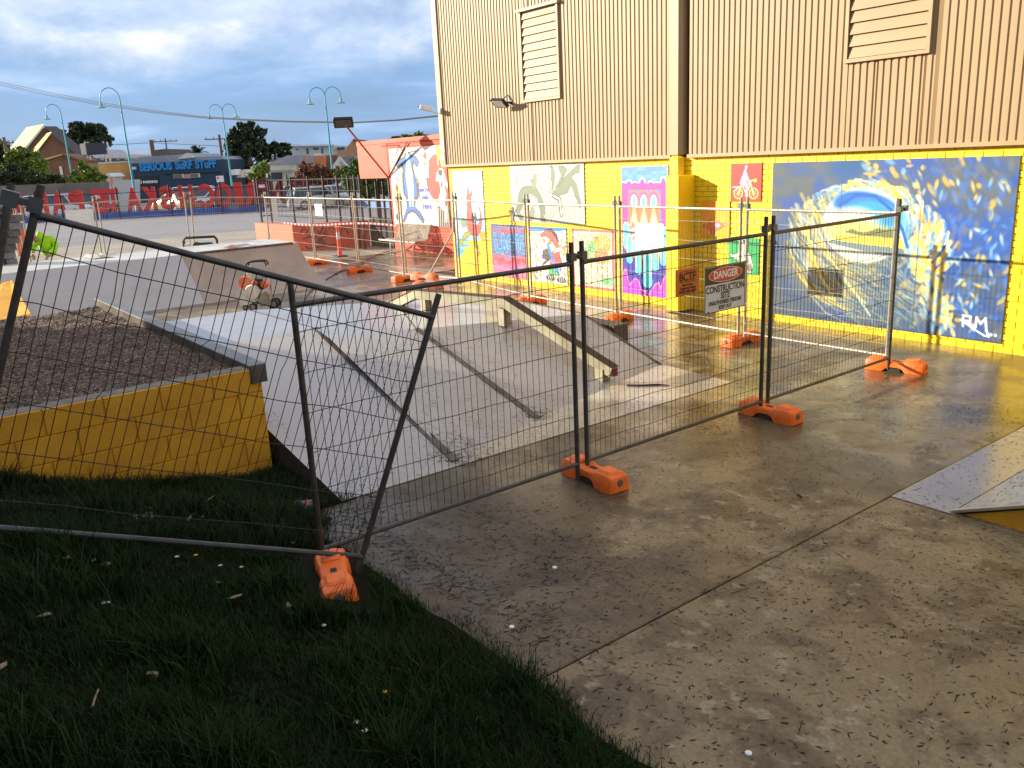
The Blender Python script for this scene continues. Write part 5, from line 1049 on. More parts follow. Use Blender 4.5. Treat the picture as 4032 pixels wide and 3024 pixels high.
b = MB(); b.tube([(-21.3, 7.25, ZD+.03), (-21.45, 7.45, ZD+.05), (-21.5, 7.7, ZD+.03), (-21.35, 7.9, ZD+.05), (-21.2, 8.0, ZD+.02)], .03, 6); b.prism([(-21.5, 7.2, ZD+.002), (-21.2, 7.3, ZD+.002), (-21.25, 7.6, ZD+.002), (-21.55, 7.5, ZD+.002)], (0, 0, .02), 1)
o = b.build('tape_tangle', [WHITE, mat('tape_pink', (.75, .25, .2), .6)]); tag(o, 'crumpled red and white tape lying on the ramp deck', 'tape')
t = thing('dust_sheet', 'crumpled cream dust sheet lying on the deck right of the worker', 'sheet', (-22.4, 4.55, ZD)); b = MB(); gxx = 9
b.add([(i*.11-.5, j*.10-.25, .02+.07*random.random()*(0 < i < 8 and 0 < j < 5)) for j in range(6) for i in range(9)], [(j*9+i, j*9+i+1, (j+1)*9+i+1, (j+1)*9+i) for j in range(5) for i in range(8)]); b.build('cloth', mat('cream_cloth', (.60, .54, .46), .8), t)

# ================================================================= WORKER
def skin(name, edges, pts, rad, m, parent, sub=2, root=0):
    me = bpy.data.meshes.new(name); me.from_pydata([tuple(p) for p in pts], edges, []); o = bpy.data.objects.new(name, me); SC.collection.objects.link(o)
    md = o.modifiers.new('s', 'SKIN'); md.use_smooth_shade = True
    sv = me.skin_vertices[0].data
    for i, r_ in enumerate(rad): sv[i].radius = (r_, r_) if not isinstance(r_, tuple) else r_
    for i in range(len(pts)): sv[i].use_root = (i == root)
    o.modifiers.new('u', 'SUBSURF').levels = sub; o.modifiers[-1].render_levels = sub
    dg = bpy.context.evaluated_depsgraph_get(); dg.update(); me2 = bpy.data.meshes.new_from_object(o.evaluated_get(dg)); bpy.data.objects.remove(o); me2.materials.clear(); me2.materials.append(m); me2.name = name
    return link(name, me2, parent)
DW = 21.7; wpos = at(205, 1010, DW); S_ = DW/3300
t = thing('person', 'worker in a yellow hi vis hoodie and dust mask leaning over the ramp deck', 'person', (wpos.x, wpos.y, 0), VROT)
def wl(px, py, dy=0.0):   # pixel in the worker's plane -> local
    v = at(px, py, DW+dy)-Vector((wpos.x, wpos.y, 0)); return Vector((v.dot(UR), v.dot(FH), v.z))
HV = mat('hi_vis_yellow', (.36, .72, .01), .85, scale=9, col2=(.26, .56, .008), bump=.6, bscale=14); SKN = mat('skin', (.45, .22, .14), .55); TRS = mat('dark_trousers', (.03, .025, .03), .8)
hip, bl, ch, nk = wl(206, 1008, .10), wl(192, 983, .02), wl(178, 950, -.08), wl(160, 934, -.14)
skin('jacket', [(0, 1), (1, 2), (2, 3), (2, 4), (4, 5), (5, 6), (2, 7), (7, 8), (8, 9)], [hip, bl, ch, nk, wl(150, 950, -.22), wl(131, 972, -.26), wl(131, 998, -.32), wl(201, 941, .0), wl(222, 968, -.02), wl(198, 998, -.30)],
     [.17, .19, .19, .10, .085, .065, .05, .10, .08, .05], HV, t)
head = wl(141, 938, -.26)
skin('head', [(0, 1), (1, 2)], [head+Vector((.06, .08, .02)), head, head+Vector((-.05, -.05, -.07))], [.09, .10, .06], SKN, t)
skin('hood', [(0, 1), (1, 2)], [head+Vector((.14, .12, -.05)), head+Vector((.05, .05, .06)), head+Vector((.0, .02, .07))], [.13, .135, .12], HV, t)
skin('dust_mask', [(0, 1)], [head+Vector((-.045, -.075, -.045)), head+Vector((-.08, -.12, -.085))], [.055, .035], WHITE, t, 1)
skin('trousers', [(0, 1), (1, 2), (2, 3), (0, 4), (4, 5), (5, 6)], [hip+Vector((0, .02, -.12)), hip+Vector((-.12, -.10, -.35)), hip+Vector((-.13, .12, -.62)), hip+Vector((-.13, .14, -.88)), hip+Vector((.14, -.08, -.35)), hip+Vector((.16, .16, -.62)), hip+Vector((.16, .18, -.88))], [.17, .11, .08, .06, .11, .08, .06], TRS, t)
for nm, base, s1 in (('left_hand', wl(131, 1004, -.34), -1), ('right_hand', wl(192, 1003, -.36), 1)):
    pts = [base+Vector((0, 0, .03)), base, base+Vector((s1*-.03, -.03, -.05))]; ed = [(0, 1), (1, 2)]; rd = [.032, .036, .03]
    for k in range(4):
        o_ = len(pts); q = base+Vector((s1*-.03+(k-1.5)*.02, -.04, -.06)); pts += [q, q+Vector((-.004*s1, -.035, -.025)), q+Vector((-.006*s1, -.045, -.055))]; ed += [(2, o_), (o_, o_+1), (o_+1, o_+2)]; rd += [.012, .010, .009]
    o_ = len(pts); pts += [base+Vector((s1*.03, -.03, -.03)), base+Vector((s1*.045, -.055, -.05))]; ed += [(1, o_), (o_, o_+1)]; rd += [.013, .010]
    skin(nm, ed, pts, rd, SKN, t, 1)
o = MB().tube([at(203, 1029, 26.0), at(222, 1030, 26.0)], .02, 6).build('trowel_handle', MBk); tag(o, 'small black tool lying on the deck edge near the worker', 'tool')

# ================================================================= UNSEEN HALL ADDED BEHIND THE CAMERA (made up to shade the near slab and the grass)
t = thing('added_shade_hall', 'unseen stand-in hall added behind the camera to shade the near slab', 'building', (-23.6, -7.6, 0))
b = MB(); b.box((0, -11, -.4), (44, 0, 9.0)); b.build('wall', mat('brown_brick', (.16, .09, .06), .8, 0, scale=3, bump=.4), t)
b = MB(); b.prism([(-.3, .3, 9.0), (-.3, -5.5, 10.6), (-.3, -11.3, 9.0)], (44.6, 0, 0)); b.build('roof', mat('dark_roof', (.10, .09, .09), .6), t)
for k in range(8):
    b = MB(); b.box((2+k*5, .0, 1.2), (4.4+k*5, .04, 2.6)); b.build('window', GLASS, t)

# ================================================================= BACKGROUND
TILT = {}
def rect_pts(t, D, pts, dd=0.0):
    o = t.location; tl = TILT.get(t.name)
    out = []
    for p in pts:
        px, py = p[0], p[1]; d2 = D+(p[2] if len(p) > 2 else dd)+(tl[1]*(px-tl[0])*D/3300 if tl else 0); v = at(px, py, d2)-o; out.append(Vector((v.dot(UR), v.dot(FH), v.z)))
    return out
def bgt(name, label, cat, px, D, group=None):
    p = at(px, 700, D); return thing(name, label, cat, (p.x, p.y, 0), VROT, group)
def facade(t, D, pts, depth, name, m, dd=0.0, **k):
    """wall polygon seen face on at depth D, carried back by depth metres"""
    b = MB(); b.prism(rect_pts(t, D, pts, dd), (0, depth, 0)); return b.build(name, m, t, **k)
def box_bg(t, D, x0, y0, x1, y1, depth, name, m, dd=0.0, **k):
    """upright box whose front face spans the given pixels (height read at the left edge)"""
    a = rect_pts(t, D, [(x0, y0), (x1, y0), (x0, y1)], dd)
    if t.name in TILT:
        b = MB(); b.prism([(a[0].x, a[0].y, a[2].z), (a[1].x, a[1].y, a[2].z), (a[1].x, a[1].y, a[0].z), (a[0].x, a[0].y, a[0].z)], (0, depth, 0)); return b.build(name, m, t, **k)
    b = MB(); b.box((a[0].x, a[0].y, a[2].z), (a[1].x, a[0].y+depth, a[0].z)); return b.build(name, m, t, **k)
BRN = mat('brown_brickwork', (.21, .105, .055), .85, 0, scale=.8, col2=(.16, .08, .045)); YRF = mat('pale_yellow_roof', (.62, .50, .16), .6, 0, scale=.5); WRF = mat('white_roof', (.72, .72, .74), .5); GRF2 = mat('grey_roof', (.30, .31, .34), .55, scale=.4)
CRM = mat('cream_wall', (.66, .62, .50), .7, scale=.5); TBR = mat('tan_brick', (.52, .27, .13), .8, 0, scale=.8); WWL = mat('white_render', (.62, .62, .60), .6, scale=.4); NAVY = mat('navy_wall', (.012, .045, .085), .6, 0, scale=.4, col2=(.010, .035, .065)); ORR = mat('orange_render', (.78, .40, .12), .7, scale=.6)
DGW = mat('grey_block_wall', (.20, .165, .135), .85, 0, scale=.6, bump=.3)
# church
t = bgt('church', 'brown brick church with steep yellow lit roofs behind the bushes', 'church', 200, 100)
facade(t, 100, [(200, 532), (330, 628), (345, 700), (350, 800), (95, 800), (95, 640), (130, 610)], .4, 'front_gable', BRN)
facade(t, 100, [(170, 503), (300, 610), (300, 780), (90, 780), (60, 640)], .4, 'rear_gable', BRN, 5.0)
b = MB(); b.prism(rect_pts(t, 100, [(172, 497, 4.6), (103, 509, 24), (20, 615, 24), (88, 600, 4.6)]), (.1, 0, .25)); b.build('nave_roof', YRF, t)
b = MB(); b.prism(rect_pts(t, 100, [(172, 497, 4.4), (176, 503, 4.4), (345, 640, 4.4), (335, 640, 4.4)]), (0, 3, .1)); b.build('nave_verge', mat('dark_verge', (.06, .045, .04), .7), t)
b = MB(); b.prism(rect_pts(t, 100, [(202, 526, -.3), (182, 531, 4.9), (122, 600, 4.9), (145, 600, -.3)]), (.08, 0, .2)); b.build('porch_roof', YRF, t)
b = MB(); b.prism(rect_pts(t, 100, [(202, 526, -.4), (206, 533, -.4), (352, 652, -.4), (340, 640, -.4)]), (0, .6, .05)); b.build('porch_verge', mat('dark_verge', (.06, .045, .04), .7), t)
facade(t, 95, [(160, 632), (245, 612), (325, 638), (325, 760), (160, 760)], 3, 'vestry_wall', BRN)
b = MB(); b.prism(rect_pts(t, 95, [(155, 630), (245, 605), (245, 610), (155, 637)], -.3), (0, 3.4, 0)); b.prism(rect_pts(t, 95, [(245, 605), (335, 632), (335, 639), (245, 611)], -.3), (0, 3.4, 0), 1); b.build('vestry_roof', [YRF, BRN], t)
box_bg(t, 95, 232, 655, 242, 690, .1, 'downpipe', CRM, -.2)
box_bg(t, 95, 310, 640, 345, 800, 3, 'side_wall', mat('mossy_render', (.30, .27, .16), .8), .5)
# boundary wall
t = bgt('boundary_wall', 'long grey brown block wall behind the parked cars on the left', 'wall', 200, 76); 
facade(t, 76, [(-400, 755), (0, 732), (425, 716), (425, 860), (-400, 880)], .25, 'wall_face', DGW)
# billboard
t = bgt('billboard', 'dark billboard on posts with a pale side panel above the flat roofs', 'billboard', 375, 96)
facade(t, 96, [(336, 563), (412, 563), (418, 606), (343, 612)], .3, 'screen', mat('board_blue', (.035, .04, .06), .6)); facade(t, 96, [(313, 567), (334, 563), (340, 608), (322, 610)], .3, 'side_panel', CRM, .4)
for x, y in ((341, 625), (402, 640), (418, 642), (331, 620)): box_bg(t, 96, x, 558, x+3, y+90, .25, 'post', CRM, .35)
t = bgt('white_roofed_shop', 'low shops with white roofs behind the billboard', 'building', 400, 118)
TILT[t.name] = (400, .7)
facade(t, 118, [(295, 596), (440, 590), (480, 590), (505, 608), (505, 622), (300, 622)], 12, 'roof', WRF); facade(t, 118, [(310, 622), (500, 620), (500, 720), (310, 720)], 8, 'wall', CRM, .2)
for x in (340, 375, 410, 440, 470): box_bg(t, 118, x, 626, x+18, 640, .2, 'window', GLASS, .1)
t = bgt('flat_roofed_shop', 'dark flat roofed shop in front of the white roofed one', 'building', 440, 104); facade(t, 104, [(345, 632), (515, 628), (518, 642), (390, 650), (345, 648)], 9, 'roof', mat('slate_roof', (.13, .13, .16), .6)); box_bg(t, 104, 390, 650, 520, 760, 8, 'wall', CRM, .3)
# orange rendered shop and shed
t = bgt('orange_shop', 'orange rendered shop wall left of the surf shop', 'building', 450, 92)
TILT[t.name] = (450, .7)
facade(t, 92, [(388, 645), (518, 637), (520, 800), (388, 800)], 8, 'wall', ORR); facade(t, 92, [(386, 640), (520, 633), (520, 638), (386, 646)], 8, 'parapet', WWL, -.1)
t = bgt('shed', 'small pale garden shed with a white roof', 'shed', 405, 84); TILT[t.name] = (405, .7); facade(t, 84, [(375, 684), (425, 682), (442, 696), (380, 698)], 3, 'roof', WRF); facade(t, 84, [(380, 698), (437, 697), (438, 790), (380, 790)], 2.6, 'wall', CRM, .1)
t = bgt('white_block_wall', 'white block wall left of the surf shop', 'wall', 475, 84); TILT[t.name] = (475, .7); facade(t, 84, [(425, 712), (548, 706), (550, 830), (425, 830)], .2, 'wall_face', WWL)
# surf shop
DS = 90
t = bgt('surf_shop', 'navy shop with big blue SERIOUS SURF STUFF lettering', 'building', 700, DS)
facade(t, DS, [(513, 645), (885, 627), (888, 850), (513, 860)], 10, 'wall', NAVY)
facade(t, DS, [(505, 645), (548, 618), (720, 608), (735, 603), (760, 618), (870, 614), (885, 628)], 10, 'roof', GRF2, .4)
facade(t, DS, [(736, 602), (765, 618), (762, 621), (700, 626), (704, 622)], .3, 'gable_trim', WWL, .1)
SGN = mat('surf_blue', (.02, .25, .58), .5)
def bgtext(s, px, py, D, size, m, par, bold=.02, sx=1.0, nm='lettering', shear=0.0):
    p = rect_pts(par, D, [(px, py)])[0]; p.y -= .13
    return txt(s, size, m, par, face_mtx(p, (1, 0, 0), (0, 0, 1)), nm, bold, sx, .02, shear=shear)
bgtext('SERIOUS', 615, 657, DS, 1.08, SGN, t, .055, .82); bgtext('SuRF', 725, 651, DS, 1.08, SGN, t, .055, .80); bgtext('STuFF', 812, 647, DS, 1.08, SGN, t, .055, .80)
bgtext('NO PARKING', 581, 717, DS, .36, WHITE, t, .012, 1.0)
for (x0, y0, x1, y1) in ((680, 684, 722, 703), (748, 682, 786, 700)):
    f = box_bg(t, DS, x0, y0, x1, y1, .1, 'window', CRM, -.1); a = rect_pts(t, DS, [(x0+3, y0+3), (x1-3, y1-3)]); b = MB(); b.box((a[0].x, -.14+a[0].y, a[1].z), (a[1].x, a[0].y-.11, a[0].z)); b.build('pane', mat('window_grey', (.16, .17, .15), .2), f)
box_bg(t, DS, 722, 686, 749, 703, .06, 'notice', mat('faded_red_sign', (.55, .25, .22), .6), -.1); box_bg(t, DS, 517, 657, 532, 668, .3, 'air_unit', WWL, -.4)
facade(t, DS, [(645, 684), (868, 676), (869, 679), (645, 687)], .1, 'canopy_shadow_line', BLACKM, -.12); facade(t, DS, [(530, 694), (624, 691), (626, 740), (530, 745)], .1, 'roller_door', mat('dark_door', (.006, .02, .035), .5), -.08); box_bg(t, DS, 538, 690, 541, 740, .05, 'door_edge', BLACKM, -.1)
t = bgt('grey_box_building', 'large brown grey flat sided building behind the surf shop roof', 'building', 590, 130); facade(t, 130, [(530, 600), (650, 586), (655, 720), (530, 720)], 12, 'wall', mat('brown_panels', (.14, .12, .09), .8)); facade(t, 130, [(505, 600), (531, 599), (531, 700), (505, 700)], 10, 'annex', CRM, .3)
# right hand buildings
t = bgt('garage', 'cream garage with grey hipped roof and open front by the vine', 'building', 1110, 84)
TILT[t.name] = (1110, .7)
facade(t, 84, [(1053, 646), (1165, 643), (1165, 800), (1056, 800)], 9, 'wall', CRM); facade(t, 84, [(1050, 647), (1130, 612), (1180, 612), (1180, 645)], 9, 'roof', GRF2, -.2)
box_bg(t, 84, 1067, 680, 1110, 712, .3, 'opening', GLASS, -.05); facade(t, 84, [(1065, 672), (1150, 668), (1150, 676), (1065, 680)], .6, 'awning', mat('green_awning', (.35, .36, .22), .6), -.6)
t = bgt('tan_brick_box', 'flat roofed tan brick building behind the brown vine', 'building', 1225, 92); TILT[t.name] = (1225, .7); facade(t, 92, [(1163, 617), (1280, 612), (1282, 800), (1163, 800)], 7, 'wall', TBR); facade(t, 92, [(1206, 631), (1238, 630), (1238, 645), (1206, 647)], .1, 'sign_panel', WWL, -.1); box_bg(t, 92, 1237, 605, 1257, 613, .8, 'air_unit', WWL, .5)
facade(t, 92, [(1282, 612), (1330, 609), (1335, 800), (1282, 800)], 7, 'shaded_wing', BRN, .6)
t = bgt('modern_building', 'long white modern building with dark windows under the sky', 'building', 1250, 135)
TILT[t.name] = (1250, .7)
facade(t, 135, [(1130, 578), (1310, 571), (1312, 640), (1130, 640)], 12, 'wall', WWL); facade(t, 135, [(1120, 570), (1185, 568), (1185, 571), (1308, 568), (1308, 574), (1120, 576)], 14, 'roof', WRF, -.8); facade(t, 135, [(1310, 576), (1370, 573), (1370, 640), (1310, 640)], 12, 'east_wing', WWL, .5)
for (x0, y0, x1, y1) in ((1206, 584, 1214, 606), (1233, 582, 1255, 590), (1265, 581, 1271, 603), (1165, 587, 1175, 591), (1326, 580, 1357, 592)): box_bg(t, 135, x0, y0, x1, y1, .2, 'window', GLASS, -.1)
t = bgt('steep_gable', 'tan brick gable with stepped shoulder beside the orange canopy', 'building', 1370, 88); TILT[t.name] = (1370, .7); facade(t, 88, [(1328, 597), (1360, 593), (1360, 586), (1392, 547), (1420, 575), (1420, 760), (1328, 760)], 8, 'gable_wall', TBR); facade(t, 88, [(1389, 548), (1394, 546), (1410, 564), (1406, 568)], 8, 'roof_edge', BRN, -.2)
t = bgt('cottage', 'small cottage with grey roof and cream gable by the vine', 'house', 1350, 78); TILT[t.name] = (1350, .7); facade(t, 78, [(1337, 618), (1395, 614), (1415, 636), (1415, 660), (1368, 662)], 5, 'roof', mat('brown_grey_roof', (.24, .22, .20), .7)); facade(t, 78, [(1335, 622), (1372, 660), (1372, 760), (1300, 760), (1308, 664)], .3, 'gable', CRM, -.3); facade(t, 78, [(1335, 617), (1340, 618), (1375, 658), (1369, 660), (1336, 626), (1308, 664), (1302, 662)], .3, 'barge_board', WRF, -.7)
t = bgt('green_signed_shop', 'distant grey roofed shop with a green sign', 'building', 1050, 110); TILT[t.name] = (1050, .7); facade(t, 110, [(1035, 622), (1060, 610), (1090, 610), (1105, 622), (1105, 640), (1035, 640)], 8, 'roof', GRF2); facade(t, 110, [(1005, 624), (1036, 624), (1036, 650), (1008, 652)], .4, 'white_sign', WHITE, -3); facade(t, 110, [(1008, 632), (1036, 631), (1036, 641), (1008, 643)], .1, 'green_band', mat('teal_sign', (.0, .30, .22), .5), -3.2); facade(t, 110, [(1035, 640), (1105, 640), (1105, 700), (1035, 700)], 6, 'wall', CRM, .3)
for x, y, lb in ((1045, 690, 'white van'), ): pass

# ---- poles, lamps and wires
LTEAL = mat('teal_lamp_post', (.03, .28, .36), .4, .2, scale=3, col2=(.04, .33, .34)); LSH = mat('verdigris_shade', (.22, .45, .38), .5)
def lamp(px_top, py_top, D, double, label, arc, sgn=-1):
    top = at(px_top, py_top, D); base = Vector((top.x, top.y, 0)); H = top.z
    t = thing('street_lamp', label, 'street lamp', base, VROT, 'teal street lamps'); r = arc
    b = MB(); b.lathe([(.16, 0), (.16, .5), (.09, .9), (.075, H*.5), (.05, H-r*.6), (.045, H-r*.35)], (0, 0, 0), 10); b.build('pole', LTEAL, t, smooth=True)
    for sg in ((-1, 1) if double else (sgn,)):
        pts = []
        for k in range(13):
            a = math.pi*k/12*1.0; pts.append((sg*r*(1-math.cos(a)), 0, H-r*.35+r*math.sin(a)*1.05 if k else H-r*.4))
        pts.append((sg*2*r, 0, H-r*.7))
        b = MB(); b.tube(pts, .035, 6); b.build('arm', LTEAL, t, smooth=True)
        b = MB(); b.lathe([(.05, .30), (.09, .27), (.10, .08), (.20, 0.02), (.36, -.10), (.34, -.11), (.08, .0)], (sg*2*r, 0, H-r*.7-.28), 14); b.build('lamp_shade', LSH, t, smooth=True)
    return t
lamp(236, 430, 85, False, 'single armed teal lamp at the far left by the church', 27*85/3300); lamp(468, 372, 68, False, 'tall single armed teal lamp left of the surf shop', 36*68/3300)
lamp(874, 430, 85, True, 'double armed teal lamp beside the gum tree', 25*85/3300); lamp(1278, 366, 70, True, 'double armed teal lamp left of the orange building', 29*70/3300)
WOOD = mat('pole_wood', (.17, .13, .10), .85)
def ppole(px, ytop, D, label, r=.14, arms=((.35, 1.3),), box=False):
    top = at(px, ytop, D); t = thing('power_pole', label, 'power pole', (top.x, top.y, 0), VROT+.3, 'wooden power poles'); H = top.z
    b = MB(); b.lathe([(r, 0), (r*.8, H)], (0, 0, 0), 8); b.build('pole', WOOD, t, smooth=True)
    for dz, hw in arms:
        b = MB(); b.box((-hw, -.07, H-dz-.06), (hw, .07, H-dz+.06)); 
        for q in (-.9, -.4, .4, .9): b.lathe([(.06, 0), (.05, .22)], (q*hw, 0, H-dz+.06), 6)
        b.build('crossarm', WOOD, t)
    if box: b = MB(); b.bbox((-.1, -.45, H*.40), (.9, .35, H*.40+1.3), .05); b.build('transformer', mat('transformer_grey', (.10, .12, .13), .5), t)
    return t
ppole(594, 551, 112, 'thick power pole rising behind the surf shop roof', .35, ()); ppole(650, 545, 125, 'thin power pole with two crossarms behind the surf shop', .13, ((.4, 1.6), (2.1, 1.6)))
ppole(862, 530, 104, 'power pole with transformer at the right of the surf shop', .2, ((.5, 1.7), (3.9, 1.7)), True); ppole(14, 540, 95, 'power pole at the far left edge', .2, ((.6, .9),))
BW = mat('black_wire', (.02, .02, .02), .6)
def wire(pts, label, r=.018, grp='overhead wires'):
    pp = []
    for i in range(len(pts)-1):
        for k in range(6):
            u = k/6; a, c = pts[i], pts[i+1]; pp.append(at(a[0]+(c[0]-a[0])*u, a[1]+(c[1]-a[1])*u, a[2]+(c[2]-a[2])*u))
    pp.append(at(*pts[-1])); o = MB().tube(pp, r, 4).build('overhead_wire', BW); tag(o, label, 'wire', grp)
for k, dy in enumerate((0, 7, 13)):
    nm = ('uppermost', 'middle', 'lowest')[k]
    wire([(-30, 316+dy, 62), (180, 361+dy, 58), (400, 404+dy*.9, 54), (600, 434+dy*.7, 50), (780, 457+dy*.5, 46), (950, 468+dy*.4, 42), (1150, 477+dy*.3, 36), (1400, 481+dy*.2, 30), (1560, 472+dy*.2, 26), (1735, 454+dy*.2, 22.2)], nm+' strand of the long cable sagging to the hall corner', .014)
wire([(415, 572, 112), (594, 562, 112), (860, 575, 104), (1000, 590, 100)], 'thin wire strung between the distant power poles', .03, None)

# ---- trees and bushes
def leafmat(n, c, c2): return mat(n, c, .6, 0, scale=.9, col2=c2, detail=5, spec=.3)
LF = {'dark': leafmat('gum_leaves', (.050, .070, .022), (.018, .028, .012)), 'green': leafmat('green_leaves', (.13, .20, .025), (.045, .085, .015)), 'hedge': leafmat('dark_hedge_leaves', (.05, .07, .02), (.022, .032, .012)),
      'vine': leafmat('brown_vine_leaves', (.26, .10, .05), (.12, .045, .03)), 'palm': leafmat('palm_leaves', (.035, .05, .02), (.015, .02, .01)), 'bright': leafmat('bright_leaves', (.24, .30, .03), (.08, .13, .02))}
BARK = mat('bark', (.20, .17, .14), .9, 0, scale=3, col2=(.09, .07, .055))
QV = [(-.5, 0, -.35), (.5, 0, -.35), (.55, .1, .35), (-.45, -.1, .35)]
def leaves(name, m, blobs, n, size, parent, seed, hollow=.55):
    rg = np.random.default_rng(seed); vol = np.array([b[3]*b[4]*b[5] for b in blobs])**.75; pick = rg.choice(len(blobs), n, p=vol/vol.sum()); B = np.array(blobs)[pick]
    ncl = 14; dirs = rg.normal(size=(len(blobs)*ncl, 3)); dirs /= np.linalg.norm(dirs, axis=1)[:, None]; rad = rg.uniform(hollow, 1.0, len(dirs)); cl = dirs*rad[:, None]
    off = cl[pick*ncl+rg.integers(0, ncl, n)]+rg.normal(size=(n, 3))*.17
    pos = B[:, :3]+off*B[:, 3:6]; Q = rg.normal(size=(n, 4)); Q /= np.linalg.norm(Q, axis=1)[:, None]; w_, x, y, z = Q.T
    Rm = np.stack([1-2*(y*y+z*z), 2*(x*y-z*w_), 2*(x*z+y*w_), 2*(x*y+z*w_), 1-2*(x*x+z*z), 2*(y*z-x*w_), 2*(x*z-y*w_), 2*(y*z+x*w_), 1-2*(x*x+y*y)], 1).reshape(-1, 3, 3)
    sz = size*rg.uniform(.6, 1.3, n); vv = np.einsum('nij,vj->nvi', Rm, np.array(QV))*sz[:, None, None]+pos[:, None, :]
    ff = (np.arange(n*4)).reshape(-1, 4); return raw_mesh(name, [m], vv.reshape(-1, 3), ff, None, parent)
def tree(name, label, cat, px, D, blobs, lf, n, size, trunk=None, seed=1, group=None, hollow=.55):
    """blobs: (px, py, rx_px, ry_px) ellipses of the crown in the photograph, given depth and thickness here"""
    t = bgt(name, label, cat, px, D, group); k = D/3300; bl = []
    for q in blobs:
        v = rect_pts(t, D, [(q[0], q[1])], q[4] if len(q) > 4 else 0)[0]; bl.append((v.x, v.y, v.z, q[2]*k, (q[2]+q[3])/2*k, q[3]*k))
    leaves('crown' if trunk else 'foliage', LF[lf], bl, n, size, t, seed, hollow)
    if trunk:
        b = MB(); f = Vector((0, 0, 0)); top = Vector(bl[0][:3])
        x0 = rect_pts(t, D, [(trunk[0], 700)])[0].x; f.x = x0; b.tube([(f.x, 0, -.3), (f.x*.8+top.x*.2, 0, top.z*.4), (top.x*.6+f.x*.4, 0, top.z*.75), top], [trunk[1], trunk[1]*.75, trunk[1]*.5, trunk[1]*.3], 8)
        for q in bl[1:]:
            s = Vector((f.x*.5+top.x*.5, 0, min(top.z, q[2])*.62)); e = Vector(q[:3]); b.tube([s, s.lerp(e, .5)+Vector((0, 0, -.3)), e], [trunk[1]*.4, trunk[1]*.25, trunk[1]*.12], 6)
        b.build('trunk', BARK, t, smooth=True)
    return t
tree('gum_tree', 'broad dark gum tree behind the church and billboard', 'tree', 340, 125, [(330, 520, 50, 30), (300, 515, 40, 28), (380, 530, 48, 32), (410, 558, 26, 20), (350, 560, 70, 30), (265, 550, 30, 30), (290, 585, 40, 30)], 'dark', 11440, 0.341, (330, .6), 3)
tree('gum_tree', 'tall dark gum tree with pale limbs right of the surf shop', 'tree', 965, 98, [(955, 540, 42, 40), (965, 505, 34, 26), (1020, 520, 24, 24), (920, 560, 25, 40), (940, 610, 40, 45), (990, 590, 45, 40), (1035, 580, 20, 30), (960, 650, 50, 30)], 'dark', 15840, 0.26, (985, .4), 4, hollow=.45)
tree('gum_tree', 'lower dark gum tree beside the white modern building', 'tree', 1085, 102, [(1085, 580, 32, 22), (1120, 595, 26, 24), (1060, 600, 24, 28), (1130, 625, 16, 22)], 'dark', 4840, 0.26, (1080, .3), 5)
tree('tree', 'dark tree cut by the left edge of the frame', 'tree', 10, 105, [(0, 575, 40, 35), (20, 620, 26, 30), (-40, 600, 50, 60)], 'dark', 5280, 0.279, (0, .4), 6)
tree('bush', 'tall bush with sunlit yellow green top in front of the church', 'bush', 110, 84, [(120, 620, 55, 28), (80, 600, 30, 22), (150, 650, 35, 40), (60, 640, 30, 40), (30, 690, 50, 40), (110, 690, 70, 45)], 'bright', 13200, 0.174, (110, .2), 7)
tree('hedge', 'dark hedge in front of the boundary of the church', 'hedge', 130, 80, [(40, 690, 70, 38), (150, 705, 70, 30), (220, 710, 40, 18), (-60, 700, 80, 45)], 'hedge', 11440, 0.174, None, 8)
tree('bush', 'yellow green bush on the block wall right of the lamp post', 'bush', 340, 80, [(300, 700, 30, 26), (345, 690, 34, 34), (385, 705, 28, 24), (330, 660, 20, 24)], 'bright', 5720, 0.161, (340, .12), 9)
tree('bush', 'bright green bush beside the cream garage', 'bush', 1035, 76, [(1030, 672, 28, 30), (1010, 695, 26, 22), (1045, 700, 24, 22)], 'bright', 5280, 0.149, None, 10)
tree('vine', 'brown leafed vine spread over the fence in front of the tan brick building', 'vine', 1240, 70, [(1190, 690, 36, 34), (1240, 680, 40, 34), (1200, 650, 10, 18), (1290, 690, 36, 30), (1325, 690, 26, 28), (1170, 710, 26, 22), (1250, 715, 60, 16)], 'vine', 14300, 0.124, None, 11)
tree('bush', 'green bush between the cottage and the orange canopy', 'bush', 1380, 58, [(1385, 670, 34, 34), (1360, 700, 34, 34), (1400, 720, 40, 40), (1440, 730, 50, 45), (1500, 735, 50, 45)], 'green', 11440, 0.136, None, 12)
tree('tree', 'rounded green tree top showing above the orange parapet', 'tree', 1630, 60, [(1630, 540, 44, 14), (1560, 548, 30, 10), (1650, 560, 60, 16)], 'green', 4400, 0.136, (1630, .3), 13)
t = bgt('palm_tree', 'dark feathery palm behind the surf shop roof', 'palm', 778, 118); k_ = 118/3300; c0 = rect_pts(t, 118, [(778, 600)])[0]
b = MB(); b.tube([(c0.x, 0, -.3), (c0.x, 0, c0.z)], .4, 8); b.build('trunk', BARK, t)
rg = np.random.default_rng(3)
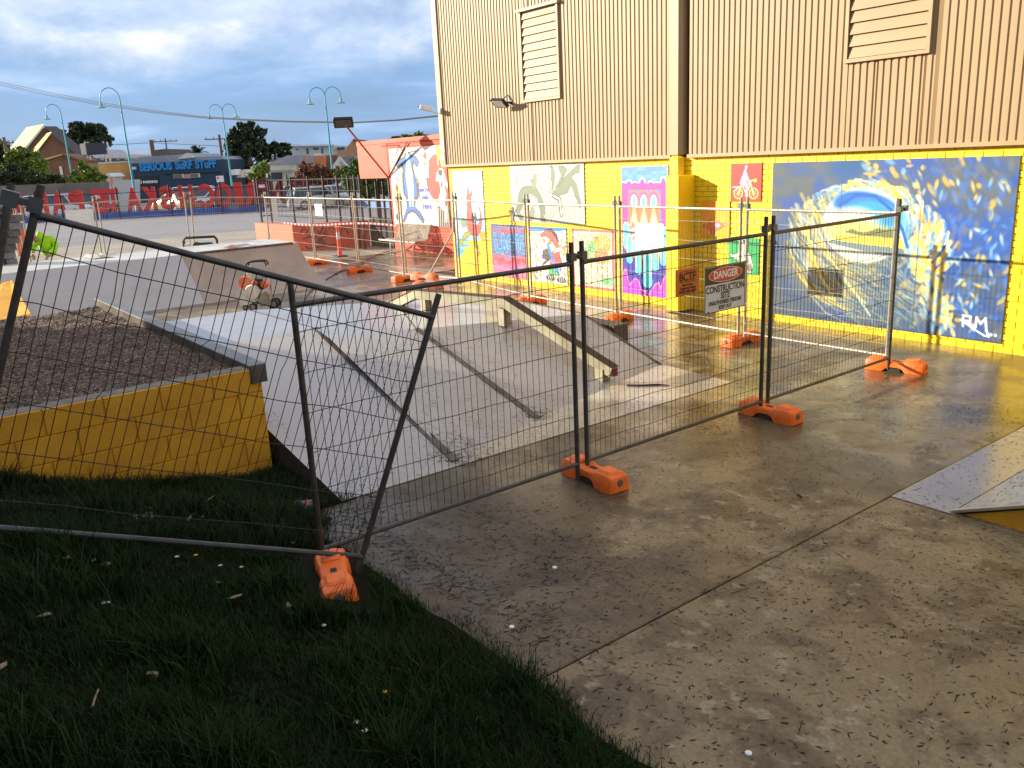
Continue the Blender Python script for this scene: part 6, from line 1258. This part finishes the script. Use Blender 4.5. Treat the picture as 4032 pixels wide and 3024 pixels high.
for k in range(34):
    a_ = rg.uniform(0, 6.28); el = rg.uniform(-.5, 1.3); L = 1.55; b = MB(); pts = []
    for j in range(6):
        s_ = j/5*L; pts.append(c0+Vector((math.cos(a_)*math.cos(el)*s_, math.sin(a_)*math.cos(el)*s_, math.sin(el)*s_-.35*s_*s_*.5)))
    for j in range(5):
        d_ = (pts[j+1]-pts[j]).normalized(); sd = d_.cross(Vector((0, 0, 1))).normalized()*(.20 if j < 4 else .08)
        b.add([pts[j], pts[j]+sd*1.3-Vector((0, 0, .12)), pts[j+1]+sd-Vector((0, 0, .12)), pts[j+1], pts[j]-sd*1.3-Vector((0, 0, .12)), pts[j+1]-sd-Vector((0, 0, .12))], [(0, 1, 2, 3), (3, 5, 4, 0)])
    b.build('frond', LF['palm'], t)

# ---- blue kerb wall, red cut-out letters seen from behind, black post fence
DK = 59.5
t = bgt('kerb_wall', 'low blue painted kerb wall under the red letters', 'kerb', 600, DK)
b = MB()
for (xa, ya, xb, yb) in ((60, 873, 1040, 820),):
    p = [at(xa, 843+27, DK), at(xb, 820, DK)]; o = t.location; q = [Vector(((v-o).dot(UR), (v-o).dot(FH), 0)) for v in p]; b.box((q[0].x, q[0].y, -.1), (q[1].x, q[0].y+.3, .42))
b.build('wall', BLUEK, t)
t = thing('kerb_wall', 'lighter blue low kerb wall beyond the steel fence on the right', 'kerb', at(1300, 800, 52)*Vector((1, 1, 0)) if False else (at(1300, 800, 52).x, at(1300, 800, 52).y, 0))
a, c, e_ = gp(1175, 820), gp(1260, 805), gp(1545, 822); b = MB(); o = t.location
for p, q in ((a, c), (c, e_)): b.prism([Vector((p.x, p.y, .40))-o, Vector((q.x, q.y, .40))-o, Vector((q.x, q.y+.4, .40))-o, Vector((p.x, p.y+.4, .40))-o], (0, 0, -.5))
b.build('wall', mat('light_blue_kerb', (.10, .25, .62), .55), t)
t = bgt('red_letters', 'row of big red cut out letters reading backwards along the blue kerb', 'letters', 600, DK)
LET = [('K', 45), ('R', 145), ('A', 217), ('P', 289), ('E', 382), ('T', 436), ('A', 516), ('K', 578), ('S', 650), ('H', 727), ('C', 810), ('O', 876), ('I', 935), ('R', 983)]
for ch, px in LET:
    wdp = {'I': 30, 'T': 48}.get(ch, 56); p = rect_pts(t, DK, [(px, 745)])[0]; base = .42
    o = txt(ch, 2.15, REDL, t, Matrix.Translation((p.x, p.y+.1, base+.80)) @ Matrix.Diagonal((-1, 1, 1, 1)) @ Matrix.Rotation(R(90), 4, 'X'), 'letter', .10, 1.0, .05)
    o.data.flip_normals(); xsz = [v.co.x for v in o.data.vertices]; w0 = max(xsz)-min(xsz); cx_ = (max(xsz)+min(xsz))/2; zsz = [v.co.z for v in o.data.vertices]; h0 = max(zsz)-min(zsz); zm = min(zsz)
    for v in o.data.vertices: v.co.x = p.x+(v.co.x-cx_)*(wdp*DK/3300)/w0; v.co.z = base+(v.co.z-zm)*1.62/h0
RED2 = mat('dark_red_steel', (.20, .012, .015), .6)
for ch, px in (('E', 1040), ('N', 1088), ('I', 1107), ('K', 1148), ('I', 1198)):
    wdp = {'I': 20}.get(ch, 44); p = rect_pts(t, DK, [(px, 745)], 4.5)[0]; base = .5
    o = txt(ch, 2.15, RED2, t, Matrix.Translation((p.x, p.y, base+.80)) @ Matrix.Diagonal((-1, 1, 1, 1)) @ Matrix.Rotation(R(90), 4, 'X'), 'letter', .10, 1.0, .05)
    o.data.flip_normals(); xsz = [v.co.x for v in o.data.vertices]; w0 = max(xsz)-min(xsz); cx_ = (max(xsz)+min(xsz))/2; zsz = [v.co.z for v in o.data.vertices]; h0 = max(zsz)-min(zsz); zm = min(zsz)
    for v in o.data.vertices: v.co.x = p.x+(v.co.x-cx_)*(wdp*(DK+4.5)/3300)/w0; v.co.z = base+(v.co.z-zm)*1.62/h0
fp = []
for px in (-60, 35, 140, 240, 465, 672, 874, 1010): p = at(px, 800, DK-.6); fp.append((p.x, p.y, 0))
post_fence('post_fence', 'black posts and rails with the red letters fixed behind them', fp, 2.05, (.5, 1.72), 0, pr=.05)
fp = []
for px, D in ((1012, 58), (1070, 60), (1140, 62), (1210, 64)): p = at(px, 800, D); fp.append((p.x, p.y, 0))
post_fence('post_fence', 'black steel fence running on past the darker red letters', fp, 2.3, (.5, 1.25, 2.0), 0, pr=.05)

# ---- cars
def car(label, px, D, L, col, yaw=0.0, kind='hatch', x_img=None, group='parked cars beyond the red letters'):
    p = at(px, 800, D); t = thing('car', label, 'car', (p.x, p.y, 0), VROT+yaw, group)
    H = {'hatch': 1.48, 'suv': 1.72, 'sedan': 1.42, 'ute': 1.70}[kind]; W_ = 1.78; cm = mat('car_'+label.split()[0]+'_paint', col, .22, .25, var=.04, coat=.7)
    x0, x1 = -L/2, L/2
    bel = [(x0, .38), (x0+.05, .72), (x0+.25, .86), (x1-1.15, .95), (x1-.25, .84), (x1-.03, .66), (x1, .36)] if kind != 'sedan' else [(x0, .38), (x0+.04, .82), (x0+.4, .92), (x1-1.2, .92), (x1-.25, .80), (x1-.03, .64), (x1, .36)]
    rings = []
    for x, z in bel: hw = W_/2*(.86 if x in (x0, x1) else .98); rings.append([(x, -hw, .22), (x, hw, .22), (x, hw, z*.8), (x, hw*.93, z), (x, -hw*.93, z), (x, -hw, z*.8)])
    b = MB(); b.loft(rings); b.build('body', cm, t, smooth=True)
    r0, r1 = {'hatch': (x0+.35, x1-1.75), 'suv': (x0+.20, x1-1.55), 'sedan': (x0+1.0, x1-1.85), 'ute': (x0+1.7, x1-1.5)}[kind]
    g0, g1 = {'hatch': (x0+.08, x1-1.10), 'suv': (x0+.06, x1-1.0), 'sedan': (x0+.45, x1-1.10), 'ute': (x0+1.5, x1-1.0)}[kind]
    b = MB(); b.loft([[(g0, -.80, .84), (g0, .80, .84), (r0, .62, H-.03), (r0, -.62, H-.03)], [(g1, -.80, .88), (g1, .80, .88), (r1, .62, H-.03), (r1, -.62, H-.03)]]); b.build('glasshouse', GLASS, t)
    b = MB(); b.bbox((r0-.02, -.64, H-.05), (r1+.02, .64, H+.02), .05); b.tube([(g1, -.80, .88), (r1, -.63, H-.02)], .04, 5); b.tube([(g1, .80, .88), (r1, .63, H-.02)], .04, 5); b.tube([(g0, -.80, .86), (r0, -.63, H-.02)], .06, 5); b.tube([(g0, .80, .86), (r0, .63, H-.02)], .06, 5); xm = (r0+r1)/2
    b.tube([(xm, -.81, .88), (xm, -.635, H-.02)], .035, 5); b.tube([(xm, .81, .88), (xm, .635, H-.02)], .035, 5); b.build('roof', cm, t, smooth=True)
    for x in (x0+.80, x1-.82):
        for sg in (-1, 1):
            b = MB(); b.lathe([(.22, -.11), (.32, -.09), (.32, .09), (.22, .11)], (x, sg*.80, .32), 14, 0, 'y'); w_ = b.build('wheel', RUBBER, t, smooth=True); b = MB(); b.lathe([(.20, -.115), (.20, .115)], (x, sg*.80, .32), 10, 0, 'y'); b.build('rim', mat('alloy', (.45, .45, .47), .3, .8), w_)
    for sg in (-1, 1):
        b = MB(); b.bbox((x1-.20, sg*.62-.16, .58), (x1+.0, sg*.62+.16, .74), .04); b.build('headlight', mat('headlight_glass', (.7, .7, .72), .1), t)
        b = MB(); b.bbox((x0-.01, sg*.66-.12, .62), (x0+.12, sg*.66+.12, .84), .03); b.build('tail_light', mat('tail_light_red', (.45, .01, .01), .2), t)
    return t
SV = (.62, .63, .65); WT = (.55, .55, .54)
car('white four wheel drive parked behind the letters at the left', 225, 66, 4.6, WT, .15, 'suv'); car('red hatchback parked beside the white four wheel drive', 345, 71, 4.3, (.30, .015, .02), .12, 'suv'); car('black estate car parked by the boundary wall', 320, 75, 4.4, (.02, .02, .025), .1, 'suv')
car('pale estate parked directly in front of the surf shop', 720, 74, 4.0, WT, 2.6, 'hatch'); car('silver white wagon parked right of the surf shop window', 802, 72, 4.7, WT, .05, 'suv'); car('olive sedan nosing towards the letters', 690, 64, 4.2, (.22, .18, .08), 2.5, 'sedan')
car('grey sedan parked behind the letter I', 905, 70, 4.4, SV, .1, 'sedan'); car('black ute parked at the corner of the steel fence', 975, 66, 4.6, (.03, .03, .035), .2, 'suv'); car('dark wagon parked in the shade of the vine', 1225, 66, 4.3, (.04, .05, .06), .3, 'hatch')
car('white hatchback with red tail lights near the vine', 1255, 60, 4.1, WT, .5, 'hatch'); car('second white hatchback left of the green bush', 1315, 62, 4.0, (.74, .75, .77), .9, 'hatch')
# small signs, market clutter
def post_sign(label, x0, y0, x1, y1, D, m, red=False):
    t = bgt('road_sign', label, 'sign', (x0+x1)/2, D); box_bg(t, D, x0, y0, x1, y1, .04, 'plate', m); a = rect_pts(t, D, [((x0+x1)/2, y1)])[0]; b = MB(); b.tube([(a.x, .05, 0), (a.x, .05, a.z+.1)], .03, 6); b.build('post', GALV, t)
    if red: a = rect_pts(t, D, [(x0+5, y0+4), (x0+12, y0+11)]); b = MB(); b.box((a[0].x, -.03, a[1].z), (a[1].x, -.005, a[0].z)); b.build('emblem', REDL, t)
post_sign('white parking notice with a red emblem above the letters', 850, 693, 879, 718, 62, WHITE, True); post_sign('narrow orange street sign by the shed', 432, 698, 443, 724, 66, mat('orange_sign', (.85, .22, .08), .5)); post_sign('slim white street sign right of the corner post', 1046, 684, 1054, 702, 64, WHITE)
rg = random.Random(4)
for k, (x0, y0, x1, y1, cc, lb) in enumerate(((905, 668, 925, 690, (.7, .7, .68), 'white stall canopy under the gum tree'), (930, 672, 948, 700, (.55, .5, .45), 'grey stall crate stack under the gum tree'), (955, 668, 988, 692, (.75, .73, .68), 'cream stall canopy under the gum tree'), (972, 686, 1003, 706, (.85, .45, .08), 'orange stall box beside the bright bush'), (985, 655, 1003, 676, (.6, .55, .4), 'beige van roof left of the bright bush'))):
    t = bgt('market_stall', lb, 'stall', (x0+x1)/2, 88+k*1.5); box_bg(t, 88+k*1.5, x0, y0, x1, y1, 2.0, 'body', mat('stall_%d' % k if False else 'stall_colour_'+lb.split()[0]+lb.split()[2], cc, .6)); a = rect_pts(t, 88+k*1.5, [(x0, y0), (x1, y1)])
    b = MB(); b.box((a[0].x, .3, 0), (a[0].x+.06, .36, a[1].z)); b.box((a[1].x-.06, .3, 0), (a[1].x, .36, a[1].z)); b.build('stall_legs', GALV, t)
t = bgt('stone_wall', 'rough stone wall cut by the left frame edge behind the fence', 'wall', 0, 27)
# stones at the far left, painted board and yellow flank beside it
DW2 = 20.0; p0 = at(-60, 1000, DW2); t.location = (p0.x, p0.y, 0); rg = random.Random(9)
for r in range(11):
    y0 = 790+r*29; x = -230+rg.uniform(0, 20)
    while x < (36 if r < 9 else 60)-(0 if r > 1 else 30):
        w_ = rg.uniform(24, 48); v = rect_pts(t, DW2, [(x, y0), (x+w_-3, y0+26)]); b = MB(); b.bbox((v[0].x, v[0].y-rg.uniform(0, .03), v[1].z), (v[1].x, v[0].y+.3, v[0].z), .02); b.build('stone', mat('field_stone_%s' % 'abc'[rg.randrange(3)], (rg.uniform(.12, .22),)*3, .85, scale=4, bump=.5), t); x += w_
b = MB(); v = rect_pts(t, DW2, [(-240, 780), (34, 1080)]); b.box((v[0].x, v[0].y+.06, v[1].z-.5), (v[1].x, v[0].y+.28, v[0].z)); b.build('mortar', JOINT, t)
t = bgt('painted_board', 'orange blue and white painted board standing behind the left fence posts', 'board', 75, 24); facade(t, 24, [(58, 905), (92, 900), (95, 1010), (72, 1010)], .1, 'orange_field', ORL); facade(t, 24, [(56, 880), (90, 876), (92, 900), (58, 905)], .1, 'blue_field', mat('board_light_blue', (.08, .25, .60), .5)); facade(t, 24, [(50, 842), (80, 838), (90, 876), (56, 880)], .1, 'white_field', WHITE)
t = thing('yellow_flank', 'yellow painted flank of the bank at the left frame edge', 'wall', (-15.5, 2.4, 0)); o = t.location
P4 = [gp(-60, 1020, .95), gp(36, 1085, .85), gp(120, 1235, .55), gp(60, 1245, .5), gp(-80, 1290, .45)]
b = MB(); b.prism([p-o for p in P4], (0, 0, -.3)); b.build('painted_face', YBLOCK, t)

# ================================================================= GRASS
def in_frame(P_, m=.12):
    d = P_-np.array([0, 0, CAMH]); zf = d@np.array(CF); x = d@np.array(CR)/zf*FPX/4032; y = d@np.array(CU)/zf*FPX/3024
    return (zf > .3) & (np.abs(x) < .5+m) & (np.abs(y) < .5+m)
GZ = np.vectorize(gz); EDG = np.vectorize(edge)
def blades(n, xr, yr, hmin, hmax, wd, seed, tuft=None):
    rg = np.random.default_rng(seed); x = rg.uniform(*xr, n); y = rg.uniform(*yr, n)
    if tuft is not None:
        c = tuft[rg.integers(0, len(tuft), n)]; x = c[:, 0]+rg.normal(size=n)*c[:, 2]; y = c[:, 1]+rg.normal(size=n)*c[:, 2]
    # sparse worn soil patch at the far left
    keep = (y < EDG(x)+.02+rg.uniform(-.12, .05, n)) & (x > -7.66); keep &= ~((np.hypot(x+5.9, y+.45) < .6) & (rg.random(n) < .7)); keep &= ~((np.abs((x+4.80)*math.cos(.37)-(y-2.075)*math.sin(.37)) < .60) & (np.abs((x+4.80)*math.sin(.37)+(y-2.075)*math.cos(.37)) < .22))
    z = GZ(x, y); P_ = np.stack([x, y, z], 1); keep &= in_frame(P_, .32); P_ = P_[keep]; n = len(P_)
    h = rg.uniform(hmin, hmax, n); a = rg.uniform(0, 2*np.pi, n); ln = rg.uniform(.2, 1.0, n)*h; b = a+rg.normal(size=n)*.4
    w = wd*rg.uniform(.7, 1.3, n); dx, dy = np.cos(a), np.sin(a); lx, ly = np.cos(b), np.sin(b); sx_, sy_ = -dy*w/2, dx*w/2
    def pt(f, k, sgn, ws): return np.stack([P_[:, 0]+lx*ln*k+sgn*sx_*ws, P_[:, 1]+ly*ln*k+sgn*sy_*ws, P_[:, 2]-.01+h*f], 1)
    v = np.stack([pt(0, 0, -1, 1), pt(0, 0, 1, 1), pt(.55, .25, 1, .8), pt(.55, .25, -1, .8), pt(.85, .75, 1, .3), pt(.85, .75, -1, .3)], 1)
    f = np.array([[0, 1, 2, 3], [3, 2, 4, 5]]); ff = (f[None]+(np.arange(n)*6)[:, None, None]).reshape(-1, 4); mi = np.repeat(rg.choice(3, n, p=[.5, .38, .12]), 2); return v.reshape(-1, 3), ff, mi
GRM = [mat('grass_dark', (.007, .021, .0025), .55, 0, scale=3, spec=.12), mat('grass_mid', (.011, .034, .004), .55, 0, scale=3, spec=.15), mat('grass_olive', (.028, .038, .008), .6, 0, scale=3, spec=.12)]
rg = np.random.default_rng(21)
T1 = np.stack([rg.uniform(-7.4, -.8, 260), rg.uniform(-1.6, 2.5, 260), rg.uniform(.05, .16, 260)], 1)
A = [blades(420000, (-7.7, 1.2), (-3.4, 2.98), .025, .07, .0045, 1), blades(110000, (0, 1), (0, 1), .05, .13, .0045, 2, T1), blades(26000, (-7.7, -5.9), (2.0, 2.98), .05, .14, .006, 3),
     blades(9000, (-7.66, -7.45), (-2, 2.9), .05, .16, .006, 5), blades(12000, (0, 1), (0, 1), .12, .26, .006, 4, T1[:46])]
off = 0; VV = []; FF = []; MI = []
for v, f, mi in A: VV.append(v); FF.append(f+off); MI.append(mi); off += len(v)
raw_mesh('grass', GRM, np.concatenate(VV), np.concatenate(FF), np.concatenate(MI), kind='stuff', label='dark green grass growing over the shaded bank', category='grass')
# flowers, bark scraps and twigs in the grass
def gpos(px, py):
    d = ray(px, py); lo, hi = 1.0, 12.0
    for _ in range(40):
        md = (lo+hi)/2; p = CAM+d*md
        if p.z > gz(p.x, p.y): lo = md
        else: hi = md
    p = CAM+d*lo; return Vector((p.x, p.y, gz(p.x, p.y)))
FLW = mat('daisy_petals', (.75, .75, .70), .6); FLY = mat('yellow_petals', (.85, .50, .02), .6); BRK = mat('pale_bark_scrap', (.26, .18, .11), .8, 0, scale=20, col2=(.14, .09, .05))
for px, py, yl in ((434, 2408, 0), (415, 2410, 0), (872, 2256, 0), (702, 2222, 0), (955, 2262, 0), (776, 2215, 1), (1520, 2763, 1), (1408, 2885, 0), (1442, 2918, 0), (802, 2060, 0), (1280, 2495, 0), (1156, 2163, 0)):
    p = gpos(px, py)+Vector((0, 0, .05)); b = MB()
    for k in range(6): a = k*math.pi/3; b.add([(0, 0, 0), (math.cos(a-.4)*.011, math.sin(a-.4)*.011, .004), (math.cos(a)*.016, math.sin(a)*.016, .005), (math.cos(a+.4)*.011, math.sin(a+.4)*.011, .004)], [(0, 1, 2, 3)])
    b.tube([(0, 0, -.06), (0, 0, .002)], .0015, 4, 1); b.lathe([(.004, 0), (.003, .005)], (0, 0, 0), 6, 2); o = b.build('flower', [FLY if yl else FLW, GRM[1], FLY]); o.location = p; tag(o, 'tiny yellow flower in the dark grass' if yl else 'tiny white daisy in the dark grass', 'flower', 'tiny yellow flowers' if yl else 'tiny white daisies')
for px, py, sz, nm in ((12, 2665, .055, 'pale scrap of paper in the grass at the left edge'), (610, 2690, .05, 'grey scrap of leaf in the long grass'), (268, 2225, .04, 'curled pale bark scrap below the left bottom rail'), (376, 2234, .03, 'small cream bark scrap right of the curled one'), (425, 2248, .05, 'long flat bark scrap below the bottom rail'), (925, 2380, .05, 'pale dead leaf left of the grass fence foot'), (1140, 2415, .05, 'crumpled dead leaf below the grass fence foot'), (190, 2458, .05, 'pale twig like scrap near the worn soil'), (868, 2320, .03, 'small brown dead leaf in the middle of the grass')):
    p = gpos(px, py)+Vector((0, 0, .04)); b = MB(); r_ = random.Random(px); pts = [(math.cos(a)*sz*r_.uniform(.3, 1), math.sin(a)*sz*r_.uniform(.2, .5), r_.uniform(0, .012)) for a in np.linspace(0, 5.5, 7)]
    b.prism(pts, (0, 0, .003)); o = b.build('dead_leaf', BRK); o.location = p; o.rotation_euler = (0, 0, px); tag(o, nm, 'leaf')
r_ = random.Random(8)
for k in range(16):
    px, py = 520+r_.uniform(0, 95), 2025+r_.uniform(-10, 40); p = gpos(px, py)+Vector((0, 0, .03)); b = MB(); pts = [(math.cos(a)*.02*r_.uniform(.4, 1.2), math.sin(a)*.012*r_.uniform(.4, 1.2), r_.uniform(0, .012)) for a in np.linspace(0, 5.5, 6)]
    b.prism(pts, (0, 0, .003)); o = b.build('dead_leaf', BRK); o.location = p; tag(o, 'pale curled dead leaf in the small pile behind the tilted fence', 'leaf', 'pile of dead leaves')
o = MB().tube([gpos(*q)+Vector((0, 0, .045)) for q in ((742, 2070), (760, 2050), (785, 2035), (795, 2010), (820, 1990), (845, 1972), (868, 1964))], [.009, .008, .008, .007, .007, .005, .004], 6).build('twig', BRK); tag(o, 'long bent pale stick in the grass behind the tilted fence', 'stick')
o = MB().tube([gpos(*q)+Vector((0, 0, .06)) for q in ((375, 2835), (385, 2800), (398, 2765))], .004, 5).build('twig', BRK); tag(o, 'short pale twig in the long grass at the bottom left', 'stick')
t = thing('plastic_bag', 'crumpled clear and pink plastic wrapper at the grass edge by the fence', 'litter', gpos(1205, 2010)+Vector((0, 0, .03))); b = MB(); r_ = random.Random(3)
b.add([(i*.04-.12+r_.uniform(-.01, .01), j*.04-.06+r_.uniform(-.01, .01), r_.uniform(0, .06)) for j in range(4) for i in range(7)], [(j*7+i, j*7+i+1, (j+1)*7+i+1, (j+1)*7+i) for j in range(3) for i in range(6)]); b.build('wrapper', mat('grey_plastic', (.35, .36, .38), .2), t)
b = MB(); b.add([(-.02, -.02, .05), (.04, -.03, .06), (.06, .02, .05), (.0, .03, .065)], [(0, 1, 2, 3)]); b.build('pink_print', mat('pink_plastic', (.75, .05, .22), .3), t)

# ================================================================= LEAF LITTER on slab and ramps
from mathutils.bvhtree import BVHTree
def bvh_of(names):
    V = []; F = []
    for o in SC.objects:
        if o.type == 'MESH' and o.parent and o.name.split('.')[0] in names and o.parent.name.split('.')[0] in ('fun_box', 'corner_bank'):
            mw = Matrix.Translation(o.parent.location); k = len(V); V += [mw @ v.co for v in o.data.vertices]; F += [[i+k for i in p.vertices] for p in o.data.polygons]
    return BVHTree.FromPolygons(V, F)
BV = bvh_of(('left_bank', 'main_bank', 'platform', 'painted_apron', 'bank'))
def litter(n, xr, yr, L0, L1, wd, seed, centres=None, dirb=None):
    rg = np.random.default_rng(seed); out = []
    for k in range(n):
        if centres is not None:
            c = centres[int(rg.integers(0, len(centres)))]; x, y = c[0]+rg.normal()*c[2], c[1]+rg.normal()*c[3]
        else: x, y = rg.uniform(*xr), rg.uniform(*yr)
        if y < float(edge(x))-.02 or y > 11.55: continue
        if centres is None:
            dn = .5+.5*math.sin(x*1.3+2*math.sin(y*.9))*math.cos(y*1.1-x*.4)
            if rg.random() > .35+.65*dn: continue
        h = BV.ray_cast(Vector((x, y, 5)), Vector((0, 0, -1))); z = h[0].z if h[0] else 0.0; nz_ = h[1] if h[0] else Vector((0, 0, 1))
        if nz_.z < 0: nz_ = -nz_
        a = (rg.normal()*.55+.95) if rg.random() < .65 else rg.uniform(0, 6.28); L = rg.uniform(L0, L1); cv = rg.normal()*.35
        p = Vector((x, y, z+.003)); pts = []
        for j in range(4):
            pts.append(p.copy()); dv = Vector((math.cos(a), math.sin(a), 0)); dv -= nz_*dv.dot(nz_); p = p+dv.normalized()*L/3; a += cv
        sd = Vector((-math.sin(a), math.cos(a), 0))*wd*rg.uniform(.6, 1.5)/2
        ws = (.5, 1, .9, .2); out.append([q for j in range(4) for q in (pts[j]-sd*ws[j], pts[j]+sd*ws[j])])
    V = np.array([[tuple(v) for v in o] for o in out]); n = len(V); f = np.array([[0, 1, 3, 2], [2, 3, 5, 4], [4, 5, 7, 6]]); return V.reshape(-1, 3), (f[None]+(np.arange(n)*8)[:, None, None]).reshape(-1, 4)
cent = [(-6.45, 4.15, .12, .10), (-6.7, 4.3, .25, .15), (-6.2, 3.05, .25, .12), (-6.0, 2.8, .2, .1), (-5.6, 2.75, .25, .12), (-5.0, 2.75, .3, .08), (-4.4, 2.72, .3, .1), (-3.6, 2.8, .3, .12), (-6.95, 5.55, .1, .1), (-5.2, 3.6, .35, .3), (-4.3, 3.4, .4, .3)]
A = [litter(26000, (-9.3, 1.5), (2.5, 9.5), .014, .040, .0060, 1), litter(2200, (0, 1), (0, 1), .03, .08, .005, 2, cent), litter(1500, (-13, -6), (3, 9), .02, .05, .006, 3), litter(500, (-7, 1.5), (2.5, 9.5), .08, .16, .004, 4)]
off = 0; VV = []; FF = []
for v, f in A: VV.append(v); FF.append(f+off); off += len(v)
raw_mesh('leaf_litter', [mat('dark_leaf_litter', (.016, .011, .006), .8, 0, spec=.2, scale=8, col2=(.008, .006, .004))], np.concatenate(VV), np.concatenate(FF), kind='stuff', label='dark needle like leaves scattered over the damp slab and ramps', category='leaf litter')
for px, py, lb in ((2184, 2236, 'small white bottle cap on the slab below the middle fence foot'), (2015, 2470, 'small white bottle cap on the slab near the grass edge'), (2947, 2967, 'white scrap of paper at the bottom edge of the slab')):
    p = gp(px, py); b = MB(); b.lathe([(.017, 0), (.017, .006), (.013, .009)], (0, 0, 0), 12); o = b.build('bottle_cap', WHITE); o.location = p; tag(o, lb, 'cap')
p = gp(3147, 1955); o = MB().tube([p+Vector((-.03, .01, .008)), p+Vector((0, 0, .01)), p+Vector((.035, -.01, .006))], [.005, .007, .004], 6).build('twig', mat('dark_bark', (.05, .03, .02), .9)); tag(o, 'short black twig on the slab right of the middle fence foot', 'stick')
